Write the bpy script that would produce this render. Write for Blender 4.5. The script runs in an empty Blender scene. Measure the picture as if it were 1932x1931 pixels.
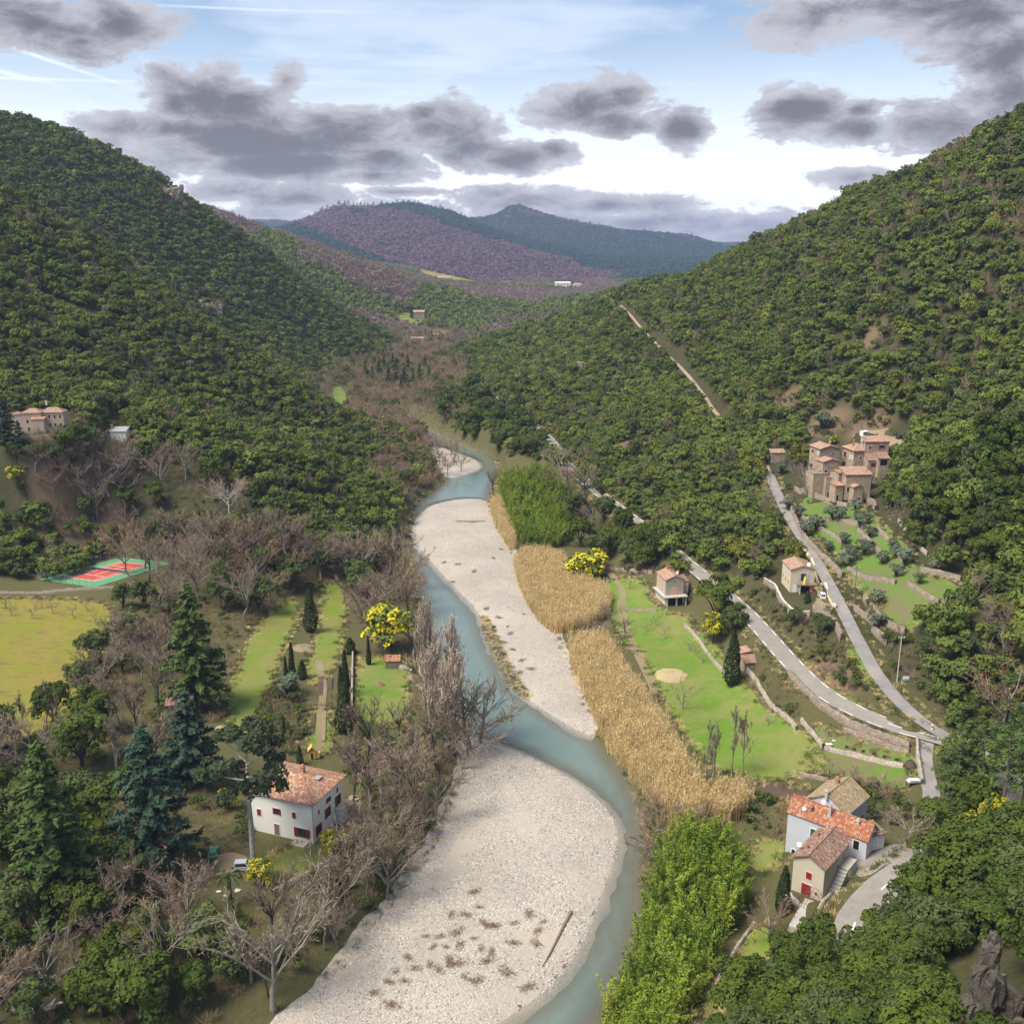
import bpy, bmesh, math, random, time
import numpy as np
from mathutils import Vector, Matrix, geometry

T0 = time.time()
SC = bpy.context.scene
COL = SC.collection
R = math.radians

# ------------------------------------------------------------------ camera
FPX, CX, CY = 1856.0, 966.0, 965.5          # focal length and centre on a 1932 px wide picture
PITCH, CAMZ = R(14.7), 100.0
cam_d = bpy.data.cameras.new('camera')
cam_d.sensor_fit = 'HORIZONTAL'; cam_d.sensor_width = 36.0; cam_d.lens = 36.0 * FPX / 1932.0
cam_d.clip_start = 1.0; cam_d.clip_end = 30000.0
cam = bpy.data.objects.new('camera', cam_d); COL.objects.link(cam)
cam.location = (0, 0, CAMZ); cam.rotation_euler = (R(90) - PITCH, 0, 0)
SC.camera = cam

# ------------------------------------------------------------------ node helper
class NT:
    def __init__(s, nt): s.nt = nt; s.n = nt.nodes; s.l = nt.links
    def new(s, t, **kw):
        n = s.n.new(t)
        for k, v in kw.items(): setattr(n, k, v)
        return n
    def put(s, sock, v):
        if v is None: return
        if isinstance(v, bpy.types.NodeSocket): s.l.new(v, sock)
        else:
            if sock.type == 'RGBA' and len(v) == 3: v = (*v, 1)
            sock.default_value = v
    def m(s, op, a, b=None, c=None, clamp=False):
        n = s.new('ShaderNodeMath', operation=op, use_clamp=clamp)
        s.put(n.inputs[0], a); s.put(n.inputs[1], b); s.put(n.inputs[2], c)
        return n.outputs[0]
    def mr(s, v, a, b, c=0.0, d=1.0, smooth=False):
        n = s.new('ShaderNodeMapRange', interpolation_type='SMOOTHSTEP' if smooth else 'LINEAR')
        for i, x in enumerate((v, a, b, c, d)): s.put(n.inputs[i], x)
        return n.outputs[0]
    def mix(s, f, a, b, mode='MIX'):
        n = s.new('ShaderNodeMix', data_type='RGBA', blend_type=mode)
        s.put(n.inputs[0], f); s.put(n.inputs[6], a); s.put(n.inputs[7], b)
        return n.outputs[2]
    def noise(s, vec, scale, detail=4, rough=0.55, dist=0.0, out=0):
        n = s.new('ShaderNodeTexNoise')
        s.put(n.inputs['Vector'], vec); n.inputs['Scale'].default_value = scale
        n.inputs['Detail'].default_value = detail; n.inputs['Roughness'].default_value = rough
        n.inputs['Distortion'].default_value = dist
        return n.outputs[out]
    def voro(s, vec, scale, feature='F1', out='Distance'):
        n = s.new('ShaderNodeTexVoronoi', feature=feature)
        s.put(n.inputs['Vector'], vec); n.inputs['Scale'].default_value = scale
        return n.outputs[out]
    def vec(s, x, y, z=0.0):
        n = s.new('ShaderNodeCombineXYZ')
        for i, v in enumerate((x, y, z)): s.put(n.inputs[i], v)
        return n.outputs[0]
    def vscale(s, v, sc):
        n = s.new('ShaderNodeVectorMath', operation='MULTIPLY'); s.put(n.inputs[0], v); n.inputs[1].default_value = sc
        return n.outputs[0]

# ------------------------------------------------------------------ sun, sky, exposure
SUN_EL, SUN_AZ = R(58), R(-118)              # azimuth from +Y (ahead) towards +X; soft light from behind on the left
sun_d = bpy.data.lights.new('sun', 'SUN'); sun_d.energy = 3.6; sun_d.angle = R(28); sun_d.color = (1.0, 0.93, 0.80)
sun = bpy.data.objects.new('sun', sun_d); COL.objects.link(sun)
sv = Vector((math.cos(SUN_EL) * math.sin(SUN_AZ), math.cos(SUN_EL) * math.cos(SUN_AZ), math.sin(SUN_EL)))
sun.rotation_euler = (-sv).to_track_quat('-Z', 'Y').to_euler()
SC.view_settings.view_transform = 'Standard'; SC.view_settings.look = 'None'
SC.view_settings.exposure = 0.85; SC.view_settings.gamma = 1.0; SC.view_settings.use_curve_mapping = False

def raydir(px, py):
    u, v = (px - CX) / FPX, (py - CY) / FPX
    c, s = math.cos(PITCH), math.sin(PITCH)
    return np.array([u, c - v * s, -s - v * c])

def azel(px, py):
    d = raydir(px, py); d = d / np.linalg.norm(d)
    return math.atan2(d[0], d[1]), math.asin(d[2])

# clouds of the photograph: centre x, centre y, half width, half height (1932 px picture), darkness
CLOUDS = [
    (110, 55, 170, 38, .8), (220, 45, 110, 32, .8), (70, 45, 90, 40, .9), (150, 80, 60, 25, .8),
    (380, 185, 95, 62, .8), (450, 200, 75, 50, .8), (330, 195, 45, 50, .8),
    (330, 245, 190, 32, .8), (480, 270, 290, 55, 1.), (640, 265, 170, 52, 1.), (560, 305, 230, 30, 1.1), (720, 300, 90, 40, .9),
    (700, 330, 120, 18, .6), (850, 245, 95, 50, .9), (880, 280, 70, 32, .7), (800, 215, 45, 22, .7), (970, 300, 100, 30, .7), (1050, 285, 50, 20, .6),
    (1110, 200, 135, 42, .9), (1170, 180, 62, 40, .8), (1150, 225, 85, 30, .9), (1295, 245, 45, 34, .9),
    (1520, 210, 90, 42, .8), (1490, 200, 60, 34, .8), (1615, 245, 75, 25, .8), (1620, 205, 40, 18, .6), (1780, 235, 110, 42, .8),
    (1850, 30, 120, 70, .8), (1900, 110, 80, 100, .7), (1900, 190, 110, 75, .7), (1640, 12, 180, 26, .6), (1760, 15, 120, 45, .7), (1540, 40, 130, 40, .2),
    (1020, 375, 160, 25, .8), (1150, 388, 190, 22, .8), (940, 365, 60, 18, .7), (1250, 420, 260, 30, .35), (1400, 425, 200, 35, .35), (1080, 415, 200, 25, .3),
    (560, 375, 190, 26, .4), (440, 362, 90, 24, .45), (700, 395, 200, 22, .35), (760, 362, 80, 10, .5), (500, 405, 160, 20, .3),
    (1600, 335, 70, 18, .5), (540, 150, 40, 24, .3),
]
def build_world():
    w = bpy.data.worlds.new('World'); SC.world = w; w.use_nodes = True
    t = NT(w.node_tree); t.n.clear()
    gen = t.new('ShaderNodeTexCoord').outputs['Generated']
    sep = t.new('ShaderNodeSeparateXYZ'); t.put(sep.inputs[0], gen)
    X, Y, Z = sep.outputs
    az = t.m('ARCTAN2', X, Y); el = t.m('ARCSINE', Z)
    sky = t.new('ShaderNodeTexSky', sky_type='NISHITA', sun_disc=False, sun_elevation=SUN_EL, sun_rotation=SUN_AZ)
    sky.altitude = 200; sky.air_density = 1.0; sky.dust_density = 0.6; sky.ozone_density = 1.5
    skyc = sky.outputs[0]
    # thin high cloud: long streaks, the same all round the sky
    str_v = t.vec(t.m('MULTIPLY', az, 2.2), t.m('MULTIPLY', el, 11.0), 3.7)
    streak = t.noise(str_v, 1.6, 4, .6, .5)
    fine = t.noise(t.vec(t.m('MULTIPLY', az, 5.0), t.m('MULTIPLY', el, 30.0), 1.2), 2.0, 3, .6, .3)
    veil = t.mr(t.m('ADD', streak, t.m('MULTIPLY', t.m('SUBTRACT', fine, .5), .35)), .32, .72, 0, 1, True)
    low = t.mr(el, R(3), R(14), 1, 0, True)
    veil = t.m('MAXIMUM', t.m('MULTIPLY', veil, .6), t.m('MULTIPLY', low, t.m('ADD', .62, t.m('MULTIPLY', fine, .5)), clamp=True))
    white = t.mix(low, (6.4, 7.0, 8.2), (9.0, 9.2, 9.6))
    c = t.mix(t.m('MULTIPLY', veil, .92), skyc, white)
    # condensation trails
    def trail(p, q, w0, k, c):
        a0, e0 = azel(*p); a1, e1 = azel(*q)
        L = math.hypot(a1 - a0, e1 - e0); tx, ty = (a1 - a0) / L, (e1 - e0) / L
        da = t.m('SUBTRACT', az, a0); de = t.m('SUBTRACT', el, e0)
        s = t.m('ADD', t.m('MULTIPLY', da, tx), t.m('MULTIPLY', de, ty))
        d = t.m('ABSOLUTE', t.m('ADD', t.m('MULTIPLY', da, -ty), t.m('MULTIPLY', de, tx)))
        wob = t.m('MULTIPLY', w0 / FPX, t.m('ADD', .5, fine))
        m = t.mr(t.m('DIVIDE', d, wob), 0.2, 1.0, 1, 0, True)
        m = t.m('MULTIPLY', m, t.mr(s, 0, L, 1, 0.0)); m = t.m('MULTIPLY', m, t.mr(s, -0.05, 0, 0, 1))
        return t.mix(t.m('MULTIPLY', m, k), c, (10.5, 10.6, 11.0))
    c = trail((-40, 68), (285, 178), 4.5, .5, c); c = trail((-40, 125), (140, 168), 5, .35, c)
    c = trail((-60, 145), (700, 155), 4, .22, c); c = trail((380, 14), (780, 24), 3, .25, c)
    # grey cumulus: lobes placed as in the photograph, then ragged by noise
    F = None
    ae = t.vec(az, el, 0.0)
    for cx, cy, rx, ry, dk in CLOUDS:
        a0, e0 = azel(cx, cy); k = 0.45 + .55 * dk
        sx, sy = FPX / (1.18 * rx) * k, FPX / (1.25 * ry) * k
        n = t.new('ShaderNodeVectorMath', operation='MULTIPLY_ADD'); t.put(n.inputs[0], ae)
        n.inputs[1].default_value = (sx, sy, 0); n.inputs[2].default_value = (-a0 * sx, -e0 * sy, 0)
        q = t.new('ShaderNodeVectorMath', operation='LENGTH'); t.put(q.inputs[0], n.outputs[0])
        f = t.m('SUBTRACT', k, q.outputs['Value'])
        F = f if F is None else t.m('MAXIMUM', F, f)
    # the rest of the sky (behind, above, beside) carries the same kind of broken cloud
    gx = t.m('DIVIDE', X, t.m('ADD', t.m('ABSOLUTE', Z), .12)); gy = t.m('DIVIDE', Y, t.m('ADD', t.m('ABSOLUTE', Z), .12))
    gen_f = t.mr(t.noise(t.vec(gx, gy, 5.0), 1.1, 3, .5), .5, .75, -.6, .7)
    out = t.m('MAXIMUM', t.mr(t.m('ABSOLUTE', az), R(31), R(38), 0, 1), t.mr(el, R(14), R(19), 0, 1))
    F = t.m('MAXIMUM', F, t.mr(out, 0, 1, -1.0, gen_f))
    nv = t.vec(t.m('MULTIPLY', az, 1.0), t.m('MULTIPLY', el, 2.1), .3)
    n1 = t.noise(nv, 18.0, 9, .68, .3); n2 = t.noise(nv, 9.0, 2, .55)
    Fn = t.m('ADD', F, t.m('MULTIPLY', t.m('SUBTRACT', n1, .5), 1.7))
    D = t.mr(Fn, 0.03, .24, 0, 1, True)
    thick = t.mr(t.m('ADD', Fn, t.m('MULTIPLY', t.m('SUBTRACT', n2, .5), .7)), .12, .95, 0, 1, True)
    ccol = t.mix(thick, (4.1, 4.1, 4.5), (1.15, 1.12, 1.32))
    c = t.mix(t.m('MULTIPLY', D, .96), c, ccol)
    bg = t.new('ShaderNodeBackground'); t.put(bg.inputs[0], c); bg.inputs[1].default_value = 0.083
    t.l.new(bg.outputs[0], t.new('ShaderNodeOutputWorld').inputs[0])
    w.cycles.sampling_method = 'NONE'
build_world()
SC.cycles.max_bounces = 6; SC.cycles.diffuse_bounces = 2; SC.cycles.glossy_bounces = 2
SC.cycles.transmission_bounces = 4; SC.cycles.transparent_max_bounces = 8; SC.cycles.volume_bounces = 0
SC.cycles.use_denoising = True; SC.cycles.use_adaptive_sampling = False

# ------------------------------------------------------------------ pixels to places
def pz(px, py, z):
    d = raydir(px, py); t = (z - CAMZ) / d[2]
    return (d[0] * t, d[1] * t, z)
def pd(px, py, Y, dz=0.0):
    d = raydir(px, py); t = Y / d[1]
    return (d[0] * t, Y, CAMZ + d[2] * t + dz)
def proj(x, y, z):
    c, s = math.cos(PITCH), math.sin(PITCH)
    zz = z - CAMZ
    dep = y * c - zz * s; dn = -y * s - zz * c
    return CX + FPX * x / dep, CY + FPX * dn / dep, dep

# ------------------------------------------------------------------ numpy value noise
def _h(ix, iy, seed):
    n = (ix.astype(np.int64) * 374761393 + iy.astype(np.int64) * 668265263 + seed * 974711) & 0x7fffffff
    n = ((n ^ (n >> 13)) * 1274126177) & 0x7fffffff
    return ((n ^ (n >> 16)) & 0xffff) / 65535.0
def vnoise(x, y, seed=0):
    ix, iy = np.floor(x), np.floor(y); fx, fy = x - ix, y - iy
    fx = fx * fx * (3 - 2 * fx); fy = fy * fy * (3 - 2 * fy)
    a, b = _h(ix, iy, seed), _h(ix + 1, iy, seed); c, d = _h(ix, iy + 1, seed), _h(ix + 1, iy + 1, seed)
    return (a + (b - a) * fx) * (1 - fy) + (c + (d - c) * fx) * fy
def fbm(x, y, wl, octv=4, seed=0, gain=.5):
    s, a, t = 0, 1, 0
    for o in range(octv):
        s = s + a * vnoise(x / wl + 17.3 * o, y / wl - 9.1 * o, seed + o); t += a; a *= gain; wl *= .5
    return s / t
def sstep(a, b, x):
    t = np.clip((x - a) / (b - a), 0, 1); return t * t * (3 - 2 * t)

# ------------------------------------------------------------------ terrain
ROAD = [pz(*p) for p in [(900, 725, 16), (925, 745, 16), (975, 785, 15), (1010, 808, 14.5), (1042, 832, 14), (1062, 868, 13.5), (1100, 905, 13.5), (1150, 945, 13), (1210, 990, 12.5),
        (1265, 1035, 12.5), (1325, 1085, 12), (1395, 1142, 12), (1440, 1190, 12), (1490, 1248, 12), (1540, 1298, 12), (1600, 1335, 12), (1680, 1368, 12), (1745, 1385, 12), (1800, 1400, 12)]]
ROAD += [(86.5, 157.0, 12), (86, 147, 11.8), (78, 138.5, 11.5), (66, 133, 11.2), (55.5, 126, 11), (48.5, 119, 10.6), (45, 113, 10.3), (44, 107, 10)]
LANE = [pz(*p) for p in [(1790, 1392, 12.05), (1748, 1368, 12.6), (1700, 1328, 13.6), (1655, 1275, 15.3), (1622, 1215, 17.2), (1597, 1165, 18.7), (1572, 1115, 20.4), (1540, 1058, 22.6),
        (1510, 1010, 24.4), (1484, 968, 26), (1464, 925, 27.6), (1452, 895, 28.8)]]
TRACK = [pz(*p) for p in [(1452, 895, 28.8), (1440, 868, 30), (1415, 840, 31), (1385, 808, 32.5), (1348, 778, 35), (1330, 748, 37), (1292, 700, 41), (1250, 660, 47), (1212, 622, 54), (1186, 590, 60), (1170, 575, 63)]]
DRIVE = [pz(*p) for p in [(1748, 1392, 12), (1742, 1425, 10.8), (1748, 1465, 9.6), (1760, 1500, 8.5), (1750, 1540, 8.2)]]
CH_L = [(455, 1990), (545, 1920), (618, 1860), (705, 1740), (790, 1645), (845, 1550), (876, 1450), (872, 1385), (835, 1305), (800, 1210), (788, 1110), (772, 1010), (778, 955), (815, 925), (842, 908), (828, 885), (815, 855), (800, 825), (778, 800), (755, 780)]
CH_R = [(1080, 1990), (1140, 1920), (1200, 1770), (1214, 1670), (1216, 1570), (1200, 1490), (1155, 1425), (1122, 1388), (1098, 1320), (1062, 1225), (1005, 1135), (968, 1045), (928, 985), (920, 935), (946, 893), (932, 862), (885, 842), (835, 820), (800, 798), (775, 778)]
CHAN = np.array([pz(a, b, 0)[:2] for a, b in CH_L + CH_R[::-1]] )
CHAN = np.vstack([[(CHAN[0, 0] - 12, 40)], CHAN, [(CHAN[-1, 0] - 20, 40)]])
BARS_PX = [
    [(440, 2010), (545, 1920), (618, 1860), (705, 1740), (790, 1645), (845, 1550), (876, 1450), (880, 1392), (905, 1393), (960, 1410), (1020, 1440), (1085, 1472), (1150, 1530), (1167, 1580), (1147, 1650), (1122, 1720), (1092, 1790), (1032, 1868), (935, 1931), (830, 2010)],
    [(800, 965), (820, 950), (870, 940), (919, 942), (930, 985), (970, 1045), (1007, 1135), (1064, 1225), (1100, 1320), (1126, 1392), (1080, 1372), (1000, 1322), (960, 1282), (922, 1205), (905, 1152), (862, 1110), (815, 1060), (783, 1020), (788, 985)],
    [(815, 840), (842, 846), (870, 857), (900, 868), (908, 884), (880, 893), (850, 902), (830, 892), (818, 862)],
]
BARS = [np.array([pz(a, b, 0)[:2] for a, b in bp]) for bp in BARS_PX]

def seg_dist(x, y, P, closed):
    """distance to a polyline and the parameter (segment + fraction) of the nearest point"""
    P = np.asarray(P, float)[:, :2]; A = P if closed else P[:-1]; B = np.roll(P, -1, 0) if closed else P[1:]; D = B - A; L2 = np.maximum((D * D).sum(1), 1e-9)
    xf, yf = np.ravel(x), np.ravel(y); best = np.empty(xf.size); par = np.empty(xf.size)
    for i in range(0, xf.size, 4000):
        s = slice(i, i + 4000); dx = xf[s, None] - A[None, :, 0]; dy = yf[s, None] - A[None, :, 1]
        t = np.minimum(np.maximum((dx * D[:, 0] + dy * D[:, 1]) / L2, 0), 1); q = (dx - t * D[:, 0]) ** 2 + (dy - t * D[:, 1]) ** 2
        k = q.argmin(1); j = np.arange(len(k)); best[s] = q[j, k]; par[s] = k + t[j, k]
    return np.sqrt(best).reshape(np.shape(x)), par.reshape(np.shape(x))
def inside(x, y, P):
    P = np.asarray(P, float)[:, :2]; Q = np.roll(P, -1, 0); xf, yf = np.ravel(x), np.ravel(y); out = np.empty(xf.size, bool); dy = np.where(Q[:, 1] == P[:, 1], 1e-12, Q[:, 1] - P[:, 1])
    for i in range(0, xf.size, 4000):
        s = slice(i, i + 4000); yy = yf[s, None]; c = ((P[None, :, 1] > yy) != (Q[None, :, 1] > yy)) & (xf[s, None] < (Q[:, 0] - P[:, 0]) * (yy - P[:, 1]) / dy + P[:, 0]); out[s] = c.sum(1) % 2 == 1
    return out.reshape(np.shape(x))
def sdist(x, y, P):
    P = np.asarray(P, float); lo, hi = P.min(0) - 15, P.max(0) + 15; k = (x > lo[0]) & (x < hi[0]) & (y > lo[1]) & (y < hi[1]); o = np.full(np.shape(x), -15.0)
    if k.any(): o[k] = _sdist(x[k], y[k], P)
    return o
def _sdist(x, y, P):
    d, _ = seg_dist(x, y, P, True); return np.where(inside(x, y, P), d, -d)
def chaikin(P, closed=True, n=2):
    P = np.asarray(P, float)
    for _ in range(n):
        Q = np.roll(P, -1, 0); a = .75 * P + .25 * Q; b = .25 * P + .75 * Q
        if closed: P = np.stack([a, b], 1).reshape(-1, P.shape[1])
        else: P = np.vstack([P[:1], np.stack([a, b], 1)[:-1].reshape(-1, P.shape[1]), P[-1:]])
    return P
CHAN = chaikin(CHAN, n=1); BARS = [chaikin(b, n=1) for b in BARS]
ROADS = [(chaikin(ROAD, False, 1), 2.9, 4.0), (chaikin(LANE, False, 1), 1.9, 3.0), (chaikin(TRACK, False, 1), 1.3, 3.0), (chaikin(DRIVE, False, 1), 1.8, 2.5)]

CP = []
def cp(*pts): CP.extend(pts)
cp(*ROAD, *LANE, *TRACK, *DRIVE)
TH = -4.5      # tree height taken off the skylines
# right hill
cp(*[pd(a, b, Y, TH) for a, b, Y in [(2100, 130, 400), (1932, 215, 430), (1800, 275, 470), (1700, 322, 515), (1600, 370, 560), (1500, 415, 620), (1400, 462, 680), (1240, 522, 780), (1150, 560, 840), (1000, 612, 900), (880, 645, 930), (820, 668, 940)]])
cp((340, 560, 110), (290, 720, 60), (230, 860, 20), (120, 960, 10), (0, 1030, 4), (450, 450, 150), (420, 300, 175), (300, 300, 150), (230, 200, 95), (190, 120, 80))
cp(*[pz(*p) for p in [(1555, 940, 29.4), (1655, 935, 31), (1600, 835, 37), (1690, 832, 39.5), (1700, 1100, 27), (1760, 1000, 35), (1900, 1000, 39), (1820, 1200, 25), (1900, 1300, 18), (1500, 1110, 18.3), (1540, 1120, 18.6), (1470, 1100, 18), (1650, 1020, 28.5),
        (1620, 1110, 22.5), (1700, 1250, 17.5), (1100, 700, 34), (1000, 690, 24), (1200, 780, 27), (1300, 900, 22), (1100, 800, 19), (1750, 800, 46), (1900, 800, 62), (900, 690, 12), (1350, 950, 20),
        (1580, 1230, 15), (1520, 1215, 14)]])
# low ground right of the river
cp(*[pz(*p) for p in [(1270, 1150, 5), (1180, 1100, 4.2), (1150, 1000, 4), (1400, 1380, 4.5), (1250, 1250, 4), (1480, 1330, 5.5), (1400, 1230, 6), (1540, 1440, 6), (1660, 1440, 7.5), (1620, 1400, 7.5), (1450, 1490, 4.5), (1330, 1500, 4), (1550, 1560, 6), (1640, 1610, 8.4), (1510, 1690, 6.4), (1470, 1600, 4.2),
        (1420, 1600, 3.6), (1420, 1790, 2.6), (1330, 1860, 2.4), (1300, 1640, 3.2), (1260, 1720, 3), (1020, 960, 3.5), (1100, 950, 5), (1010, 900, 4), (1240, 1400, 3.5), (1330, 1130, 7.5), (1700, 1545, 8.3), (1560, 1735, 8.6)]])
# slope below the camera on the right
cp((68, 110, 20), (54, 85, 25), (31, 88, 17), (26, 100, 8), (60, 60, 48), (100, 60, 62), (100, 110, 38), (115, 140, 28), (125, 165, 30), (110, 150, 20), (45, 95, 14), (90, 132, 17), (40, 20, 70), (100, 0, 85), (14, 100, 2), (10, 60, 10))
cp((0, 0, 4), (-40, 0, 3), (-60, 60, 4), (-100, 60, 8), (-200, 60, 16), (-140, 0, 14))
# left bank and the ground of the left side
cp(*[pz(*p) for p in [(60, 1900, 6), (300, 1880, 3.5), (0, 1600, 8), (560, 1590, 4.6), (660, 1560, 4), (460, 1640, 4.4), (300, 1700, 5), (450, 1760, 3), (620, 1700, 2.6), (100, 1230, 8), (0, 1330, 8.5), (0, 1140, 9), (215, 1140, 8), (190, 1085, 10), (80, 1085, 10.5), (290, 1060, 10),
        (500, 1200, 5), (560, 1120, 5), (620, 1110, 4.6), (480, 1330, 5), (600, 1350, 4.2), (700, 1300, 3.6), (700, 1420, 3), (730, 1200, 3.4), (720, 1000, 3.2), (600, 900, 22), (640, 1010, 9), (500, 1010, 17), (70, 815, 46), (215, 812, 42), (300, 900, 30), (150, 930, 27), (400, 880, 32), (0, 950, 24), (250, 1000, 17), (730, 900, 4),
        (100, 1450, 9), (250, 1500, 7), (400, 1420, 6)]])
cp(*[pd(a, b, Y, TH) for a, b, Y in [(-150, 270, 530), (0, 340, 520), (200, 455, 515), (350, 575, 505), (480, 655, 500), (600, 745, 490), (700, 810, 480)]])
cp(*[pd(a, b, Y) for a, b, Y in [(150, 640, 420), (300, 760, 400), (50, 560, 440), (450, 800, 420)]])
cp((-360, 620, 105), (-330, 580, 108), (-270, 575, 88), (-250, 640, 66), (-210, 570, 62), (-160, 560, 38), (-160, 620, 22), (-110, 590, 5), (-110, 545, 10), (-75, 600, 1), (-105, 700, 2), (-140, 720, 12), (-120, 850, 3), (-170, 820, 25), (-105, 960, 3), (-300, 300, 85), (-260, 220, 45), (-200, 140, 22), (-360, 400, 130))
cp(*[pd(a, b, Y, TH) for a, b, Y in [(-150, 175, 850), (0, 210, 850), (100, 238, 850), (200, 278, 860), (300, 330, 880), (400, 405, 900), (500, 470, 930), (600, 537, 960), (700, 606, 1000), (765, 652, 1040)]])
cp((-520, 1050, 110), (-350, 1120, 60), (-200, 1150, 25), (-130, 1150, 8), (-700, 900, 240))
cp(*[pd(a, b, Y, TH) for a, b, Y in [(400, 395, 1600), (510, 447, 1500), (600, 482, 1450), (700, 528, 1400), (790, 590, 1350), (840, 618, 1300)]])
cp(*[pd(a, b, Y) for a, b, Y in [(780, 640, 1180), (850, 640, 1230), (900, 605, 1450), (1000, 575, 1750), (900, 565, 1900), (1100, 562, 1700), (830, 532, 2300), (1070, 542, 2200), (950, 528, 2600), (1200, 535, 2500), (700, 500, 2900), (1000, 525, 3100), (1300, 520, 2600), (550, 480, 2900)]])
cp((300, 1300, 30), (600, 1500, 60), (900, 2600, 120), (-900, 1700, 200), (-1200, 2600, 180), (1500, 3500, 200))
cp(*[pd(a, b, Y, -6) for a, b, Y in [(400, 470, 3900), (490, 455, 3900), (560, 428, 4000), (600, 402, 4000), (640, 383, 4000), (720, 385, 4000), (790, 384, 4000), (850, 391, 4000), (915, 415, 3950), (1000, 455, 3800), (1100, 492, 3600), (1180, 520, 3400)]])
cp(*[pd(a, b, Y, -6) for a, b, Y in [(850, 418, 5200), (925, 412, 5200), (950, 398, 5200), (972, 388, 5200), (998, 398, 5200), (1030, 408, 5200), (1100, 425, 5200), (1200, 438, 5200), (1300, 448, 5200), (1360, 460, 5200), (1500, 475, 5200), (1250, 490, 4300), (1050, 470, 4400)]])
cp((-1400, 4600, 130), (-600, 4600, 120), (-200, 4650, 170), (0, 5900, 120), (1000, 5900, 120), (-1800, 4000, 150))
cp(*[pd(a, b, Y) for a, b, Y in [(200, 425, 6800), (480, 420, 6800), (560, 420, 6800), (700, 440, 6800), (1300, 458, 6800), (1400, 462, 6800), (1700, 470, 6800)]])
_cp = np.array(CP, float)
_, _k = np.unique(np.round(_cp[:, :2], 0), axis=0, return_index=True); _cp = _cp[np.sort(_k)]
def _phi(r2, c2=12.0 ** 2): return np.sqrt(r2 + c2)
def _rbf_fit(P):
    n = len(P); d = ((P[:, None, :2] - P[None, :, :2]) ** 2).sum(-1)
    A = np.zeros((n + 1, n + 1)); A[:n, :n] = _phi(d) - 0.6 * np.eye(n); A[:n, n] = 1; A[n, :n] = 1
    return np.linalg.solve(A, np.append(P[:, 2], 0))
_w = _rbf_fit(_cp)
def base_h(x, y):
    out = np.empty(x.shape); xf, yf, of = x.ravel(), y.ravel(), out.ravel()
    for i in range(0, xf.size, 20000):
        s = slice(i, i + 20000)
        d = (xf[s, None] - _cp[None, :, 0]) ** 2 + (yf[s, None] - _cp[None, :, 1]) ** 2
        of[s] = _phi(d) @ _w[:-1] + _w[-1]
    return of.reshape(x.shape)
PADS = []      # (x, y, radius, z)
def pad(x, y, r, z): PADS.append((x, y, r, z))
def H(x, y):
    x = np.asarray(x, float); y = np.asarray(y, float)
    z = base_h(x, y)
    hill = sstep(12, 45, z) * sstep(140, 300, np.hypot(x, y))
    far = sstep(1500, 3200, y)
    z = z + hill * (1 - far) * ((fbm(x, y, 70, 3, 1) - .5) * 11 + (fbm(x, y, 190, 2, 8) - .5) * 10 * sstep(500, 900, y)) + (fbm(x, y, 22, 3, 2) - .5) * 1.0 * (.25 + hill)
    rg = 1 - np.abs(fbm(x * 1.0, y * .45, 620, 4, 5) - .5) * 2
    z = z + far * ((rg - .80) * 55)
    for P, hw, fall in ROADS:
        bx = (x > P[:, 0].min() - 12) & (x < P[:, 0].max() + 12) & (y > P[:, 1].min() - 12) & (y < P[:, 1].max() + 12)
        if not bx.any(): continue
        d, par = seg_dist(x[bx], y[bx], P, False)
        zr = np.interp(par, np.arange(len(P)), P[:, 2])
        w = 1 - sstep(hw + .3, hw + fall, d)
        z[bx] = z[bx] * (1 - w) + (zr - .05) * w
    for (a, b, r, zz) in PADS:
        w = 1 - sstep(r, r * 1.5 + 1, np.hypot(x - a, y - b)); z = z * (1 - w) + zz * w
    bx = (y < CHAN[:, 1].max() + 12) & (x > CHAN[:, 0].min() - 12) & (x < CHAN[:, 0].max() + 12)
    if bx.any():
        xs, ys = x[bx], y[bx]; d = sdist(xs, ys, CHAN)
        db = np.max([sdist(xs, ys, b) for b in BARS], 0)
        jit = (fbm(xs, ys, 9, 3, 4) - .5)
        zb = .02 + .95 * (1 - np.exp(-np.maximum(db, 0) / 5)) + jit * .5 * sstep(0, 6, db)
        dw = np.minimum(d, -db); zw = -1.7 * (1 - np.exp(-np.maximum(dw, 0) / 4.0))
        zin = np.where(db > 0, zb, zw)
        zo = z[bx]; bank = sstep(0, 5, -d + jit * 1.5)
        z[bx] = np.where(d > 0, zin, np.maximum(zo, .6) * bank + .05 * (1 - bank))
    return z
def h1(x, y): return float(H(np.array([x]), np.array([y]))[0])
_ts = np.concatenate([np.geomspace(75, 7000, 420)])
def P(px, py, hf=None):
    """the place on the ground under a pixel: first meeting of its ray with the terrain"""
    d = raydir(px, py); t = _ts / d[1]
    f = CAMZ + d[2] * t - H(d[0] * t, _ts)
    i = np.argmax(f < 0)
    if f[i] >= 0: i = len(_ts) - 1
    a, b = t[max(i - 1, 0)], t[i]
    tt = np.linspace(a, b, 24); g = CAMZ + d[2] * tt - H(d[0] * tt, d[1] * tt); k = np.argmax(g < 0)
    k = max(k, 1); u = g[k - 1] / (g[k - 1] - g[k] + 1e-9); q = tt[k - 1] + u * (tt[k] - tt[k - 1])
    return (d[0] * q, d[1] * q, CAMZ + d[2] * q)
def Ppoly(pts, n=2): return chaikin(np.array([P(*p)[:2] for p in pts]), True, n)
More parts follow.
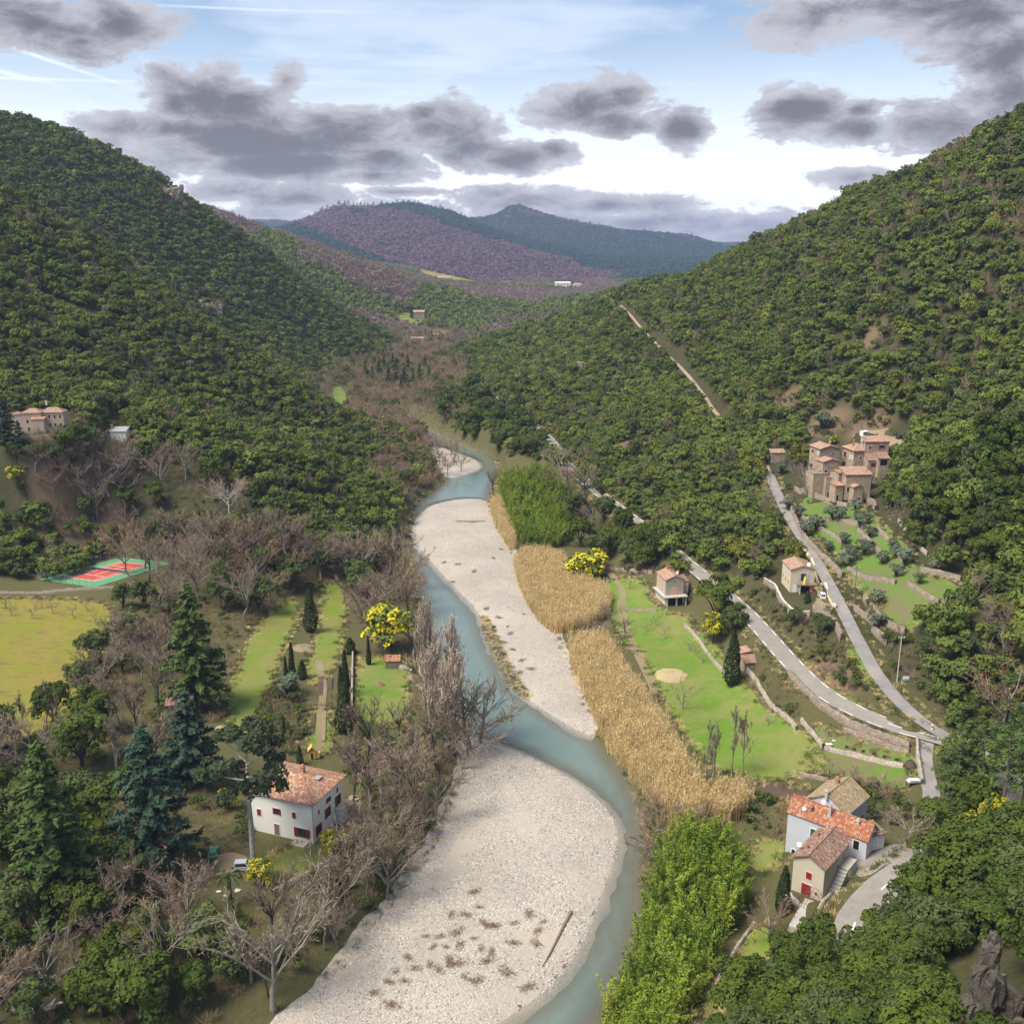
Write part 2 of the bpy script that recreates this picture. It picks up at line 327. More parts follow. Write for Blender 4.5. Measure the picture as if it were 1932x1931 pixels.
# ------------------------------------------------------------------ mesh helpers
def mesh_np(name, V, F, mats=(), smooth=False, mi=None):
    """mesh from vertex array and a list of face arrays (each n x k)"""
    me = bpy.data.meshes.new(name)
    V = np.asarray(V, np.float32); F = [np.asarray(f, np.int32) for f in (F if isinstance(F, list) else [F]) if len(f)]
    me.vertices.add(len(V)); me.vertices.foreach_set('co', V.ravel())
    nl = sum(f.size for f in F); nf = sum(len(f) for f in F)
    me.loops.add(nl); me.polygons.add(nf)
    me.loops.foreach_set('vertex_index', np.concatenate([f.ravel() for f in F]))
    st, o = [], 0
    for f in F: st.append(np.arange(len(f)) * f.shape[1] + o); o += f.size
    me.polygons.foreach_set('loop_start', np.concatenate(st).astype(np.int32))
    if mi is not None: me.polygons.foreach_set('material_index', np.asarray(mi, np.int32))
    if smooth: me.polygons.foreach_set('use_smooth', np.ones(nf, bool))
    me.update(calc_edges=True)
    for m in mats: me.materials.append(m)
    return me
class MB:
    """collects shapes into one mesh"""
    def __init__(s): s.v = []; s.f = []; s.m = []
    def quad(s, *pts, mi=0):
        n = len(s.v); s.v += [tuple(p) for p in pts]; s.f.append(tuple(range(n, n + len(pts)))); s.m.append(mi)
    def box(s, x0, x1, y0, y1, z0, z1, mi=0):
        n = len(s.v); s.v += [(x, y, z) for z in (z0, z1) for x, y in ((x0, y0), (x1, y0), (x1, y1), (x0, y1))]
        for q in ((3, 2, 1, 0), (4, 5, 6, 7), (0, 1, 5, 4), (1, 2, 6, 5), (2, 3, 7, 6), (3, 0, 4, 7)): s.f.append(tuple(n + i for i in q)); s.m.append(mi)
    def prism(s, poly, z0, z1, mi=0):
        n = len(s.v); k = len(poly); s.v += [(x, y, z0) for x, y in poly] + [(x, y, z1) for x, y in poly]
        s.f.append(tuple(n + i for i in range(k))[::-1]); s.f.append(tuple(n + k + i for i in range(k))); s.m += [mi, mi]
        for i in range(k): s.f.append((n + i, n + (i + 1) % k, n + k + (i + 1) % k, n + k + i)); s.m.append(mi)
    def hull(s, lo, hi, mi=0):
        """ring lo to ring hi (same count), capped"""
        n = len(s.v); k = len(lo); s.v += [tuple(p) for p in lo] + [tuple(p) for p in hi]
        s.f.append(tuple(n + i for i in range(k))[::-1]); s.f.append(tuple(n + k + i for i in range(k))); s.m += [mi, mi]
        for i in range(k): s.f.append((n + i, n + (i + 1) % k, n + k + (i + 1) % k, n + k + i)); s.m.append(mi)
    def tube(s, pts, rad, sides=6, cap=True, mi=0):
        pts = [Vector(p) for p in pts]; rad = [rad] * len(pts) if np.isscalar(rad) else rad
        n0 = len(s.v)
        for i, p in enumerate(pts):
            d = (pts[min(i + 1, len(pts) - 1)] - pts[max(i - 1, 0)]).normalized()
            u = d.orthogonal().normalized() if abs(d.z) > .95 else d.cross(Vector((0, 0, 1))).normalized()
            w = d.cross(u)
            for k in range(sides):
                a = 2 * math.pi * k / sides; s.v.append(tuple(p + (u * math.cos(a) + w * math.sin(a)) * rad[i]))
        for i in range(len(pts) - 1):
            for k in range(sides):
                a, b = n0 + i * sides + k, n0 + i * sides + (k + 1) % sides
                s.f.append((a, b, b + sides, a + sides)); s.m.append(mi)
        if cap:
            s.f.append(tuple(n0 + k for k in range(sides))[::-1]); e = n0 + (len(pts) - 1) * sides
            s.f.append(tuple(e + k for k in range(sides))); s.m += [mi, mi]
    def mesh(s, name, mats, smooth=False):
        me = bpy.data.meshes.new(name); me.from_pydata(s.v, [], s.f)
        me.polygons.foreach_set('material_index', s.m)
        if smooth: me.polygons.foreach_set('use_smooth', [True] * len(s.f))
        for m in (mats if isinstance(mats, (list, tuple)) else [mats]): me.materials.append(m)
        me.update(); return me
def obj(name, me, parent=None, loc=None, rz=0, sc=None, **props):
    o = bpy.data.objects.new(name, me); COL.objects.link(o)
    if parent is not None: o.parent = parent
    if loc is not None: o.location = loc
    if rz: o.rotation_euler = (0, 0, rz)
    if sc is not None: o.scale = sc if hasattr(sc, '__len__') else (sc, sc, sc)
    for k, v in props.items(): o[k] = v
    return o
def thing(name, label, cat, loc=(0, 0, 0), rz=0, sc=None, group=None):
    o = obj(name, None, None, loc, rz, sc, label=label, category=cat)
    o.empty_display_size = .5
    if group: o['group'] = group
    return o
def struct(name, me, **k): return obj(name, me, kind='structure', **k)

# ------------------------------------------------------------------ materials
MATS = {}
def mat(name, build):
    m = bpy.data.materials.new(name); m.use_nodes = True; t = NT(m.node_tree); t.n.clear()
    bs = t.new('ShaderNodeBsdfPrincipled'); out = t.new('ShaderNodeOutputMaterial'); t.l.new(bs.outputs[0], out.inputs[0])
    bs.inputs['Roughness'].default_value = .8; bs.inputs['Specular IOR Level'].default_value = .25
    build(t, bs, out); MATS[name] = m; return m
def coords(t, kind='Object'): return t.new('ShaderNodeTexCoord').outputs[kind]
def wpos(t): return t.new('ShaderNodeNewGeometry').outputs['Position']
def bump(t, bs, h, strength=.5, dist=.1):
    b = t.new('ShaderNodeBump'); b.inputs['Strength'].default_value = strength; b.inputs['Distance'].default_value = dist
    t.put(b.inputs['Height'], h); t.l.new(b.outputs[0], bs.inputs['Normal'])
def plain(name, col, rough=.7, var=.25, scale=3.0, spec=.25, metal=0.0, emit=None):
    def b(t, bs, out):
        n = t.noise(wpos(t), scale, 4, .6)
        c = t.mix(t.mr(n, .3, .7), tuple(x * (1 - var) for x in col), tuple(min(1, x * (1 + var)) for x in col))
        t.put(bs.inputs['Base Color'], c); bs.inputs['Roughness'].default_value = rough; bs.inputs['Specular IOR Level'].default_value = spec; bs.inputs['Metallic'].default_value = metal
    return mat(name, b)
def leaf(name, ca, cb, cc, trans=.14, rough=.6, clump=.55):
    """foliage: three colours mixed by leaf, by clump and by tree"""
    def b(t, bs, out):
        g = t.new('ShaderNodeNewGeometry'); oi = t.new('ShaderNodeObjectInfo')
        n = t.noise(coords(t), clump, 3, .6)
        f = t.m('ADD', t.m('MULTIPLY', g.outputs['Random Per Island'], .45), t.mr(n, .3, .7, 0, .55))
        c = t.mix(f, ca, cb); c = t.mix(t.mr(oi.outputs['Random'], .35, 1.0, 0, .85), c, cc)
        br = t.mr(t.m('FRACT', t.m('MULTIPLY', oi.outputs['Random'], 7.31)), 0, 1, .80, 1.16)
        sc = t.new('ShaderNodeVectorMath', operation='SCALE'); t.put(sc.inputs[0], c); t.put(sc.inputs['Scale'], br); c = sc.outputs[0]
        t.put(bs.inputs['Base Color'], c); bs.inputs['Roughness'].default_value = rough + .2; bs.inputs['Specular IOR Level'].default_value = .08
        tr = t.new('ShaderNodeBsdfTranslucent'); t.put(tr.inputs[0], c)
        mx = t.new('ShaderNodeMixShader'); mx.inputs[0].default_value = trans
        t.l.new(bs.outputs[0], mx.inputs[1]); t.l.new(tr.outputs[0], mx.inputs[2]); t.l.new(mx.outputs[0], out.inputs[0])
    return mat(name, b)
OAK = leaf('oak_leaf', (0.028, 0.046, 0.009), (0.086, 0.122, 0.022), (0.092, 0.118, 0.018))
OAKB = leaf('oak_leaf_grey', (0.038, 0.056, 0.017), (0.108, 0.138, 0.044), (0.09, 0.118, 0.034))
FAROAK = leaf('hill_oak_leaf', (0.062, 0.094, 0.02), (0.172, 0.222, 0.048), (0.19, 0.218, 0.042), clump=.3)
CEDAR = leaf('cedar_needle', (0.034, 0.058, 0.016), (0.105, 0.15, 0.042), (0.085, 0.128, 0.034))
BLUECED = leaf('blue_cedar_needle', (0.024, 0.048, 0.03), (0.075, 0.122, 0.08), (0.055, 0.098, 0.06))
CYP = leaf('cypress_leaf', (0.018, 0.031, 0.012), (0.052, 0.073, 0.023), (0.044, 0.060, 0.018))
PINE = leaf('pine_needle', (0.056, 0.092, 0.025), (0.126, 0.175, 0.048), (0.105, 0.154, 0.045))
UMB = leaf('umbrella_pine_needle', (0.034, 0.077, 0.017), (0.084, 0.161, 0.034), (0.070, 0.140, 0.028))
MIM = leaf('mimosa_bloom', (0.192, 0.192, 0.014), (0.696, 0.600, 0.024), (0.552, 0.480, 0.024))
MIML = leaf('mimosa_leaf', (0.056, 0.087, 0.028), (0.126, 0.161, 0.042), (0.112, 0.140, 0.042))
OLIVE = leaf('olive_leaf', (0.074, 0.095, 0.061), (0.182, 0.209, 0.142), (0.149, 0.176, 0.108))
BAMB = leaf('bamboo_leaf', (0.055, 0.11, 0.014), (0.27, 0.375, 0.05), (0.36, 0.42, 0.055), trans=.35)
EUC = leaf('eucalyptus_leaf', (0.030, 0.046, 0.022), (0.078, 0.101, 0.049), (0.068, 0.092, 0.041))
SHR = leaf('shrub_leaf', (0.053, 0.075, 0.027), (0.128, 0.158, 0.053), (0.150, 0.150, 0.045))
REED = leaf('reed_straw', (0.52, 0.39, 0.19), (0.84, 0.67, 0.37), (0.76, 0.58, 0.29), trans=.3)
IVY = leaf('ivy_leaf', (0.033, 0.058, 0.016), (0.078, 0.117, 0.033), (0.065, 0.104, 0.026))
TWIG = leaf('twig_brown', (0.17, 0.13, 0.09), (0.33, 0.255, 0.185), (0.26, 0.205, 0.15), trans=.0)
TWIGP = leaf('twig_pink', (0.21, 0.15, 0.11), (0.37, 0.265, 0.2), (0.31, 0.225, 0.16), trans=.0)
TWIGO = leaf('twig_russet', (0.25, 0.15, 0.09), (0.42, 0.265, 0.16), (0.35, 0.245, 0.145), trans=.0)
TWIGD = leaf('far_bare_wood', (0.17, 0.125, 0.11), (0.3, 0.22, 0.185), (0.24, 0.175, 0.14), trans=.0)
BLOS = leaf('almond_blossom', (0.450, 0.360, 0.330), (0.700, 0.600, 0.560), (0.600, 0.500, 0.460), trans=.2)
BARK = plain('bark', (.075, .06, .048), .9, .4, 2.5)
BARKP = plain('bark_pale', (.36, .34, .30), .8, .35, 1.2)
POPT = leaf('poplar_twig', (0.46, 0.35, 0.26), (0.72, 0.58, 0.46), (0.62, 0.49, 0.38), trans=0.0)
BARKT = plain('bark_tan', (.30, .245, .195), .9, .35, 2.0)
BARKG = plain('bark_grey', (.225, .20, .17), .9, .4, 2.0)

def vcol_ground(t, bs, out):
    a = t.new('ShaderNodeVertexColor', layer_name='tint').outputs[0]
    p = wpos(t)
    n1 = t.noise(p, .16, 5, .65); n2 = t.noise(p, 1.3, 5, .7); n3 = t.noise(p, 7.0, 3, .7)
    c = t.mix(t.mr(n1, .3, .7, 0, .55), a, t.mix(.5, a, (.13, .085, .05)))
    c = t.mix(t.mr(n2, .38, .72, 0, .6), c, t.mix(.55, c, (.06, .075, .02)))
    k = t.mr(t.m('ADD', t.m('MULTIPLY', n3, .6), t.m('MULTIPLY', n2, .4)), .3, .7, .55, 1.4)
    sc = t.new('ShaderNodeVectorMath', operation='SCALE'); t.put(sc.inputs[0], c); t.put(sc.inputs['Scale'], k)
    t.put(bs.inputs['Base Color'], sc.outputs[0]); bs.inputs['Roughness'].default_value = .95; bs.inputs['Specular IOR Level'].default_value = .1
    bump(t, bs, t.m('ADD', n2, t.m('MULTIPLY', n3, .5)), .8, .35)
GROUND = mat('leaf_litter_ground', vcol_ground)
def grass(name, ca, cb, dry, dryamt=.4, soil=(.15, .10, .06), soilamt=.0):
    def b(t, bs, out):
        p = wpos(t)
        n1 = t.noise(p, .09, 4, .6, .6); n2 = t.noise(p, .4, 5, .65); n3 = t.noise(p, 3.5, 4, .75); n4 = t.noise(t.vscale(p, (1, 1, 1)), 11, 2, .6)
        c = t.mix(t.mr(n3, .3, .7), ca, cb)
        c = t.mix(t.mr(t.m('ADD', t.m('MULTIPLY', n1, .6), t.m('MULTIPLY', n2, .4)), .56 - .3 * dryamt, .75 - .25 * dryamt, 0, .9), c, dry)
        if soilamt:
            n5 = t.noise(t.vscale(p, (.5, 1.4, 1)), .5, 6, .7)
            c = t.mix(t.mr(n5, .70 - .22 * soilamt, .78 - .2 * soilamt, 0, .9), c, soil)
        k = t.mr(n4, .25, .75, .72, 1.25)
        sc = t.new('ShaderNodeVectorMath', operation='SCALE'); t.put(sc.inputs[0], c); t.put(sc.inputs['Scale'], k)
        t.put(bs.inputs['Base Color'], sc.outputs[0]); bs.inputs['Roughness'].default_value = .9; bs.inputs['Specular IOR Level'].default_value = .15
        bump(t, bs, t.m('ADD', n3, n4), .6, .15)
    return mat(name, b)
G_YEL = grass('meadow_grass', (.16, .175, .020), (.24, .235, .034), (.25, .195, .055), .5, (.20, .115, .055), .75)
G_GRN = grass('lawn_grass', (.105, .175, .018), (.175, .235, .032), (.225, .20, .07), .5, (.21, .16, .09), .35)
G_BRI = grass('bright_grass', (.075, .165, .014), (.145, .245, .026), (.215, .205, .07), .52, (.20, .15, .09), .3)
G_MIX = grass('terrace_grass', (.065, .17, .016), (.12, .235, .026), (.16, .145, .06), .5, (.17, .125, .085), .9)
G_PATH = grass('worn_grass', (.17, .15, .07), (.24, .20, .11), (.27, .22, .14), .5)
G_SOIL = grass('tilled_soil', (.075, .052, .040), (.12, .085, .065), (.10, .07, .05), .4)
G_DIRT = grass('bare_dirt', (.24, .17, .11), (.34, .25, .17), (.20, .16, .09), .4)
def gravel_b(t, bs, out):
    p = wpos(t)
    v1 = t.voro(p, 4.2, 'F1', 'Color'); d1 = t.voro(p, 4.2)
    s1 = t.new('ShaderNodeSeparateColor'); t.put(s1.inputs[0], v1)
    n = t.noise(p, .06, 4, .6); n2 = t.noise(p, .35, 5, .65); n3 = t.noise(t.vscale(p, (1, .5, 1)), .13, 5, .6, 1.2)
    c = t.mix(s1.outputs[0], (.275, .242, .205), (.45, .405, .355))
    c = t.mix(t.mr(s1.outputs[1], .86, .9, 0, .7), c, (.27, .24, .21))
    c = t.mix(t.mr(n3, .48, .60, 0, .8), c, (.385, .335, .275))          # sand and silt between the cobbles
    c = t.mix(t.mr(n2, .5, .75, 0, .5), c, (.33, .275, .22))
    k = t.mr(n, .3, .7, .88, 1.1); sc = t.new('ShaderNodeVectorMath', operation='SCALE'); t.put(sc.inputs[0], c); t.put(sc.inputs['Scale'], k)
    t.put(bs.inputs['Base Color'], sc.outputs[0]); bs.inputs['Roughness'].default_value = .85
    bump(t, bs, t.m('ADD', t.m('MULTIPLY', d1, -.8), t.m('MULTIPLY', n2, .8)), .55, .15)
GRAVEL = mat('river_gravel', gravel_b)
def water_b(t, bs, out):
    dep = t.new('ShaderNodeAttribute', attribute_name='depth').outputs['Fac']
    p = wpos(t)
    r1 = t.noise(t.vscale(p, (1, 1, 1)), 1.5, 3, .6, .6); r2 = t.noise(t.vscale(p, (1, 1, 1)), .35, 3, .55, .8); r3 = t.noise(p, 5.0, 2, .5)
    deep = t.mr(dep, .25, 1.5)
    c = t.mix(deep, (.20, .185, .13), (.135, .195, .172))
    c = t.mix(t.mr(t.noise(p, .05, 3, .5), .35, .65, 0, .5), c, (.11, .155, .13))
    t.put(bs.inputs['Base Color'], c); bs.inputs['Roughness'].default_value = .03; bs.inputs['IOR'].default_value = 1.45; bs.inputs['Specular IOR Level'].default_value = 1.0
    t.put(bs.inputs['Alpha'], t.mr(dep, .0, 1.2, .08, .92))
    bump(t, bs, t.m('ADD', t.m('ADD', t.m('MULTIPLY', r1, .5), r2), t.m('MULTIPLY', r3, .3)), .16, .35)
WATER = mat('river_water', water_b)
def asphalt(name, col, patch, sc_=.6):
    def b(t, bs, out):
        p = wpos(t); n = t.noise(p, sc_, 5, .65, .6); n2 = t.noise(p, 6, 3, .6); n3 = t.noise(p, .12, 3, .6)
        c = t.mix(t.mr(n, .42, .62), col, patch); c = t.mix(t.mr(n3, .35, .7, 0, .5), c, tuple(x * 1.25 for x in col))
        k = t.mr(n2, .3, .7, .85, 1.15); s = t.new('ShaderNodeVectorMath', operation='SCALE'); t.put(s.inputs[0], c); t.put(s.inputs['Scale'], k)
        t.put(bs.inputs['Base Color'], s.outputs[0]); bs.inputs['Roughness'].default_value = .85
    return mat(name, b)
ASPH = asphalt('road_asphalt', (.255, .228, .198), (.215, .195, .172))
ASPH2 = asphalt('lane_asphalt', (.20, .185, .18), (.27, .25, .23), .35)
DIRT = asphalt('track_dirt', (.34, .25, .18), (.24, .19, .13), .4)
PAINT = plain('road_paint', (.78, .77, .74), .6, .12, 4)
def stone(name, ca, cb, scale=2.2, joint=(.10, .085, .07)):
    def b(t, bs, out):
        p = wpos(t); q = t.vscale(p, (1, 1, 1.7))
        v = t.voro(q, scale, 'F1', 'Color'); d = t.voro(q, scale, 'DISTANCE_TO_EDGE'); s = t.new('ShaderNodeSeparateColor'); t.put(s.inputs[0], v)
        n = t.noise(p, .5, 4, .6)
        c = t.mix(s.outputs[0], ca, cb); c = t.mix(t.mr(n, .4, .75, 0, .5), c, tuple(x * .6 for x in ca))
        c = t.mix(t.mr(d, 0, .05, .75, 0), c, joint)
        t.put(bs.inputs['Base Color'], c); bs.inputs['Roughness'].default_value = .9; bump(t, bs, t.mr(d, 0, .12), .7, .06)
    return mat(name, b)
STONE = stone('dry_stone', (.20, .155, .12), (.36, .29, .23))
STONEH = stone('house_stone', (.34, .25, .18), (.56, .43, .325), 2.6, (.17, .135, .10))
STONEG = stone('garden_stone', (.30, .25, .20), (.48, .41, .33), 2.2)
def render_b(col, dirt=.35):
    def b(t, bs, out):
        p = wpos(t); n = t.noise(p, .8, 5, .65); n2 = t.noise(t.vscale(p, (3, 3, .35)), 1.0, 4, .6)
        c = t.mix(t.mr(n, .35, .7, 0, dirt), col, tuple(x * .72 for x in col)); c = t.mix(t.mr(n2, .55, .8, 0, dirt), c, tuple(x * .6 for x in col))
        t.put(bs.inputs['Base Color'], c); bs.inputs['Roughness'].default_value = .9; bump(t, bs, t.noise(p, 12, 3), .2, .02)
    return b
WHITEW = mat('white_render', render_b((.78, .76, .70), .06)); GREYW = mat('pale_blue_render', render_b((.50, .51, .555), .12)); BEIGEW = mat('beige_render', render_b((.52, .46, .35), .2))
CREAMW = mat('cream_render', render_b((.62, .52, .36), .2)); OCHREW = mat('ochre_render', render_b((.42, .38, .28), .25)); VILLAW = mat('villa_render', render_b((.48, .38, .30), .4))
PALEW = mat('pale_render', render_b((.62, .56, .48), .2)); CONC = mat('concrete', render_b((.46, .43, .38), .35)); WHITE = mat('white_paint', render_b((.78, .78, .76), .08))
def tiles(name, cols, rows=.36, cols_w=.22):
    """roman tiles: rows across the slope (object Y runs down the slope after the roof's UV), ridged along it"""
    def b(t, bs, out):
        uv = t.new('ShaderNodeUVMap', uv_map='slope').outputs[0]
        sep = t.new('ShaderNodeSeparateXYZ'); t.put(sep.inputs[0], uv)
        ux = t.m('DIVIDE', sep.outputs[0], cols_w); uy = t.m('DIVIDE', sep.outputs[1], rows)
        fx, fy = t.m('FRACT', ux), t.m('FRACT', uy)
        wn = t.new('ShaderNodeTexWhiteNoise', noise_dimensions='3D'); t.put(wn.inputs['Vector'], t.vec(t.m('FLOOR', ux), t.m('FLOOR', uy), 0))
        n = t.noise(wpos(t), .7, 4, .6); r = wn.outputs['Value']
        c = t.mix(t.mr(r, .1, .9), cols[0], cols[1]); c = t.mix(t.mr(t.m('ADD', r, t.m('MULTIPLY', n, .6)), .95, 1.25, 0, .9), c, cols[2]); c = t.mix(t.mr(n, .5, .7, 0, .45), c, cols[3])
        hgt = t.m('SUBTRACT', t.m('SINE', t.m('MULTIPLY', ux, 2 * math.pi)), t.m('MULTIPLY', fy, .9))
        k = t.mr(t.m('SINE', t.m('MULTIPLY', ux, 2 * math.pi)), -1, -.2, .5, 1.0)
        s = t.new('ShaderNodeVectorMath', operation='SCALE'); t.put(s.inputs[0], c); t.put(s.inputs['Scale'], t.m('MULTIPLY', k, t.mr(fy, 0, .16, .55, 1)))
        t.put(bs.inputs['Base Color'], s.outputs[0]); bs.inputs['Roughness'].default_value = .85; bump(t, bs, hgt, .8, .06)
    return mat(name, b)
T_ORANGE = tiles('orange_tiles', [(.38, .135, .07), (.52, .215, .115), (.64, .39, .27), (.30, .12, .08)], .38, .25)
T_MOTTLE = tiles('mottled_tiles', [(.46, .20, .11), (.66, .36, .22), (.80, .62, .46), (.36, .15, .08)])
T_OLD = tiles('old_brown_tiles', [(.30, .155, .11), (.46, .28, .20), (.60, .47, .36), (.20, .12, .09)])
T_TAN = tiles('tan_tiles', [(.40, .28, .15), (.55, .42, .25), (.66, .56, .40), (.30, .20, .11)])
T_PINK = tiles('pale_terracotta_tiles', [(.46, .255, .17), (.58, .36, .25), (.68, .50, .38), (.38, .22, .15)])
RED = plain('red_shutter', (.24, .022, .022), .55, .15); GREENP = plain('green_shutter', (.03, .11, .045), .5, .1); PINKP = plain('pink_shutter', (.70, .32, .32), .55, .15); BLUEP = plain('pale_blue_shutter', (.42, .46, .55), .6, .1)
DARK = plain('dark_opening', (.018, .017, .016), .5, .3); GLASS = plain('window_glass', (.03, .035, .04), .08, .2, 3, .5); METAL = plain('grey_metal', (.30, .30, .30), .45, .2, 3, .5)
BRICK = plain('chimney_brick', (.40, .20, .13), .85, .3, 5); WOOD = plain('weathered_wood', (.22, .15, .10), .85, .35, 4); YWOOD = plain('yellow_wood', (.60, .38, .13), .7, .15, 4); RUST = plain('rusty_iron', (.16, .085, .06), .7, .3, 5)

# ------------------------------------------------------------------ plants: prototype meshes
def quads_at(rng, P, N, size, asp=.6, sizevar=.5):
    n = len(P); N = N / (np.linalg.norm(N, axis=1, keepdims=True) + 1e-9)
    a = rng.normal(size=(n, 3)); t1 = np.cross(N, a); t1 /= np.linalg.norm(t1, axis=1, keepdims=True) + 1e-9; t2 = np.cross(N, t1)
    s = size * (1 - sizevar + 2 * sizevar * rng.random((n, 1))) / 2
    V = np.stack([P + t1 * s, P + t2 * s * asp, P - t1 * s, P - t2 * s * asp], 1).reshape(-1, 3)   # lozenge leaf clumps
    return V, np.arange(4 * n).reshape(-1, 4)
def sph(rng, n, up=-.35):
    d = rng.normal(size=(n * 3, 3)); d /= np.linalg.norm(d, axis=1, keepdims=True); d = d[d[:, 2] > up]
    return d[:n]
def crown_leaves(rng, lobes, nleaf, size, sub=7, subr=.45, jit=.5, up=-.45, asp=.65):
    """lobes: (x,y,z,rx,rz); lumps on lobes, leaves on lumps"""
    C, Rr = [], []
    for (x, y, z, rx, rz) in lobes:
        d = sph(rng, sub, -.25); C.append(np.array([x, y, z]) + d * [rx * .72, rx * .72, rz * .72]); Rr.append(np.full(len(d), subr * (rx * 2 + rz) / 3) * rng.uniform(.75, 1.25, len(d)))
    C = np.vstack(C); Rr = np.concatenate(Rr)
    w = Rr ** 2 / (Rr ** 2).sum(); k = rng.choice(len(C), nleaf, p=w)
    d = rng.normal(size=(nleaf, 3)); d /= np.linalg.norm(d, axis=1, keepdims=True); d[:, 2] = np.where(d[:, 2] < up, -d[:, 2], d[:, 2])
    p = C[k] + d * (Rr[k] * rng.uniform(.78, 1.05, nleaf))[:, None]
    D = np.linalg.norm(p[:, None] - C[None], axis=2) / Rr[None]; keep = D.min(1) > .62
    p, d = p[keep], d[keep]
    cen = np.mean([[l[0], l[1], l[2]] for l in lobes], 0); o = p - cen; o /= np.linalg.norm(o, axis=1, keepdims=True) + 1e-9
    N = d * .9 + o * .5 + np.array([0, 0, .25]) + rng.normal(size=p.shape) * jit
    return quads_at(rng, p, N, size, asp)
def lobes_round(rng, n, Rr, z0, z1):
    L = [(0, 0, (z0 + z1) / 2, Rr * .62, (z1 - z0) * .42)]
    for i in range(n):
        a = 2.4 * i + rng.uniform(-.4, .4); f = rng.uniform(.3, .72); zz = z0 + (z1 - z0) * rng.uniform(.22, .80 - .35 * f + .2); r = Rr * rng.uniform(.30, .48)
        L.append((Rr * f * math.cos(a), Rr * f * math.sin(a), zz, r, r * .85))
    return L
def tubes_mesh(name, segs, m, sides=5):
    b = MB()
    for pts, rad in segs: b.tube(pts, rad, sides, cap=False)
    return b.mesh(name, m, True)
def oak_proto(seed, m, Ht=8, Rr=4.2, nleaf=2600, size=.55, nl=11, z0=1.3):
    rng = np.random.default_rng(seed)
    V, F = crown_leaves(rng, lobes_round(rng, nl, Rr, z0, Ht), nleaf, size)
    segs = [([(0, 0, -.6), (.1, .05, z0 * .9), (.2, .1, Ht * .5)], [.34, .24, .12])]
    for i in range(4):
        a = i * 1.6 + rng.uniform(0, 1); segs.append(([(0, 0, z0 * .8), (math.cos(a) * Rr * .3, math.sin(a) * Rr * .3, Ht * .42), (math.cos(a) * Rr * .6, math.sin(a) * Rr * .6, Ht * .6)], [.18, .11, .05]))
    return [('trunk', tubes_mesh('oak_trunk', segs, BARK)), ('crown', mesh_np('oak_crown', V, F, [m]))]
def simple_crown(seed, m, Ht, Rr, nleaf, size, nl=7, z0=.5, up=-.3):
    rng = np.random.default_rng(seed); V, F = crown_leaves(rng, lobes_round(rng, nl, Rr, z0, Ht), nleaf, size, sub=6, up=up)
    return mesh_np('clump', V, F, [m])
def ribbons(rng, A, B, w):
    """one tapering triangle per twig from A to B"""
    n = len(A); d = B - A; s = np.cross(d, rng.normal(size=(n, 3))); s /= np.linalg.norm(s, axis=1, keepdims=True) + 1e-9; s *= np.reshape(w, (-1, 1)) / 2
    return np.stack([A + s, A - s, B], 1).reshape(-1, 3), np.arange(3 * n).reshape(-1, 3)
def grow(rng, A, D, L, n, ang, upb, lenf, t0=.25):
    """n children on every branch (start A, direction D, length L)"""
    m = len(A); t = rng.uniform(t0, 1, (m, n)); r = rng.normal(size=(m, n, 3))
    st = A[:, None] + D[:, None] * (L[:, None] * t)[..., None]
    dd = D[:, None] + r * ang + np.array([0, 0, upb]); dd /= np.linalg.norm(dd, axis=2, keepdims=True)
    ll = L[:, None] * lenf * rng.uniform(.6, 1.25, (m, n)) * (1.15 - .5 * t)
    return st.reshape(-1, 3), dd.reshape(-1, 3), ll.ravel()
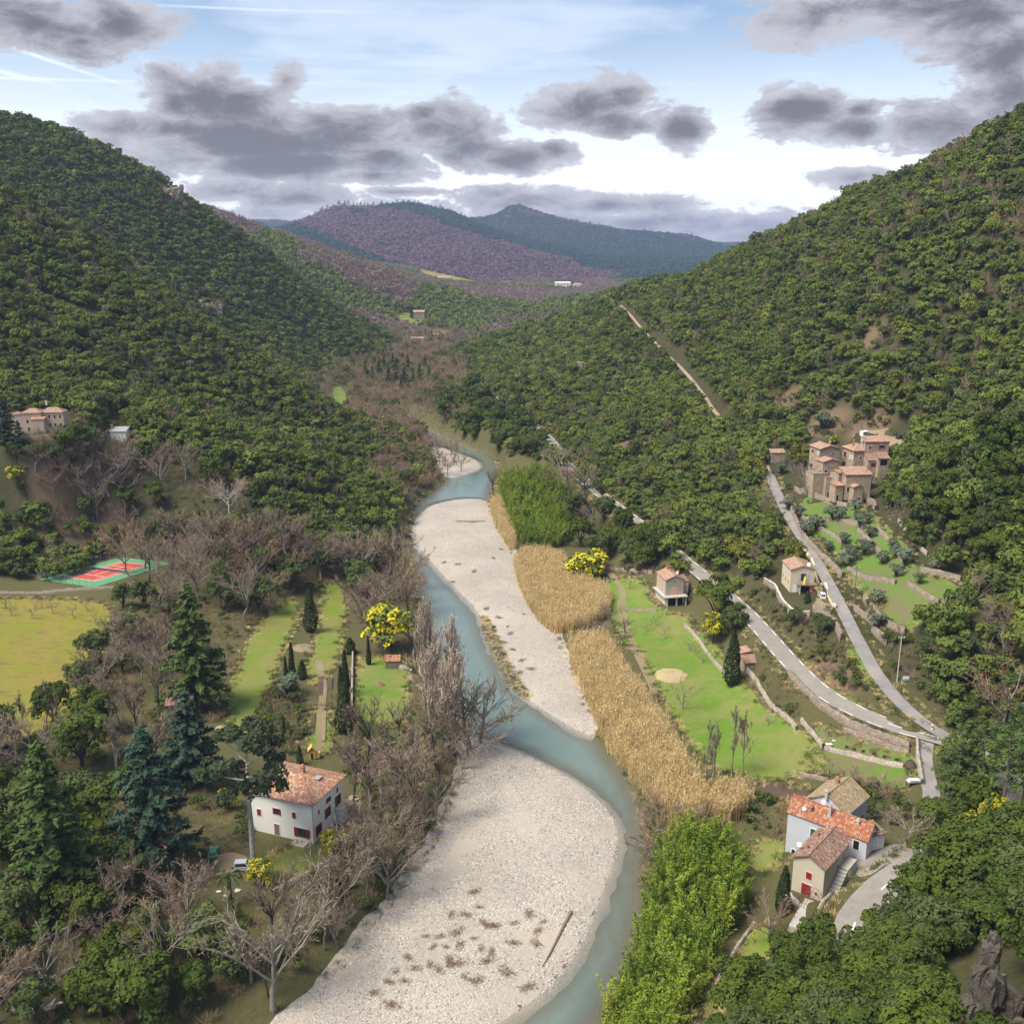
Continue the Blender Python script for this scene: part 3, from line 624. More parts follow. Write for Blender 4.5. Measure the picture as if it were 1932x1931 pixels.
def bare_proto(seed, m=None, bark=None, Ht=10, spread=.55, nlimb=6, trunkh=.28, n2=6, n3=6, n4=5, up=.15, tw=.05, wide=1.0, rk=.022, lead=.62):
    m = m or TWIG; bark = bark or BARKG
    rng = np.random.default_rng(seed); th = Ht * trunkh; r0 = Ht * rk
    lean = rng.normal(size=2) * .04 * Ht
    segs = [([(0, 0, -.5), (lean[0] * .3, lean[1] * .3, th * .6), (lean[0], lean[1], th), (lean[0] * 1.3, lean[1] * 1.3, Ht * lead)], [r0 * 1.15, r0 * .9, r0 * .72, r0 * .2])]
    A, D, L = [], [], []
    for i in range(nlimb):
        a = 2 * math.pi * i / nlimb + rng.uniform(-.5, .5); z = th * rng.uniform(.75, 1.25) + Ht * (.25 * (i % 3) / 3 if lead < .8 else .62 * i / nlimb)
        d = np.array([math.cos(a) * spread, math.sin(a) * spread, 1 - .35 * spread]) + rng.normal(size=3) * .12; d /= np.linalg.norm(d)
        A.append((lean[0], lean[1], z)); D.append(d); L.append((Ht - z) * rng.uniform(.62, .85) * wide)
    A, D, L = np.array(A), np.array(D), np.array(L)
    def bent(a, d, l, r, k=.12):
        mid = a + d * l * .5 + rng.normal(size=3) * l * k * .5; return ([tuple(a), tuple(mid), tuple(a + d * l)], [r, r * .65, r * .22])
    for a, d, l in zip(A, D, L): segs.append(bent(a, d, l, r0 * .48))
    A2, D2, L2 = grow(rng, A, D, L, n2, .42, up, .5)
    for a, d, l in zip(A2, D2, L2): segs.append(bent(a, d, l, r0 * .2))
    trunk = tubes_mesh('bare_trunk', segs, bark, 4)
    A3, D3, L3 = grow(rng, A2, D2, L2, n3, .5, up, .55, .15); V3, F3 = ribbons(rng, A3, A3 + D3 * L3[:, None], tw * 1.5)
    A4, D4, L4 = grow(rng, A3, D3, L3, n4, .5, up, .6, .1); V4, F4 = ribbons(rng, A4, A4 + D4 * L4[:, None], tw)
    return [('trunk', trunk), ('crown', mesh_np('bare_crown', np.vstack([V3, V4]), [np.vstack([F3, F4 + len(V3)])], [m]))]
def bare_simple(seed, m, Ht=8, n=420, tw=.11, spread=.5):
    rng = np.random.default_rng(seed); A = np.tile([0, 0, Ht * .12], (9, 1)).astype(float); D = rng.normal(size=(9, 3)) * spread + [0, 0, 1]; D /= np.linalg.norm(D, axis=1, keepdims=True); L = Ht * rng.uniform(.55, .85, 9)
    A2, D2, L2 = grow(rng, A, D, L, 8, .45, .1, .5); A3, D3, L3 = grow(rng, A2, D2, L2, max(2, n // 72), .5, .1, .55, .1)
    P0 = np.vstack([A, A2, A3]); P1 = np.vstack([A + D * L[:, None], A2 + D2 * L2[:, None], A3 + D3 * L3[:, None]]); w = np.concatenate([np.full(9, tw * 2), np.full(len(A2), tw * 1.2), np.full(len(A3), tw)])
    V, F = ribbons(rng, P0, P1, w); return mesh_np('bare_clump', V, F, [m])
def conifer_proto(seed, m, Ht=16, Rr=5, tiers=26, per=5, droop=.12, leaf_s=.85, dens=1.0, pw=.8, z0=.08):
    rng = np.random.default_rng(seed); Vs, Ns, segs = [], [], [([(0, 0, -.5), (0, 0, Ht * .5), (0, 0, Ht * .98)], [Ht * .022, Ht * .013, .03])]
    for i in range(tiers):
        f = (i + rng.uniform(0, .8)) / tiers; z = Ht * (z0 + (1 - z0) * f)
        for k in range(per):
            a = rng.uniform(0, 2 * math.pi); L = Rr * (1 - f) ** pw * rng.uniform(.68, 1.12) + .25
            d = np.array([math.cos(a), math.sin(a), .12]); s = np.array([-math.sin(a), math.cos(a), 0])
            n = int(max(6, L * 15 * dens)); u = rng.random(n) ** .75; w = (rng.random(n) - .5) * L * .55 * (1.05 - u)
            p = np.array([0, 0, z]) + d * (L * u)[:, None] + s * w[:, None]; p[:, 2] += -droop * L * u ** 2 * 1.2 + rng.normal(size=n) * .1 - np.abs(w) * .25
            Vs.append(p); Ns.append(np.tile([0, 0, 1.0], (n, 1)) + d * .35 + rng.normal(size=(n, 3)) * .38)
            if k < 3: segs.append(([(0, 0, z), tuple(np.array([0, 0, z]) + d * L * .7 + [0, 0, -droop * L * .5])], [.07, .02]))
    V, F = quads_at(rng, np.vstack(Vs), np.vstack(Ns), leaf_s, .38)
    return [('trunk', tubes_mesh('conifer_trunk', segs, BARK, 4)), ('crown', mesh_np('conifer_crown', V, F, [m]))]
def cypress_proto(seed, m, Ht=9, Rr=.95, n=1500, size=.42):
    rng = np.random.default_rng(seed); f = rng.random(n); a = rng.uniform(0, 2 * math.pi, n)
    r = Rr * np.minimum(1, (f + .03) / .18) ** .5 * (1 - f) ** .55 * (1 + .16 * np.sin(a * 3 + f * 9 + seed)) * rng.uniform(.75, 1.05, n)
    p = np.stack([r * np.cos(a), r * np.sin(a), .3 + f * (Ht - .3)], 1); N = np.stack([np.cos(a), np.sin(a), np.full(n, .35)], 1) + rng.normal(size=(n, 3)) * .45
    V, F = quads_at(rng, p, N, size, .5)
    return [('trunk', tubes_mesh('cypress_trunk', [([(0, 0, -.4), (0, 0, Ht * .5)], [.16, .07])], BARK)), ('crown', mesh_np('cypress_crown', V, F, [m]))]
def pine_proto(seed, m, Ht=13, flat=False, n=2400):
    rng = np.random.default_rng(seed); segs = [([(0, 0, -.5), (.2, 0, Ht * .45), (.1, .2, Ht * .93)], [.28, .2, .05])]; L = []
    if flat:
        for i in range(15):
            a = 2.4 * i; f = math.sqrt(i / 15) * .85; L.append((Ht * .55 * f * math.cos(a), Ht * .55 * f * math.sin(a), Ht * (.88 - .28 * f * f), Ht * .17, Ht * .11))
            segs.append(([(.1, 0, Ht * .4), (L[-1][0] * .9, L[-1][1] * .9, L[-1][2] - .3)], [.12, .04]))
    else:
        for i in range(20):
            f = i / 20; a = 2.4 * i; z = Ht * (.32 + .66 * f); r = Ht * .26 * (1 - f * .75) * rng.uniform(.6, 1.1)
            L.append((r * math.cos(a), r * math.sin(a), z, Ht * .105 * (1 - .35 * f), Ht * .065)); segs.append(([(.15, .05, z - .6), (L[-1][0], L[-1][1], z)], [.08, .03]))
    V, F = crown_leaves(rng, L, n, .55, sub=6, asp=.3, jit=.9)
    return [('trunk', tubes_mesh('pine_trunk', segs, BARKG if not flat else BARK, 5)), ('crown', mesh_np('pine_crown', V, F, [m]))]
def instance(parts, name, loc, sc=1.0, rz=0.0, label='', cat='tree', group=None, sz=None):
    t = thing(name, label, cat, loc, rz, (sc, sc, sz or sc), group)
    for pn, me in parts: obj(pn, me, t)
    return t
def gn_scatter(name, pts, protos, rng, smin=.8, smax=1.2, kind='stuff', tilt=0.0, zsc=None):
    """one object: prototype meshes instanced on points by geometry nodes (uncountable growth)"""
    pts = np.asarray(pts, np.float32); n = len(pts)
    me = bpy.data.meshes.new(name); me.vertices.add(n); me.vertices.foreach_set('co', pts.ravel()); me.update()
    rot = np.zeros((n, 3), np.float32); rot[:, 2] = rng.uniform(0, 6.283, n); rot[:, :2] = rng.normal(size=(n, 2)) * tilt
    s = rng.uniform(smin, smax, n); S = np.stack([s, s, s * (rng.uniform(*zsc, n) if zsc else 1)], 1).astype(np.float32)
    for an, dat in (('rot', rot), ('scl', S)):
        at = me.attributes.new(an, 'FLOAT_VECTOR', 'POINT'); at.data.foreach_set('vector', dat.ravel())
    at = me.attributes.new('pick', 'INT', 'POINT'); at.data.foreach_set('value', rng.integers(0, len(protos), n).astype(np.int32))
    o = obj(name, me, kind=kind)
    pc = bpy.data.collections.new(name + '_kinds')
    for i, p in enumerate(protos): pc.objects.link(bpy.data.objects.new(f'{name}_kind_{i:02d}', p))
    ng = bpy.data.node_groups.new(name, 'GeometryNodeTree'); ng.interface.new_socket('Geometry', in_out='INPUT', socket_type='NodeSocketGeometry'); ng.interface.new_socket('Geometry', in_out='OUTPUT', socket_type='NodeSocketGeometry')
    N = ng.nodes; gi, go = N.new('NodeGroupInput'), N.new('NodeGroupOutput'); iop = N.new('GeometryNodeInstanceOnPoints'); ci = N.new('GeometryNodeCollectionInfo')
    ci.inputs['Collection'].default_value = pc; ci.inputs['Separate Children'].default_value = True; ci.inputs['Reset Children'].default_value = True
    iop.inputs['Pick Instance'].default_value = True
    def att(nm, ty):
        a = N.new('GeometryNodeInputNamedAttribute'); a.data_type = ty; a.inputs['Name'].default_value = nm; return a.outputs['Attribute']
    lk = ng.links.new; lk(gi.outputs[0], iop.inputs['Points']); lk(ci.outputs[0], iop.inputs['Instance']); lk(att('pick', 'INT'), iop.inputs['Instance Index']); lk(att('rot', 'FLOAT_VECTOR'), iop.inputs['Rotation']); lk(att('scl', 'FLOAT_VECTOR'), iop.inputs['Scale'])
    lk(iop.outputs[0], go.inputs[0])
    md = o.modifiers.new('scatter', 'NODES'); md.node_group = ng
    return o
# ------------------------------------------------------------------ the ground, river, roads, walls
rng0 = np.random.default_rng(7)
def vdir(deg): return np.array([math.cos(R(deg)), math.sin(R(deg))])
def pads_for(C, rot, a, b, z, m=1.2):
    u, v = vdir(rot), vdir(rot + 90); n = max(1, round(max(a, b) / min(a, b)))
    for i in range(n):
        f = (i + .5) / n; c = np.array(C[:2]) + (u * a * f + v * b * .5 if a >= b else u * a * .5 + v * b * f); pad(c[0], c[1], min(a, b) * .62 + m * .5, z)
HS = {   # near corner, heading of the facade running to the right of it, its length, length of the facade running back to the left, foot, eaves
    'white': (pz(592.5, 1591, 4.6), 69, 10.2, 12.6, 4.4, 12.0), 'beige': (pz(1550.4, 1697.9, 7), 50, 9.4, 4.8, 6.6, 12.4), 'gray': (pz(1636, 1586, 12), 50, 4.4, 13.0, 4.2, 12.0),
    'pink': (pz(1258, 1144.6, 5), 12, 5.8, 9.2, 4.9, 7.6), 'cream': (pz(1489.8, 1116, 18), 1, 6.0, 7.4, 17.6, 23.8),
}
pads_for(*[HS['white'][i] for i in (0, 1, 2, 3)], 4.5); pads_for(*[HS['beige'][i] for i in (0, 1, 2, 3)], 6.7, .2); pads_for(*[HS['pink'][i] for i in (0, 1, 2, 3)], 5.0)
pads_for(*[HS['cream'][i] for i in (0, 1, 2, 3)], 17.9, 2.0); pad(77, 224, 3.0, 18.6)
TEN = [pz(a, b, 10.2) for a, b in [(124, 1088.5), (181, 1096.5), (283, 1065.5), (228, 1059.5)]]
_tc = np.mean(TEN, 0); pad(_tc[0], _tc[1], 13.5, 10.1)
pad(*pz(70, 815, 46)[:2], 11, 45.5); pad(*pz(218, 812, 41)[:2], 4, 40.5)
for q in [(1550, 928, 29.9, 4.2), (1585, 928, 29.6, 4.2), (1622, 928, 29.8, 4.5), (1655, 880, 34.5, 4), (1468, 868, 30.5, 3.5), (1700, 826, 39.5, 3.5), (1632, 818, 40.5, 3)]: pad(*pz(q[0], q[1], q[2])[:2], q[3], q[2])

GAZ, GNR = 560, 620
def build_ground():
    az = np.linspace(R(-46), R(46), GAZ); rr = np.geomspace(45, 8200, GNR)
    A, RR = np.meshgrid(az, rr); X, Y = RR * np.sin(A), RR * np.cos(A); Z = H(X, Y)
    i = np.arange(GAZ * GNR).reshape(GNR, GAZ)
    F = np.stack([i[:-1, :-1], i[:-1, 1:], i[1:, 1:], i[1:, :-1]], -1).reshape(-1, 4)
    me = mesh_np('ground', np.stack([X, Y, Z], -1).reshape(-1, 3), [F], [GROUND], True)
    z0 = base_h(X, Y); hill = sstep(9, 20, z0)[..., None]
    c = np.array([.108, .104, .044]) * (1 - hill) + np.array([.050, .053, .025]) * hill  # hill ground tinted dark, painting shade and undergrowth into gaps between crowns
    far = sstep(1100, 1500, Y)[..., None]; c = c * (1 - far) + np.array([.115, .085, .07]) * far
    bed = sdist(X.ravel(), Y.ravel(), CHAN).reshape(X.shape); b = sstep(-.5, 1.0, bed)[..., None]; c = c * (1 - b) + np.array([.17, .155, .115]) * b
    bare_soil = np.zeros(X.shape)                               # bare reddish ground and rock seen between the trees
    for px, py, r in [(1190, 840, 9), (1120, 790, 7), (1280, 1075, 5), (1480, 760, 8), (1060, 690, 8), (330, 370, 14), (150, 930, 16), (1350, 1000, 8), (1560, 800, 9), (1640, 805, 8), (1580, 1290, 6), (1560, 1260, 5), (1640, 640, 6)]:
        q = P(px, py); bare_soil = np.maximum(bare_soil, 1 - sstep(r * .5, r * 1.3, np.hypot(X - q[0], Y - q[1])))
    bare_soil = bare_soil[..., None] * .65; c = c * (1 - bare_soil) + np.array([.26, .17, .115]) * bare_soil
    at = me.color_attributes.new('tint', 'FLOAT_COLOR', 'POINT')
    at.data.foreach_set('color', np.concatenate([c, np.ones(c.shape[:2] + (1,))], -1).astype(np.float32).ravel())
    return struct('ground', me)
build_ground()

def resample(Pp, step, closed=True):
    Pp = np.asarray(Pp, float); Q = np.vstack([Pp, Pp[:1]]) if closed else Pp
    L = np.concatenate([[0], np.cumsum(np.linalg.norm(np.diff(Q[:, :2], axis=0), axis=1))]); n = max(3, int(L[-1] / step))
    s = np.linspace(0, L[-1], n + (0 if closed else 1), endpoint=not closed)
    return np.stack([np.interp(s, L, Q[:, k]) for k in range(Q.shape[1])], 1)
def sheet_mesh(name, poly, m, step, dz, zfun=None, ragged=0.0):
    B = resample(poly, step)[:, :2]
    if ragged:
        nrm = np.roll(B, -1, 0) - np.roll(B, 1, 0); nrm = np.stack([nrm[:, 1], -nrm[:, 0]], 1); nrm /= np.linalg.norm(nrm, axis=1, keepdims=True) + 1e-9
        B = B + nrm * ((fbm(B[:, 0], B[:, 1], 5, 3, 31) - .5) * 2 * ragged + (fbm(B[:, 0], B[:, 1], 1.6, 2, 33) - .5) * ragged)[:, None]
    lo, hi = B.min(0), B.max(0); gx, gy = np.meshgrid(np.arange(lo[0], hi[0], step), np.arange(lo[1], hi[1], step))
    gx = gx.ravel() + rng0.uniform(-.2, .2, gx.size) * step; gy = gy.ravel() + rng0.uniform(-.2, .2, gy.size) * step
    k = sdist(gx, gy, B) > step * .55; pts = np.vstack([B, np.stack([gx[k], gy[k]], 1)])
    e = [(i, (i + 1) % len(B)) for i in range(len(B))]
    v, _, f, *_ = geometry.delaunay_2d_cdt([Vector(p) for p in pts], e, [], 1, 1e-5)
    v = np.array([(p.x, p.y) for p in v]); z = (zfun or H)(v[:, 0], v[:, 1]) + dz
    f = np.array([q for q in f if len(q) == 3], np.int32)
    a = v[f[:, 1]] - v[f[:, 0]]; b = v[f[:, 2]] - v[f[:, 0]]; s = a[:, 0] * b[:, 1] - a[:, 1] * b[:, 0] < 0; f[s] = f[s][:, ::-1]
    return mesh_np(name, np.column_stack([v, z]), [f], [m], True)
# river
wm = sheet_mesh('river', np.vstack([CHAN + np.sign(CHAN - CHAN.mean(0)) * [3, 0]]), WATER, 2.2, 0.0, lambda x, y: np.zeros(x.shape))
_co = np.empty(len(wm.vertices) * 3, np.float32); wm.vertices.foreach_get('co', _co); _co = _co.reshape(-1, 3)
at = wm.attributes.new('depth', 'FLOAT', 'POINT'); at.data.foreach_set('value', np.maximum(0, -H(_co[:, 0], _co[:, 1])).astype(np.float32))
struct('river', wm)
def outset(Pp, d):
    n = np.roll(Pp, -1, 0) - np.roll(Pp, 1, 0); n = np.stack([n[:, 1], -n[:, 0]], 1); n /= np.linalg.norm(n, axis=1, keepdims=True) + 1e-9
    if inside(np.array([Pp[0, 0] + n[0, 0] * .5]), np.array([Pp[0, 1] + n[0, 1] * .5]), Pp)[0]: n = -n
    return Pp + n * d
for b in BARS: struct('gravel_bank', sheet_mesh('gravel_bank', outset(b, 1.6), GRAVEL, 1.3, .07, None, .8))
# grass
SHEETS = [
    ('meadow', G_YEL, [(-140, 1128), (0, 1130), (60, 1128), (140, 1132), (218, 1140), (207, 1190), (187, 1240), (165, 1280), (150, 1330), (60, 1400), (-140, 1425)], 2.0),
    ('lawn', G_GRN, [(522, 1138), (566, 1130), (562, 1180), (542, 1210), (522, 1250), (512, 1290), (492, 1350), (450, 1402), (425, 1395), (432, 1310), (450, 1250), (480, 1190)], 1.5),
    ('lawn', G_GRN, [(608, 1108), (640, 1092), (655, 1130), (650, 1180), (642, 1222), (632, 1262), (590, 1300), (572, 1262), (590, 1225), (602, 1180), (606, 1140)], 1.5),
    ('lawn', G_BRI, [(668, 1248), (700, 1240), (765, 1238), (772, 1290), (768, 1372), (700, 1366), (668, 1360)], 1.5),
    ('lawn', G_BRI, [(580, 1335), (628, 1335), (630, 1425), (576, 1422)], 1.2),
    ('meadow', G_BRI, [(1135, 1092), (1215, 1085), (1232, 1150), (1296, 1158), (1312, 1192), (1366, 1232), (1400, 1280), (1440, 1328), (1505, 1372), (1556, 1420), (1552, 1448), (1480, 1472), (1400, 1468), (1335, 1445), (1300, 1400), (1262, 1335), (1235, 1290), (1212, 1240), (1165, 1190), (1140, 1150)], 2.0),
    ('terrace', G_MIX, [(1495, 950), (1560, 932), (1620, 950), (1650, 985), (1690, 1000), (1720, 1050), (1745, 1090), (1790, 1095), (1818, 1110), (1812, 1145), (1760, 1160), (1720, 1190), (1680, 1195), (1640, 1150), (1614, 1110), (1590, 1080), (1562, 1040), (1522, 1000)], 2.0),
    ('terrace', G_MIX, [(1522, 1368), (1580, 1380), (1650, 1398), (1722, 1420), (1728, 1470), (1690, 1492), (1620, 1480), (1530, 1455), (1520, 1430), (1552, 1412)], 1.5),
    ('garden_plot', G_SOIL, [(1355, 1474), (1440, 1472), (1530, 1488), (1572, 1503), (1530, 1516), (1440, 1506), (1370, 1492)], 1.5),
    ('lawn', G_BRI, [(1412, 1590), (1482, 1574), (1484, 1620), (1445, 1650), (1415, 1640)], 1.2),
    ('lawn', G_GRN, [(1435, 1742), (1470, 1762), (1450, 1830), (1405, 1890), (1320, 1930), (1350, 1845), (1405, 1775)], 1.2),
    ('lawn', G_GRN, [(540, 1600), (650, 1560), (690, 1585), (640, 1625), (560, 1660), (480, 1665), (470, 1635)], 1.5),
    ('field', G_BRI, [(626, 732), (650, 730), (656, 762), (642, 768), (629, 755)], 4.0),
    ('field', G_BRI, [(757, 590), (792, 592), (800, 612), (772, 614), (748, 604)], 8.0), ('field', G_YEL, [(812, 622), (850, 626), (842, 640), (815, 642), (790, 636)], 8.0), ('field', G_YEL, [(800, 498), (850, 502), (900, 522), (980, 528), (960, 536), (860, 532), (790, 516)], 25.0),
    ('yard', G_DIRT, [(545, 1545), (650, 1505), (690, 1515), (680, 1545), (600, 1595)], 2.0), ('yard', G_DIRT, [(395, 1620), (440, 1600), (480, 1618), (490, 1640), (440, 1655), (405, 1645)], 1.2),
    ('yard', G_PATH, [(1532, 1112), (1560, 1120), (1572, 1150), (1560, 1160), (1538, 1140)], 1.0), ('yard', ASPH, [(1600, 1630), (1625, 1608), (1660, 1596), (1700, 1590), (1735, 1600), (1720, 1620), (1650, 1640), (1620, 1660)], 1.5),
    ('yard', G_DIRT, [(1600, 822), (1640, 812), (1690, 818), (1712, 830), (1690, 840), (1650, 830)], 1.5),
    ('grass_verge', G_BRI, [(1608, 1215), (1630, 1255), (1660, 1295), (1640, 1290), (1605, 1250), (1595, 1225)], 1.2), ('grass_verge', G_GRN, [(1425, 1150), (1480, 1215), (1530, 1272), (1590, 1312), (1640, 1338), (1660, 1352), (1600, 1330), (1545, 1295), (1492, 1245), (1440, 1185)], 1.0),
]
for nm, m, pl, st in SHEETS: struct(nm, sheet_mesh(nm, Ppoly(pl), m, st, .10 if st < 3 else .8, None, 1.3 if st < 3 else .5))
# track across the meadow, path of the garden
def ribbon(Pw, hw, dz, nx=4, zf=None):
    Pw = resample(Pw, 1.0, False); T = np.gradient(Pw[:, :2], axis=0); T /= np.linalg.norm(T, axis=1, keepdims=True) + 1e-9; Nn = np.stack([-T[:, 1], T[:, 0]], 1)
    offs = np.linspace(-1, 1, nx + 1) * hw; V = (Pw[:, None, :2] + Nn[:, None] * offs[None, :, None])
    Z = (H(V[..., 0], V[..., 1]) if zf is None else np.repeat(Pw[:, 2:3], nx + 1, 1)) + dz
    V = np.concatenate([V, Z[..., None]], -1); n = len(Pw); i = np.arange(n * (nx + 1)).reshape(n, nx + 1)
    return V.reshape(-1, 3), np.stack([i[:-1, :-1], i[1:, :-1], i[1:, 1:], i[:-1, 1:]], -1).reshape(-1, 4), Pw, Nn
def wpath(pts, n=2): return chaikin(np.array([P(*p) for p in pts]), False, n)
for nm, pts, hw in [('footpath', [(1170, 1130), (1178, 1180), (1200, 1230), (1222, 1275), (1240, 1310)], 1.0), ('footpath', [(600, 1245), (612, 1290), (606, 1340), (604, 1425)], .8), ('footpath', [(1150, 1080), (1175, 1110), (1178, 1150)], .8)]:
    V, F, *_ = ribbon(wpath(pts), hw, .14); struct(nm, mesh_np(nm, V, [F[:, ::-1]], [G_PATH], True))
# roads
def make_road(name, Pw, hw, m):
    V, F, Pq, Nn = ribbon(Pw, hw, .06, 4, True); me = mesh_np(name, V, [F[:, ::-1]], [m], True)
    return struct(name, me), Pq, Nn
main_road, MQ, MN = make_road('road', ROADS[0][0], 2.55, ASPH); lane, LQ, LN = make_road('lane', ROADS[1][0], 1.55, ASPH2)
make_road('dirt_track', ROADS[2][0], 1.0, DIRT); make_road('driveway', ROADS[3][0], 1.45, ASPH2)
def dash(Pq, Nn, i0, i1, off, w=.16):
    i = np.arange(i0, min(i1, len(Pq) - 1) + 1); c = Pq[i, :2] + Nn[i] * off; V = np.concatenate([np.column_stack([c + Nn[i] * s * w / 2, Pq[i, 2] + .085]) for s in (-1, 1)]); n = len(i); k = np.arange(n - 1)
    return mesh_np('marking_dash', V, [np.stack([k, k + 1, k + 1 + n, k + n], 1)[:, ::-1]], [PAINT])
Lm = len(MQ); jn = int(np.argmin(np.hypot(MQ[:, 0] - 80, MQ[:, 1] - 168)))
for off in (-2.2, 2.2):
    for i in range(20, jn - 4, 6): obj('marking_dash', dash(MQ, MN, i, i + 3, off, .2), main_road)
for i in range(jn + 12, Lm - 4, 12): obj('marking_dash', dash(MQ, MN, i, i + 3, 0.0, .24), main_road)
for i in (jn - 9, jn - 3): obj('marking_dash', dash(MQ, MN, i, i + 4, .1, .22), main_road)

# stone walls
def wall_mesh(Pw, h, th, m, step=.9, jag=.12, base=.6, coping=None):
    Q = resample(Pw, step, False); T = np.gradient(Q[:, :2], axis=0); T /= np.linalg.norm(T, axis=1, keepdims=True) + 1e-9; N = np.stack([-T[:, 1], T[:, 0]], 1); n = len(Q)
    zg = H(Q[:, 0], Q[:, 1]); zg = np.convolve(np.pad(zg, 2, 'edge'), np.ones(5) / 5, 'valid'); top = zg + h + (rng0.random(n) - .5) * 2 * jag
    ring = [(-th / 2 * 1.15, zg - base), (-th / 2, top), (th / 2, top + (rng0.random(n) - .5) * jag), (th / 2 * 1.15, zg - base)]
    V = np.concatenate([np.column_stack([Q[:, :2] + N * o, z]) for o, z in ring]); k = np.arange(n - 1); F = []
    for r in range(3): F.append(np.stack([k + r * n, k + 1 + r * n, k + 1 + (r + 1) * n, k + (r + 1) * n], 1)[:, ::-1])
    mi = np.concatenate([np.full(n - 1, 1 if (coping and r == 1) else 0) for r in range(3)])
    E = np.array([[0, n, 2 * n, 3 * n], [n - 1, 2 * n - 1, 3 * n - 1, 4 * n - 1][::-1]])
    return mesh_np('wall', V, [np.vstack(F), E], [m] + ([coping] if coping else []), False, np.concatenate([mi, [0, 0]]))
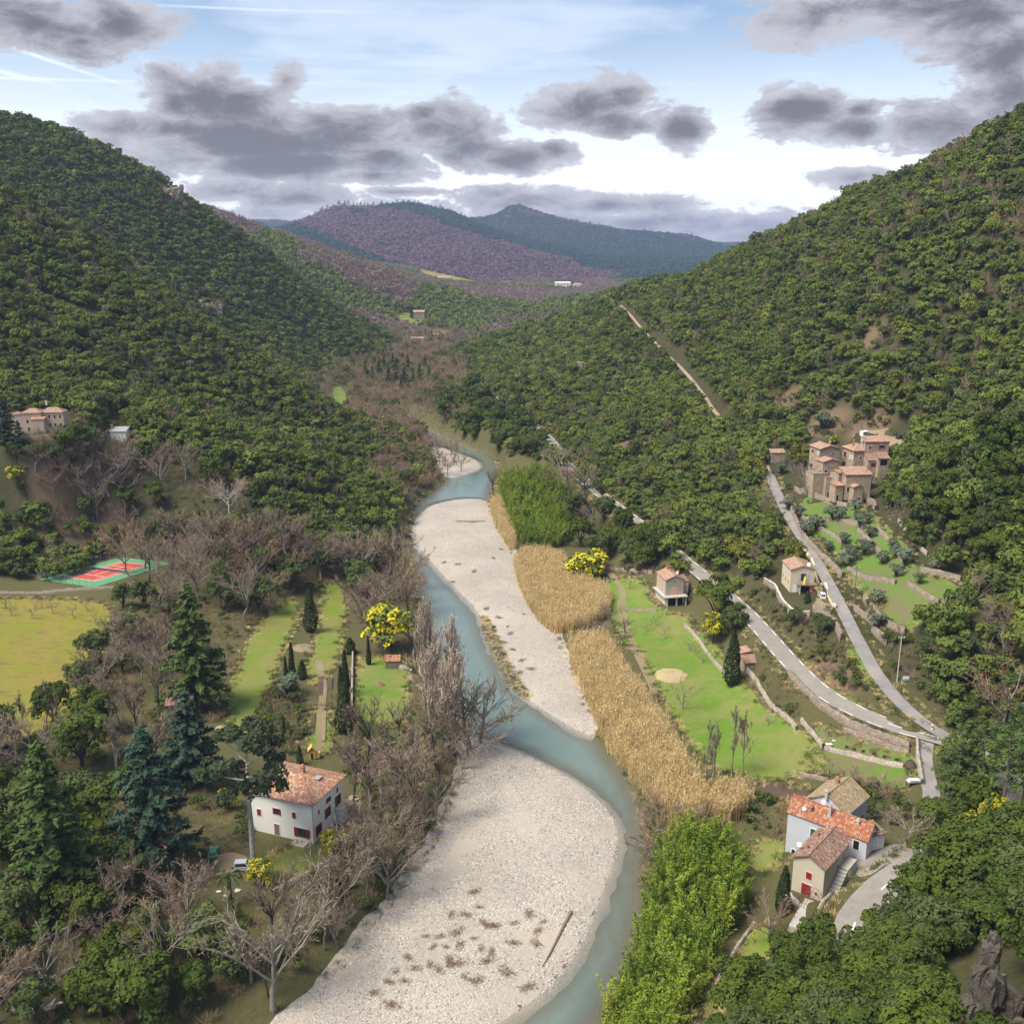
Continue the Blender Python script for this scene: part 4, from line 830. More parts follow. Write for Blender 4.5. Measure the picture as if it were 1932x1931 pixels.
WALLS = [
    ('garden_wall', 'long low stone wall crossing the meadow below the pink shuttered house', [(1292, 1182), (1330, 1225), (1372, 1278)], 1.0, .5, STONEG), ('garden_wall', 'stone wall along the meadow edge below the tiled stone hut', [(1405, 1262), (1440, 1308), (1475, 1350), (1503, 1378)], 1.1, .5, STONEG),
    ('garden_wall', 'short stone wall beside the vegetable terraces', [(1512, 1362), (1535, 1390), (1553, 1412)], 1.1, .5, STONEG), ('terrace_wall', 'stone wall holding the lower vegetable terrace', [(1555, 1414), (1620, 1428), (1705, 1446)], 1.0, .5, STONEG),
    ('terrace_wall', 'stone wall holding the upper vegetable terrace under the road', [(1590, 1378), (1650, 1398), (1716, 1418)], .9, .5, STONE), ('retaining_wall', 'stone retaining wall carrying the bend of the main road', [(1488, 1272), (1533, 1325), (1592, 1364), (1652, 1390), (1716, 1410)], 1.3, .6, STONE),
    ('parapet_wall', 'pale stone parapet beside the drive down from the junction', [(1730, 1396), (1731, 1430), (1740, 1480)], 1.1, .45, STONEG), ('garden_wall', 'low dry wall between the meadow and the bare garden shrubs', [(1505, 1462), (1570, 1474), (1650, 1490)], .8, .5, STONE),
    ('terrace_wall', 'tall terrace wall with pale coping below the cream house', [(1442, 1100), (1480, 1146), (1502, 1166), (1528, 1162)], 1.6, .5, STONE), ('retaining_wall', 'stone wall below the gravel forecourt of the cream house', [(1535, 1150), (1560, 1170), (1578, 1185), (1588, 1210)], 1.8, .6, STONE),
    ('parapet_wall', 'cream topped wall between the lane and the cream house', [(1516, 1040), (1540, 1082), (1562, 1118), (1578, 1148)], .9, .4, CREAMW),
    ('terrace_wall', 'stone wall below the first grass terrace of the hamlet', [(1500, 925), (1533, 940), (1560, 946), (1600, 957)], 1.5, .6, STONE), ('terrace_wall', 'stone wall running beside the lane below the olive terraces', [(1492, 962), (1512, 1010), (1538, 1042), (1572, 1070), (1590, 1092)], 1.6, .6, STONE),
    ('terrace_wall', 'short stone terrace wall among olives above the lane', [(1547, 1000), (1570, 1012), (1590, 1028)], 1.2, .5, STONE), ('terrace_wall', 'curving stone terrace wall in the middle of the olive terraces', [(1618, 1004), (1648, 1032), (1675, 1060)], 1.3, .5, STONE),
    ('terrace_wall', 'straight pale wall at the upper edge of the olive terraces', [(1695, 983), (1720, 1018), (1750, 1048)], .9, .4, STONEG), ('terrace_wall', 'stone terrace wall below the small bright lawn', [(1712, 1104), (1742, 1123), (1772, 1140)], 1.2, .5, STONE),
    ('terrace_wall', 'long broken stone wall on the lowest olive terrace', [(1630, 1132), (1663, 1175), (1708, 1196)], 1.4, .6, STONE), ('terrace_wall', 'crumbling stone wall above the bend of the lane', [(1646, 1190), (1675, 1216)], 1.6, .6, STONE),
    ('terrace_wall', 'low stone wall across the second grass terrace below the hamlet', [(1505, 975), (1535, 985), (1570, 982)], 1.1, .5, STONE), ('terrace_wall', 'stone wall between the cistern and the curving terrace wall', [(1585, 985), (1610, 990), (1640, 998)], 1.2, .5, STONE), ('terrace_wall', 'stone wall at the corner of the dark oaks above the terraces', [(1655, 1000), (1685, 1030), (1705, 1062)], 1.2, .5, STONE), ('terrace_wall', 'grassy stone wall in the lower middle of the olive terraces', [(1600, 1075), (1640, 1095), (1690, 1102)], 1.2, .5, STONE), ('terrace_wall', 'short wall beneath the wooden pole of the terraces', [(1612, 1150), (1640, 1168), (1655, 1185)], 1.2, .5, STONE), ('terrace_wall', 'mossy wall above the small bright terrace lawn', [(1735, 1078), (1770, 1085), (1812, 1095)], 1.2, .5, STONE),
    ('terrace_wall', 'wall at the foot of the hamlet houses beside the dark oaks', [(1625, 930), (1645, 950), (1652, 965)], 1.6, .6, STONE),
    ('garden_wall', 'low stone wall under the tennis court', [(-20, 1118), (100, 1117), (200, 1112), (290, 1106)], .6, .5, STONE), ('garden_wall', 'stone wall between the raised beds and the small bright lawn', [(666, 1226), (665, 1280), (664, 1355)], 1.2, .4, STONEG),
    ('garden_wall', 'stone wall behind the little tiled garden shed', [(733, 1242), (744, 1262), (778, 1264)], 1.2, .4, STONEG), ('garden_wall', 'pale coped wall above the river bank below the white house', [(515, 1690), (582, 1654), (646, 1617), (700, 1590)], 1.1, .5, STONEG),
    ('parapet_wall', 'stone parapet between the road and the beige house stairs', [(1620, 1610), (1590, 1652), (1556, 1702), (1534, 1740)], 1.0, .4, STONEG), ('garden_wall', 'curving low wall beside the clipped lawn under the bamboo', [(1425, 1740), (1395, 1780), (1365, 1830), (1340, 1880)], .5, .4, STONEG),
    ('garden_wall', 'stone garden wall behind the pink shuttered house', [(1150, 1075), (1200, 1078), (1232, 1082)], 1.0, .5, STONE), ('garden_wall', 'short wall in front of the pink shuttered house with a white cloth', [(1180, 1152), (1215, 1154), (1240, 1153)], .9, .4, STONE),
]
for nm, lb, pts, h, th, m in WALLS: obj(nm, wall_mesh(wpath(pts, 1), h, th, m, coping=PALEW if 'pale coping' in lb else None), label=lb, category='wall', kind='thing')
# ------------------------------------------------------------------ buildings
def uv_slope(me):
    uv = me.uv_layers.new(name='slope')
    for p in me.polygons:
        n = p.normal; d = Vector((0, 0, -1)) - n * n.dot(Vector((0, 0, -1)))
        d = d.normalized() if d.length > .05 else Vector((0, 1, 0)); u = n.cross(d)
        for li in p.loop_indices:
            c = me.vertices[me.loops[li].vertex_index].co; uv.data[li].uv = (c.dot(u), c.dot(d))
    return me
def slab(b, pts, th=.16):
    n = (Vector(pts[1]) - Vector(pts[0])).cross(Vector(pts[2]) - Vector(pts[0])).normalized()
    if n.z < 0: pts = pts[::-1]; n = -n
    b.hull([tuple(Vector(p) - n * th) for p in pts], pts)
def fbox(b, fc, a, bb, u0, u1, z0, z1, o0, o1):
    """box on a facade: u along it, o outwards"""
    if fc == 'F': b.box(u0, u1, -o1, -o0, z0, z1)
    elif fc == 'B': b.box(u0, u1, bb + o0, bb + o1, z0, z1)
    elif fc == 'L': b.box(-o1, -o0, u0, u1, z0, z1)
    else: b.box(a + o0, a + o1, u0, u1, z0, z1)
def window(root, fc, a, b_, u, z, w, h, style, trim=None):
    trim = trim or PALEW; m = {'RED': RED, 'GREEN': GREENP, 'PINK': PINKP, 'BLUE': BLUEP, 'GLASS': GLASS, 'DARK': DARK, 'WHITE': WHITE, 'WOOD': WOOD}
    kind, _, col = style.partition(':'); t = .12
    b = MB(); fbox(b, fc, a, b_, u - w / 2 - t, u + w / 2 + t, z - t, z + h + t, -.02, .045); win = obj('door' if kind == 'door' else 'window', b.mesh('window_frame', trim), root)
    b = MB(); fbox(b, fc, a, b_, u - w / 2, u + w / 2, z, z + h, .0, .06); obj('panel' if kind in ('closed', 'door') else 'pane', b.mesh('pane', m[col] if kind in ('closed', 'door') else (GLASS if kind == 'open' else m.get(col, DARK))), win)
    if kind == 'open':
        for s in (-1, 1):
            b = MB(); c = u + s * (w / 2 + w * .27); fbox(b, fc, a, b_, c - w * .25, c + w * .25, z, z + h, .046, .10); obj('shutter', b.mesh('shutter', m[col]), win)
    return win
def chimney(roof, x, y, z0, h, w=.55, m=None, cap=None):
    b = MB(); b.box(x - w / 2, x + w / 2, y - w / 2, y + w / 2, z0, z0 + h); b.box(x - w * .65, x + w * .65, y - w * .65, y + w * .65, z0 + h, z0 + h + .12); b.box(x - w * .35, x + w * .35, y - w * .35, y + w * .35, z0 + h + .12, z0 + h + .38)
    return obj('chimney', b.mesh('chimney', m or BRICK), roof)
def dish(root, x, y, z, r=.4, az=0):
    b = MB(); n = 12; d = Vector((math.cos(az), math.sin(az), .35)).normalized(); u = d.orthogonal().normalized(); w = d.cross(u); c = Vector((x, y, z))
    rim = [c + (u * math.cos(2 * math.pi * k / n) + w * math.sin(2 * math.pi * k / n)) * r + d * .1 for k in range(n)]; bk = [c + (u * math.cos(2 * math.pi * k / n) + w * math.sin(2 * math.pi * k / n)) * r * .5 for k in range(n)]
    b.hull([tuple(p) for p in bk], [tuple(p) for p in rim]); b.tube([tuple(c - d * .3 - Vector((0, 0, .3))), tuple(c)], .03, 5); return obj('satellite_dish', b.mesh('satellite_dish', WHITE), root)
def house(name, label, C, rot, a, b, zb, ze, wm, rm, ridge='y', kind='gable', rise=1.2, over=.35, wins=(), chims=(), cat='house', trim=None, th=.16, root=None, off=(0, 0, 0)):
    """local x runs along the facade to the right of the near corner, y back along the facade to its left"""
    new = root is None
    if new: root = thing(name, label, cat, (C[0], C[1], zb), R(rot))
    h = ze - zb; ox, oy, oz = off; W = MB()
    def q(x, y, z): return (x + ox, y + oy, z + oz)
    if kind == 'flat': W.prism([q(0, 0, 0)[:2], q(a, 0, 0)[:2], q(a, b, 0)[:2], q(0, b, 0)[:2]], oz, oz + h)
    else:
        n = 0; V = [q(0, 0, 0), q(a, 0, 0), q(a, b, 0), q(0, b, 0), q(0, 0, h), q(a, 0, h), q(a, b, h), q(0, b, h)]; W.v += V
        if kind == 'gable' and ridge == 'y': W.v += [q(a / 2, 0, h + rise), q(a / 2, b, h + rise)]; W.f += [(0, 1, 5, 8, 4), (2, 3, 7, 9, 6), (1, 2, 6, 5), (3, 0, 4, 7)]
        elif kind == 'gable': W.v += [q(0, b / 2, h + rise), q(a, b / 2, h + rise)]; W.f += [(0, 1, 5, 4), (2, 3, 7, 6), (1, 2, 6, 9, 5), (3, 0, 4, 8, 7)]
        elif kind == 'shedF': W.v[6] = q(a, b, h + rise); W.v[7] = q(0, b, h + rise); W.f += [(0, 1, 5, 4), (2, 3, 7, 6), (1, 2, 6, 5), (3, 0, 4, 7)]
        elif kind == 'shedL': W.v[5] = q(a, 0, h + rise); W.v[6] = q(a, b, h + rise); W.f += [(0, 1, 5, 4), (2, 3, 7, 6), (1, 2, 6, 5), (3, 0, 4, 7)]
        else: W.f += [(0, 1, 5, 4), (2, 3, 7, 6), (1, 2, 6, 5), (3, 0, 4, 7)]
        W.m += [0] * len(W.f)
    obj('wall', W.mesh('wall', wm), root)
    B = MB(); o = over; e = .06
    if kind == 'gable' and ridge == 'y':
        s = rise / (a / 2)
        slab(B, [q(-o, -o, h - o * s + th), q(-o, b + o, h - o * s + th), q(a / 2, b + o, h + rise + th), q(a / 2, -o, h + rise + th)], th); slab(B, [q(a + o, -o, h - o * s + th), q(a / 2, -o, h + rise + th + .004), q(a / 2, b + o, h + rise + th + .004), q(a + o, b + o, h - o * s + th)], th)
        B.tube([q(a / 2, -o, h + rise + th), q(a / 2, b + o, h + rise + th)], .12, 6)
    elif kind == 'gable':
        s = rise / (b / 2)
        slab(B, [q(-o, -o, h - o * s + th), q(a + o, -o, h - o * s + th), q(a + o, b / 2, h + rise + th), q(-o, b / 2, h + rise + th)], th); slab(B, [q(-o, b + o, h - o * s + th), q(-o, b / 2, h + rise + th + .004), q(a + o, b / 2, h + rise + th + .004), q(a + o, b + o, h - o * s + th)], th)
        B.tube([q(-o, b / 2, h + rise + th), q(a + o, b / 2, h + rise + th)], .12, 6)
    elif kind == 'shedF': s = rise / b; slab(B, [q(-o, -o, h - o * s + th), q(a + o, -o, h - o * s + th), q(a + o, b + o * .3, h + rise + th + o * .3 * s), q(-o, b + o * .3, h + rise + th + o * .3 * s)], th)
    elif kind == 'shedL': s = rise / a; slab(B, [q(-o, -o, h - o * s + th), q(-o, b + o, h - o * s + th), q(a + o * .3, b + o, h + rise + th + o * .3 * s), q(a + o * .3, -o, h + rise + th + o * .3 * s)], th)
    elif kind == 'hip':
        if b >= a: r0, r1 = q(a / 2, a * .5, h + rise), q(a / 2, b - a * .5 + .01, h + rise)
        else: r0, r1 = q(b * .5, b / 2, h + rise), q(a - b * .5 + .01, b / 2, h + rise)
        c = [q(-o, -o, h - .05), q(a + o, -o, h - .05), q(a + o, b + o, h - .05), q(-o, b + o, h - .05)]
        if b >= a: faces = [[c[0], c[1], r0], [c[1], c[2], r1, r0], [c[2], c[3], r1], [c[3], c[0], r0, r1]]
        else: faces = [[c[0], c[1], r1, r0], [c[1], c[2], r1], [c[2], c[3], r0, r1], [c[3], c[0], r0]]
        for f in faces: B.quad(*f)
        B.quad(*[(p[0], p[1], p[2] - .12) for p in c[::-1]])
        for i in range(4): j = (i + 1) % 4; B.quad((*c[i][:2], c[i][2] - .12), (*c[j][:2], c[j][2] - .12), c[j], c[i])
        for p, r in ((c[0], r0), (c[1], r0 if b >= a else r1), (c[2], r1), (c[3], r1 if b >= a else r0), (r0, r1)): B.tube([p, r], .11, 6)
    elif kind == 'flat': B.box(ox - .05, ox + a + .05, oy - .05, oy + b + .05, oz + h, oz + h + .12)
    roof = obj('roof', uv_slope(B.mesh('roof', rm)), root)
    for w in wins: window(root, w[0], a, b, *w[1:6], w[6] if len(w) > 6 else trim)
    for c in chims: chimney(roof, *c)
    return root
# white farmhouse on the left bank
C, ro, a, b, zb, ze = HS['white']; h = ze - zb
w = house('farmhouse', 'white farmhouse with mottled orange hipped roof and dark red shutters', C, ro, a, b, zb, ze, WHITEW, T_MOTTLE, kind='hip', rise=1.9, over=.45,
    wins=[('F', 1.6, 1.0, .9, 1.9, 'open:RED', WHITE), ('F', 4.6, 2.6, .9, 1.8, 'open:RED', WHITE), ('F', 8.0, 3.0, .9, 1.9, 'open:RED', WHITE), ('F', 1.9, 4.6, .45, .9, 'closed:RED', WHITE), ('F', 5.0, 5.2, .7, .9, 'open:RED', WHITE), ('F', 7.9, 5.4, .55, 1.0, 'closed:RED', WHITE),
          ('L', 2.2, .9, 1.5, 1.7, 'open:RED', WHITE), ('L', 3.6, 4.2, .75, 1.1, 'closed:RED', WHITE), ('L', 10.6, 3.2, .8, 1.2, 'closed:RED', WHITE), ('L', 7.2, .2, 1.0, 2.1, 'door:WOOD', WHITE), ('L', 7.0, 4.2, .75, 1.1, 'open:RED', WHITE)],
    chims=[(a * .62, b * .45, h + 1.4, 1.1, .6)])
B = MB(); B.tube([(-.06, -.06, 0), (-.06, -.06, h)], .06, 6); obj('downpipe', B.mesh('downpipe', METAL), w)
B = MB(); B.box(.2, 1.5, .7, 2.0, h + .62, h + .68); obj('skylight', B.mesh('skylight', METAL), w).location = (5.2, 1.3, .52)
B = MB(); B.box(6.6, 8.6, -1.4, -.02, 0, 2.2); B.box(6.8, 8.4, -1.3, -.15, 2.2, 2.9); obj('landing', B.mesh('landing', PALEW), w)
B = MB(); B.box(-1.6, -.02, 1.0, 3.6, 0, .25); obj('step', B.mesh('step', PALEW), w)
# beige house under the road
C, ro, a, b, zb, ze = HS['beige']; h = ze - zb
g = house('beige_house', 'beige gabled house with brown tiles and dark red doors below the road', C, ro, a, b, zb, ze, BEIGEW, T_OLD, ridge='x', rise=1.25, over=.35,
    wins=[('L', 2.25, 3.0, .9, 1.15, 'closed:RED'), ('L', 2.5, .15, 1.5, 1.9, 'door:RED'), ('L', .95, .9, .4, .45, 'dark:DARK'), ('F', 5.0, 3.4, .4, .55, 'dark:GLASS'), ('F', 7.3, 3.7, .4, .6, 'dark:GLASS')],
    chims=[(2.2, b * .80, h + .25, 1.0, .4), (6.4, b * .82, h + .25, 1.1, .4)])
B = MB(); B.tube([(-.08, -.08, 0), (-.08, -.08, h)], .05, 6); obj('downpipe', B.mesh('downpipe', METAL), g)
for k in range(9):
    B = MB(); B.box(.6 + k * .55, 1.15 + k * .55 + .004, -1.5, -.06, -.3, .1 + k * .36); obj('step', B.mesh('step', CONC), g)
B = MB(); B.box(5.7, 9.2, -1.5, -.06, -.3, 3.2); obj('landing', B.mesh('landing', CONC), g)
B = MB(); B.box(-2.6, -.05, 1.2, b + .2, -2.2, -.08); obj('terrace', B.mesh('terrace', CONC), g)
dish(g, 2.0, b + .1, h + 1.0, .38, R(200))
# pale blue-grey house
C, ro, a, b, zb, ze = HS['gray']; h = ze - zb
g = house('grey_house', 'long pale grey house with bright orange tile roof behind the beige house', C, ro, a, b, zb, ze, GREYW, T_ORANGE, ridge='y', rise=1.9, over=.25,
    wins=[('L', 8.6, 4.9, .85, 1.5, 'closed:GREEN', WHITE), ('L', 1.6, 5.7, .9, 1.5, 'dark:DARK', WHITE), ('L', 11.6, .7, .6, .7, 'dark:GLASS', WHITE), ('L', 4.0, 3.2, .8, 1.6, 'dark:DARK', WHITE)],
    chims=[(1.0, 9.8, h + .5, 1.2, .65, BRICK), (1.2, 6.6, h + .7, 2.3, .4, CONC), (1.6, 2.2, h + 1.0, .9, .5, CONC)])
dish(g, .6, 10.6, h + 1.2, .35, R(190)); dish(g, 2.2, 8.2, h + 2.6, .5, R(230))
c2 = pz(1598.7, 1535.7, 13.2)
house('tan_roof_house', 'grey walled house with tan tile roof and brick chimney behind the orange roofed one', c2, 46, 7.6, 7.0, 5.0, 13.2, GREYW, T_TAN, ridge='x', rise=2.1, over=.25, wins=[('F', 5.8, 4.4, .8, 1.2, 'dark:GLASS', WHITE)], chims=[(4.6, 4.2, 8.2 + 1.7, 1.1, .6, BRICK), (-.2, 3.6, 8.2 + 1.4, 1.3, .5, CONC)])
c3 = pz(1640, 1604, 9.2)
house('annex', 'small pale annex with green shuttered window beside the parking area', c3, 22, 2.9, 3.0, 9.0, 11.6, GREYW, T_OLD, kind='shedF', rise=.5, over=.15, wins=[('F', 1.1, 1.0, .6, 1.2, 'closed:BLUE', WHITE)])
# pink shuttered house on the meadow
C, ro, a, b, zb, ze = HS['pink']; fl = ze - zb
g = thing('meadow_house', 'tall cream house with pink shutters and terrace on pillars above the meadow', 'house', (C[0], C[1], zb), R(ro))
B = MB(); B.box(.5, a - .1, 1.6, b, 0, fl - .02); B.box(0, .4, 1.3, b, 0, fl - .02); obj('wall', B.mesh('wall', PALEW), g)
for x in (.15, a * .5, a - .2):
    B = MB(); B.box(x - .15, x + .15, .05, .35, -.8, fl - .02); obj('pillar', B.mesh('pillar', PALEW), g)
B = MB(); B.box(-.9, a + .3, -.3, b + .2, fl, fl + .22); obj('terrace', B.mesh('terrace', CONC), g)
for (x0, y0, x1, y1) in ((-.8, -.25, a + .2, -.25), (a + .2, -.25, a + .2, 1.8)):
    B = MB(); n = 9
    for k in range(n + 1): f = k / n; B.tube([(x0 + (x1 - x0) * f, y0 + (y1 - y0) * f, fl + .22), (x0 + (x1 - x0) * f, y0 + (y1 - y0) * f, fl + 1.1)], .025, 4)
    B.tube([(x0, y0, fl + 1.1), (x1, y1, fl + 1.1)], .04, 4); obj('railing', B.mesh('railing', RUST), g)
B = MB(); B.box(.9, a - .6, 1.5, 1.59, .1, 1.9); obj('opening', B.mesh('opening', DARK), g)
for k in range(6):
    B = MB(); B.box(a - 1.4 + k * .05, a - .3, -1.0 - k * .34, -.66 - k * .34 + .004, -.9, .0 - k * .17); obj('step', B.mesh('step', PALEW), g)
h2 = 4.4
house('', '', None, 0, 5.3, 7.2, 0, h2, OCHREW, T_PINK, ridge='y', rise=1.15, over=.25, root=g, off=(.1, 1.7, fl + .22), chims=[(2.7 + .1, 7.6, fl + h2 + 1.2, .9, .5, BRICK), (5.0, 5.2, fl + h2 + .5, 1.0, .45, BRICK)])
def sub_win(root, ox, oy, oz, fc, a_, b_, *w):
    q = window(root, fc, a_, b_, *w); q.location = (ox, oy, oz); return q
for u, z in ((1.4, .9), (3.6, .9), (5.8, .9)): sub_win(g, .1, 1.7, fl + .22, 'L', 5.3, 7.2, u, z - .2, .8, 1.5, 'closed:PINK'); sub_win(g, .1, 1.7, fl + .22, 'L', 5.3, 7.2, u, z + 2.0, .7, 1.1, 'closed:PINK')
sub_win(g, .1, 1.7, fl + .22, 'F', 5.3, 7.2, 2.6, .2, 1.4, 1.7, 'closed:PINK'); sub_win(g, .1, 1.7, fl + .22, 'F', 5.3, 7.2, 2.6, 3.7, .45, .45, 'dark:DARK')
house('', '', None, 0, 2.0, 4.0, 0, 3.2, PALEW, T_OLD, kind='shedF', rise=.6, over=.15, root=g, off=(5.45, 3.2, fl + .22)); sub_win(g, 5.45, 3.2, fl + .22, 'F', 2.0, 4.0, 1.0, 1.0, .8, 1.0, 'closed:PINK')
dish(g, 4.6, 4.6, fl + h2 + 1.2, .4, R(200))
# cream house between the two roads
C, ro, a, b, zb, ze = HS['cream']; h = ze - zb
g = house('cream_house', 'cream house with blue-grey shutters and balcony between the lane and the road', C, ro, a, b, zb, ze, CREAMW, T_PINK, ridge='y', rise=1.0, over=.3,
    wins=[('L', 1.4, 4.3, .7, 1.1, 'closed:BLUE'), ('L', 3.6, 4.3, .7, 1.1, 'closed:BLUE'), ('L', 5.8, 4.3, .7, 1.1, 'closed:BLUE'), ('L', 1.6, 2.0, .55, 1.1, 'dark:WOOD'), ('L', 3.8, 2.2, .55, 1.1, 'dark:WOOD'), ('L', 6.0, 2.4, .5, 1.0, 'dark:WOOD'),
          ('F', 3.2, 3.3, 1.3, 1.9, 'open:BLUE'), ('F', 1.2, .3, .9, 2.0, 'door:WHITE'), ('F', 3.6, .1, 2.6, 2.0, 'dark:DARK')])
B = MB(); B.box(1.5, 6.4, -1.8, -.08, 2.55, 2.75); obj('balcony', B.mesh('balcony', WOOD), g)
for x in (2.0, 6.2): B = MB(); B.box(x - .1, x + .1, -1.75, -1.55, 0, 2.55); obj('post', B.mesh('post', PALEW), g)
B = MB()
for k in range(13): B.tube([(1.55 + k * .4, -1.75, 2.75), (1.55 + k * .4, -1.75, 3.55)], .02, 4)
B.tube([(1.5, -1.75, 3.55), (6.4, -1.75, 3.55)], .03, 4); obj('railing', B.mesh('railing', METAL), g)
B = MB(); B.tube([(3.3, -1.0, 2.75), (3.3, -1.0, 4.1), (3.3, -1.0, 5.0)], [.42, .3, .04], 8); obj('parasol', B.mesh('parasol', plain('yellow_cloth', (.75, .58, .08), .8)), g)
dish(g, 4.6, .8, h + 1.1, .5, R(250)); chimney(g, 4.9, 1.6, h + .2, .9, .45)
house('', '', None, 0, 4.6, 2.2, 0, 5.2, CREAMW, PALEW, kind='shedF', rise=.25, over=.25, root=g, off=(2.2, b + .1, 0))
ct = pz(1515, 1125, 18.4)
for nm, lb, x, y, m, s in (('plastic_chair', 'red plastic chair in front of the cream house', 4.6, -2.6, plain('red_plastic', (.6, .06, .03), .4), 1.), ('plastic_chair', 'blue plastic chair in front of the cream house', 3.7, -2.8, plain('blue_plastic', (.05, .13, .5), .4), 1.)):
    p = Vector((C[0] + x, C[1] + y, h1(C[0] + x, C[1] + y))); t_ = thing(nm, lb, 'chair', p)
    B = MB(); B.box(-.25, .25, -.25, .25, .38, .45); obj('seat', B.mesh('seat', m), t_); B = MB(); B.box(-.25, .25, .2, .27, .45, .95); obj('backrest', B.mesh('backrest', m), t_)
    for sx in (-.2, .2):
        for sy in (-.2, .2): B = MB(); B.box(sx - .03, sx + .03, sy - .03, sy + .03, 0, .38); obj('leg', B.mesh('leg', m), t_)
# hamlet on the right slope
def V_(X, Y): return 1494.5 + X / 9.598, 790.3 + Y / 9.598
c = pz(*V_(510, 545), 41.6)
house('stone_tower_house', 'three storey stone house with gabled tile roof and red shutters in the hamlet', c, 11, 6.6, 6.6, 30.6, 41.6, STONEH, T_PINK, rise=.95, over=.35, trim=PALEW,
    wins=[('L', 1.2, 4.3, .55, 1.2, 'open:RED'), ('L', 4.8, 4.3, .6, 1.2, 'open:RED'), ('L', 1.2, 6.6, .55, 1.2, 'closed:RED'), ('L', 4.6, 6.6, .55, 1.2, 'closed:RED'), ('L', 1.0, 9.1, .45, 1.0, 'closed:WHITE'), ('L', 4.6, 9.1, .6, .9, 'open:RED'), ('F', 4.4, 9.2, .6, .7, 'dark:GLASS', WHITE)], chims=[(5.4, 4.2, 11.4, .8, .4, CONC)])
c = pz(*V_(565, 780), 39.8)
house('stone_house', 'low stone block with pale tile roof against the stone tower house', c, 11, 5.6, 4.0, 32.6, 39.8, STONEH, T_PINK, rise=.8, over=.3, wins=[('F', 4.1, 3.6, .6, 1.1, 'closed:RED'), ('F', 1.0, 3.3, .7, 1.5, 'dark:DARK'), ('L', 1.2, 3.4, .5, 1.1, 'open:RED')])
c = pz(*V_(390, 992), 36.6)
g = house('stone_terrace_block', 'flat topped stone terrace block below the stone tower house', c, 11, 5.0, 5.0, 29.0, 36.5, STONEH, STONE, kind='flat', wins=[('F', 4.4, .6, .5, 1.7, 'dark:DARK'), ('L', 2.6, .4, .5, 2.0, 'dark:DARK')]); dish(g, 4.0, -.2, 4.6, .45, R(260))
c = pz(*V_(620, 1060), 35.6)
house('stone_lean_to', 'plain stone lean-to between the terrace block and the huts', c, 8, 4.6, 4.0, 29, 35.5, STONEH, STONE, kind='flat', wins=[('F', .8, .6, .5, 1.6, 'dark:DARK'), ('F', 3.4, 1.2, .6, 1.0, 'dark:DARK')])
c = pz(*V_(1130, 572), 41.6)
house('stone_house', 'big square stone house with hipped tile roof in the middle of the hamlet', c, 10, 5.6, 7.2, 30.6, 41.6, STONEH, T_PINK, kind='hip', rise=1.5, over=.35,
    wins=[('L', 5.4, 8.2, .7, 1.5, 'open:RED'), ('L', 5.4, 5.0, .7, 1.5, 'open:RED'), ('L', 1.0, 8.0, .4, 1.3, 'closed:WHITE'), ('L', 2.4, 8.0, .4, 1.3, 'closed:WHITE'), ('F', 2.2, 8.2, .7, .9, 'dark:GLASS', WHITE), ('F', 2.0, 4.0, .5, .7, 'dark:DARK')], chims=[(2.6, 5.4, 11.9, 1.3, .5, BRICK), (1.4, 3.4, 11.6, .9, .45, BRICK)])
c = pz(*V_(1335, 408), 44.4)
house('stone_house', 'stone house with red shuttered windows at the top of the hamlet', c, 3, 7.4, 4.0, 34, 44.3, STONEH, T_PINK, kind='shedF', rise=1.0, over=.3, wins=[('F', 1.5, 8.0, .9, 1.0, 'closed:RED'), ('F', 5.2, 8.2, .9, 1.1, 'open:RED')], chims=[(-.3, 1.5, 10.3, 1.4, .7, PALEW)])
c = pz(*V_(1390, 738), 39.4)
house('stone_annex', 'stone annex with brown lean-to roof and red shutters at the hamlet', c, 3, 3.6, 4.4, 32, 39.2, STONEH, T_OLD, kind='shedF', rise=1.8, over=.25, wins=[('F', 1.6, 5.2, .8, 1.3, 'open:RED')])
c = pz(*V_(1580, 700), 40.4)
house('stone_barn', 'open fronted stone barn with sagging tile roof at the hamlet', c, 3, 3.0, 3.2, 34, 40.2, STONEH, T_OLD, kind='shedF', rise=1.2, over=.35, wins=[('F', 1.5, 4.0, 2.3, 1.8, 'dark:DARK')])
c = pz(*V_(985, 1000), 37.8)
house('stone_outhouse', 'long low stone outhouse with wide pale tile roof in the hamlet', c, 4, 7.6, 5.5, 30.0, 37.6, STONEH, T_PINK, kind='shedF', rise=1.2, over=.3, wins=[('F', .9, 2.6, .8, 1.4, 'dark:DARK')])
c = pz(*V_(850, 965), 37.8)
house('stone_shed', 'narrow stone shed with bright tile roof in the hamlet', c, 20, 2.6, 4.0, 30.5, 37.6, STONEH, T_MOTTLE, ridge='x', rise=.5, over=.25)
c = pz(*V_(790, 1200), 34.6)
house('stone_hut', 'little stone hut with orange tiles at the foot of the hamlet', c, 14, 2.6, 3.0, 29.4, 34.4, STONEH, T_MOTTLE, kind='shedF', rise=.55, over=.25, wins=[('F', .8, .5, .7, 1.8, 'dark:DARK')])
c = pz(*V_(1120, 1228), 34.6)
house('stone_hut', 'square stone hut with pale tiles at the foot of the hamlet', c, 10, 3.0, 3.8, 29.2, 34.4, STONEH, T_PINK, ridge='y', rise=.6, over=.25, wins=[('F', 1.9, 1.4, .7, .8, 'dark:DARK'), ('L', 1.6, .9, .5, 1.4, 'dark:WOOD')])
c = pz(1455, 872, 30.6)
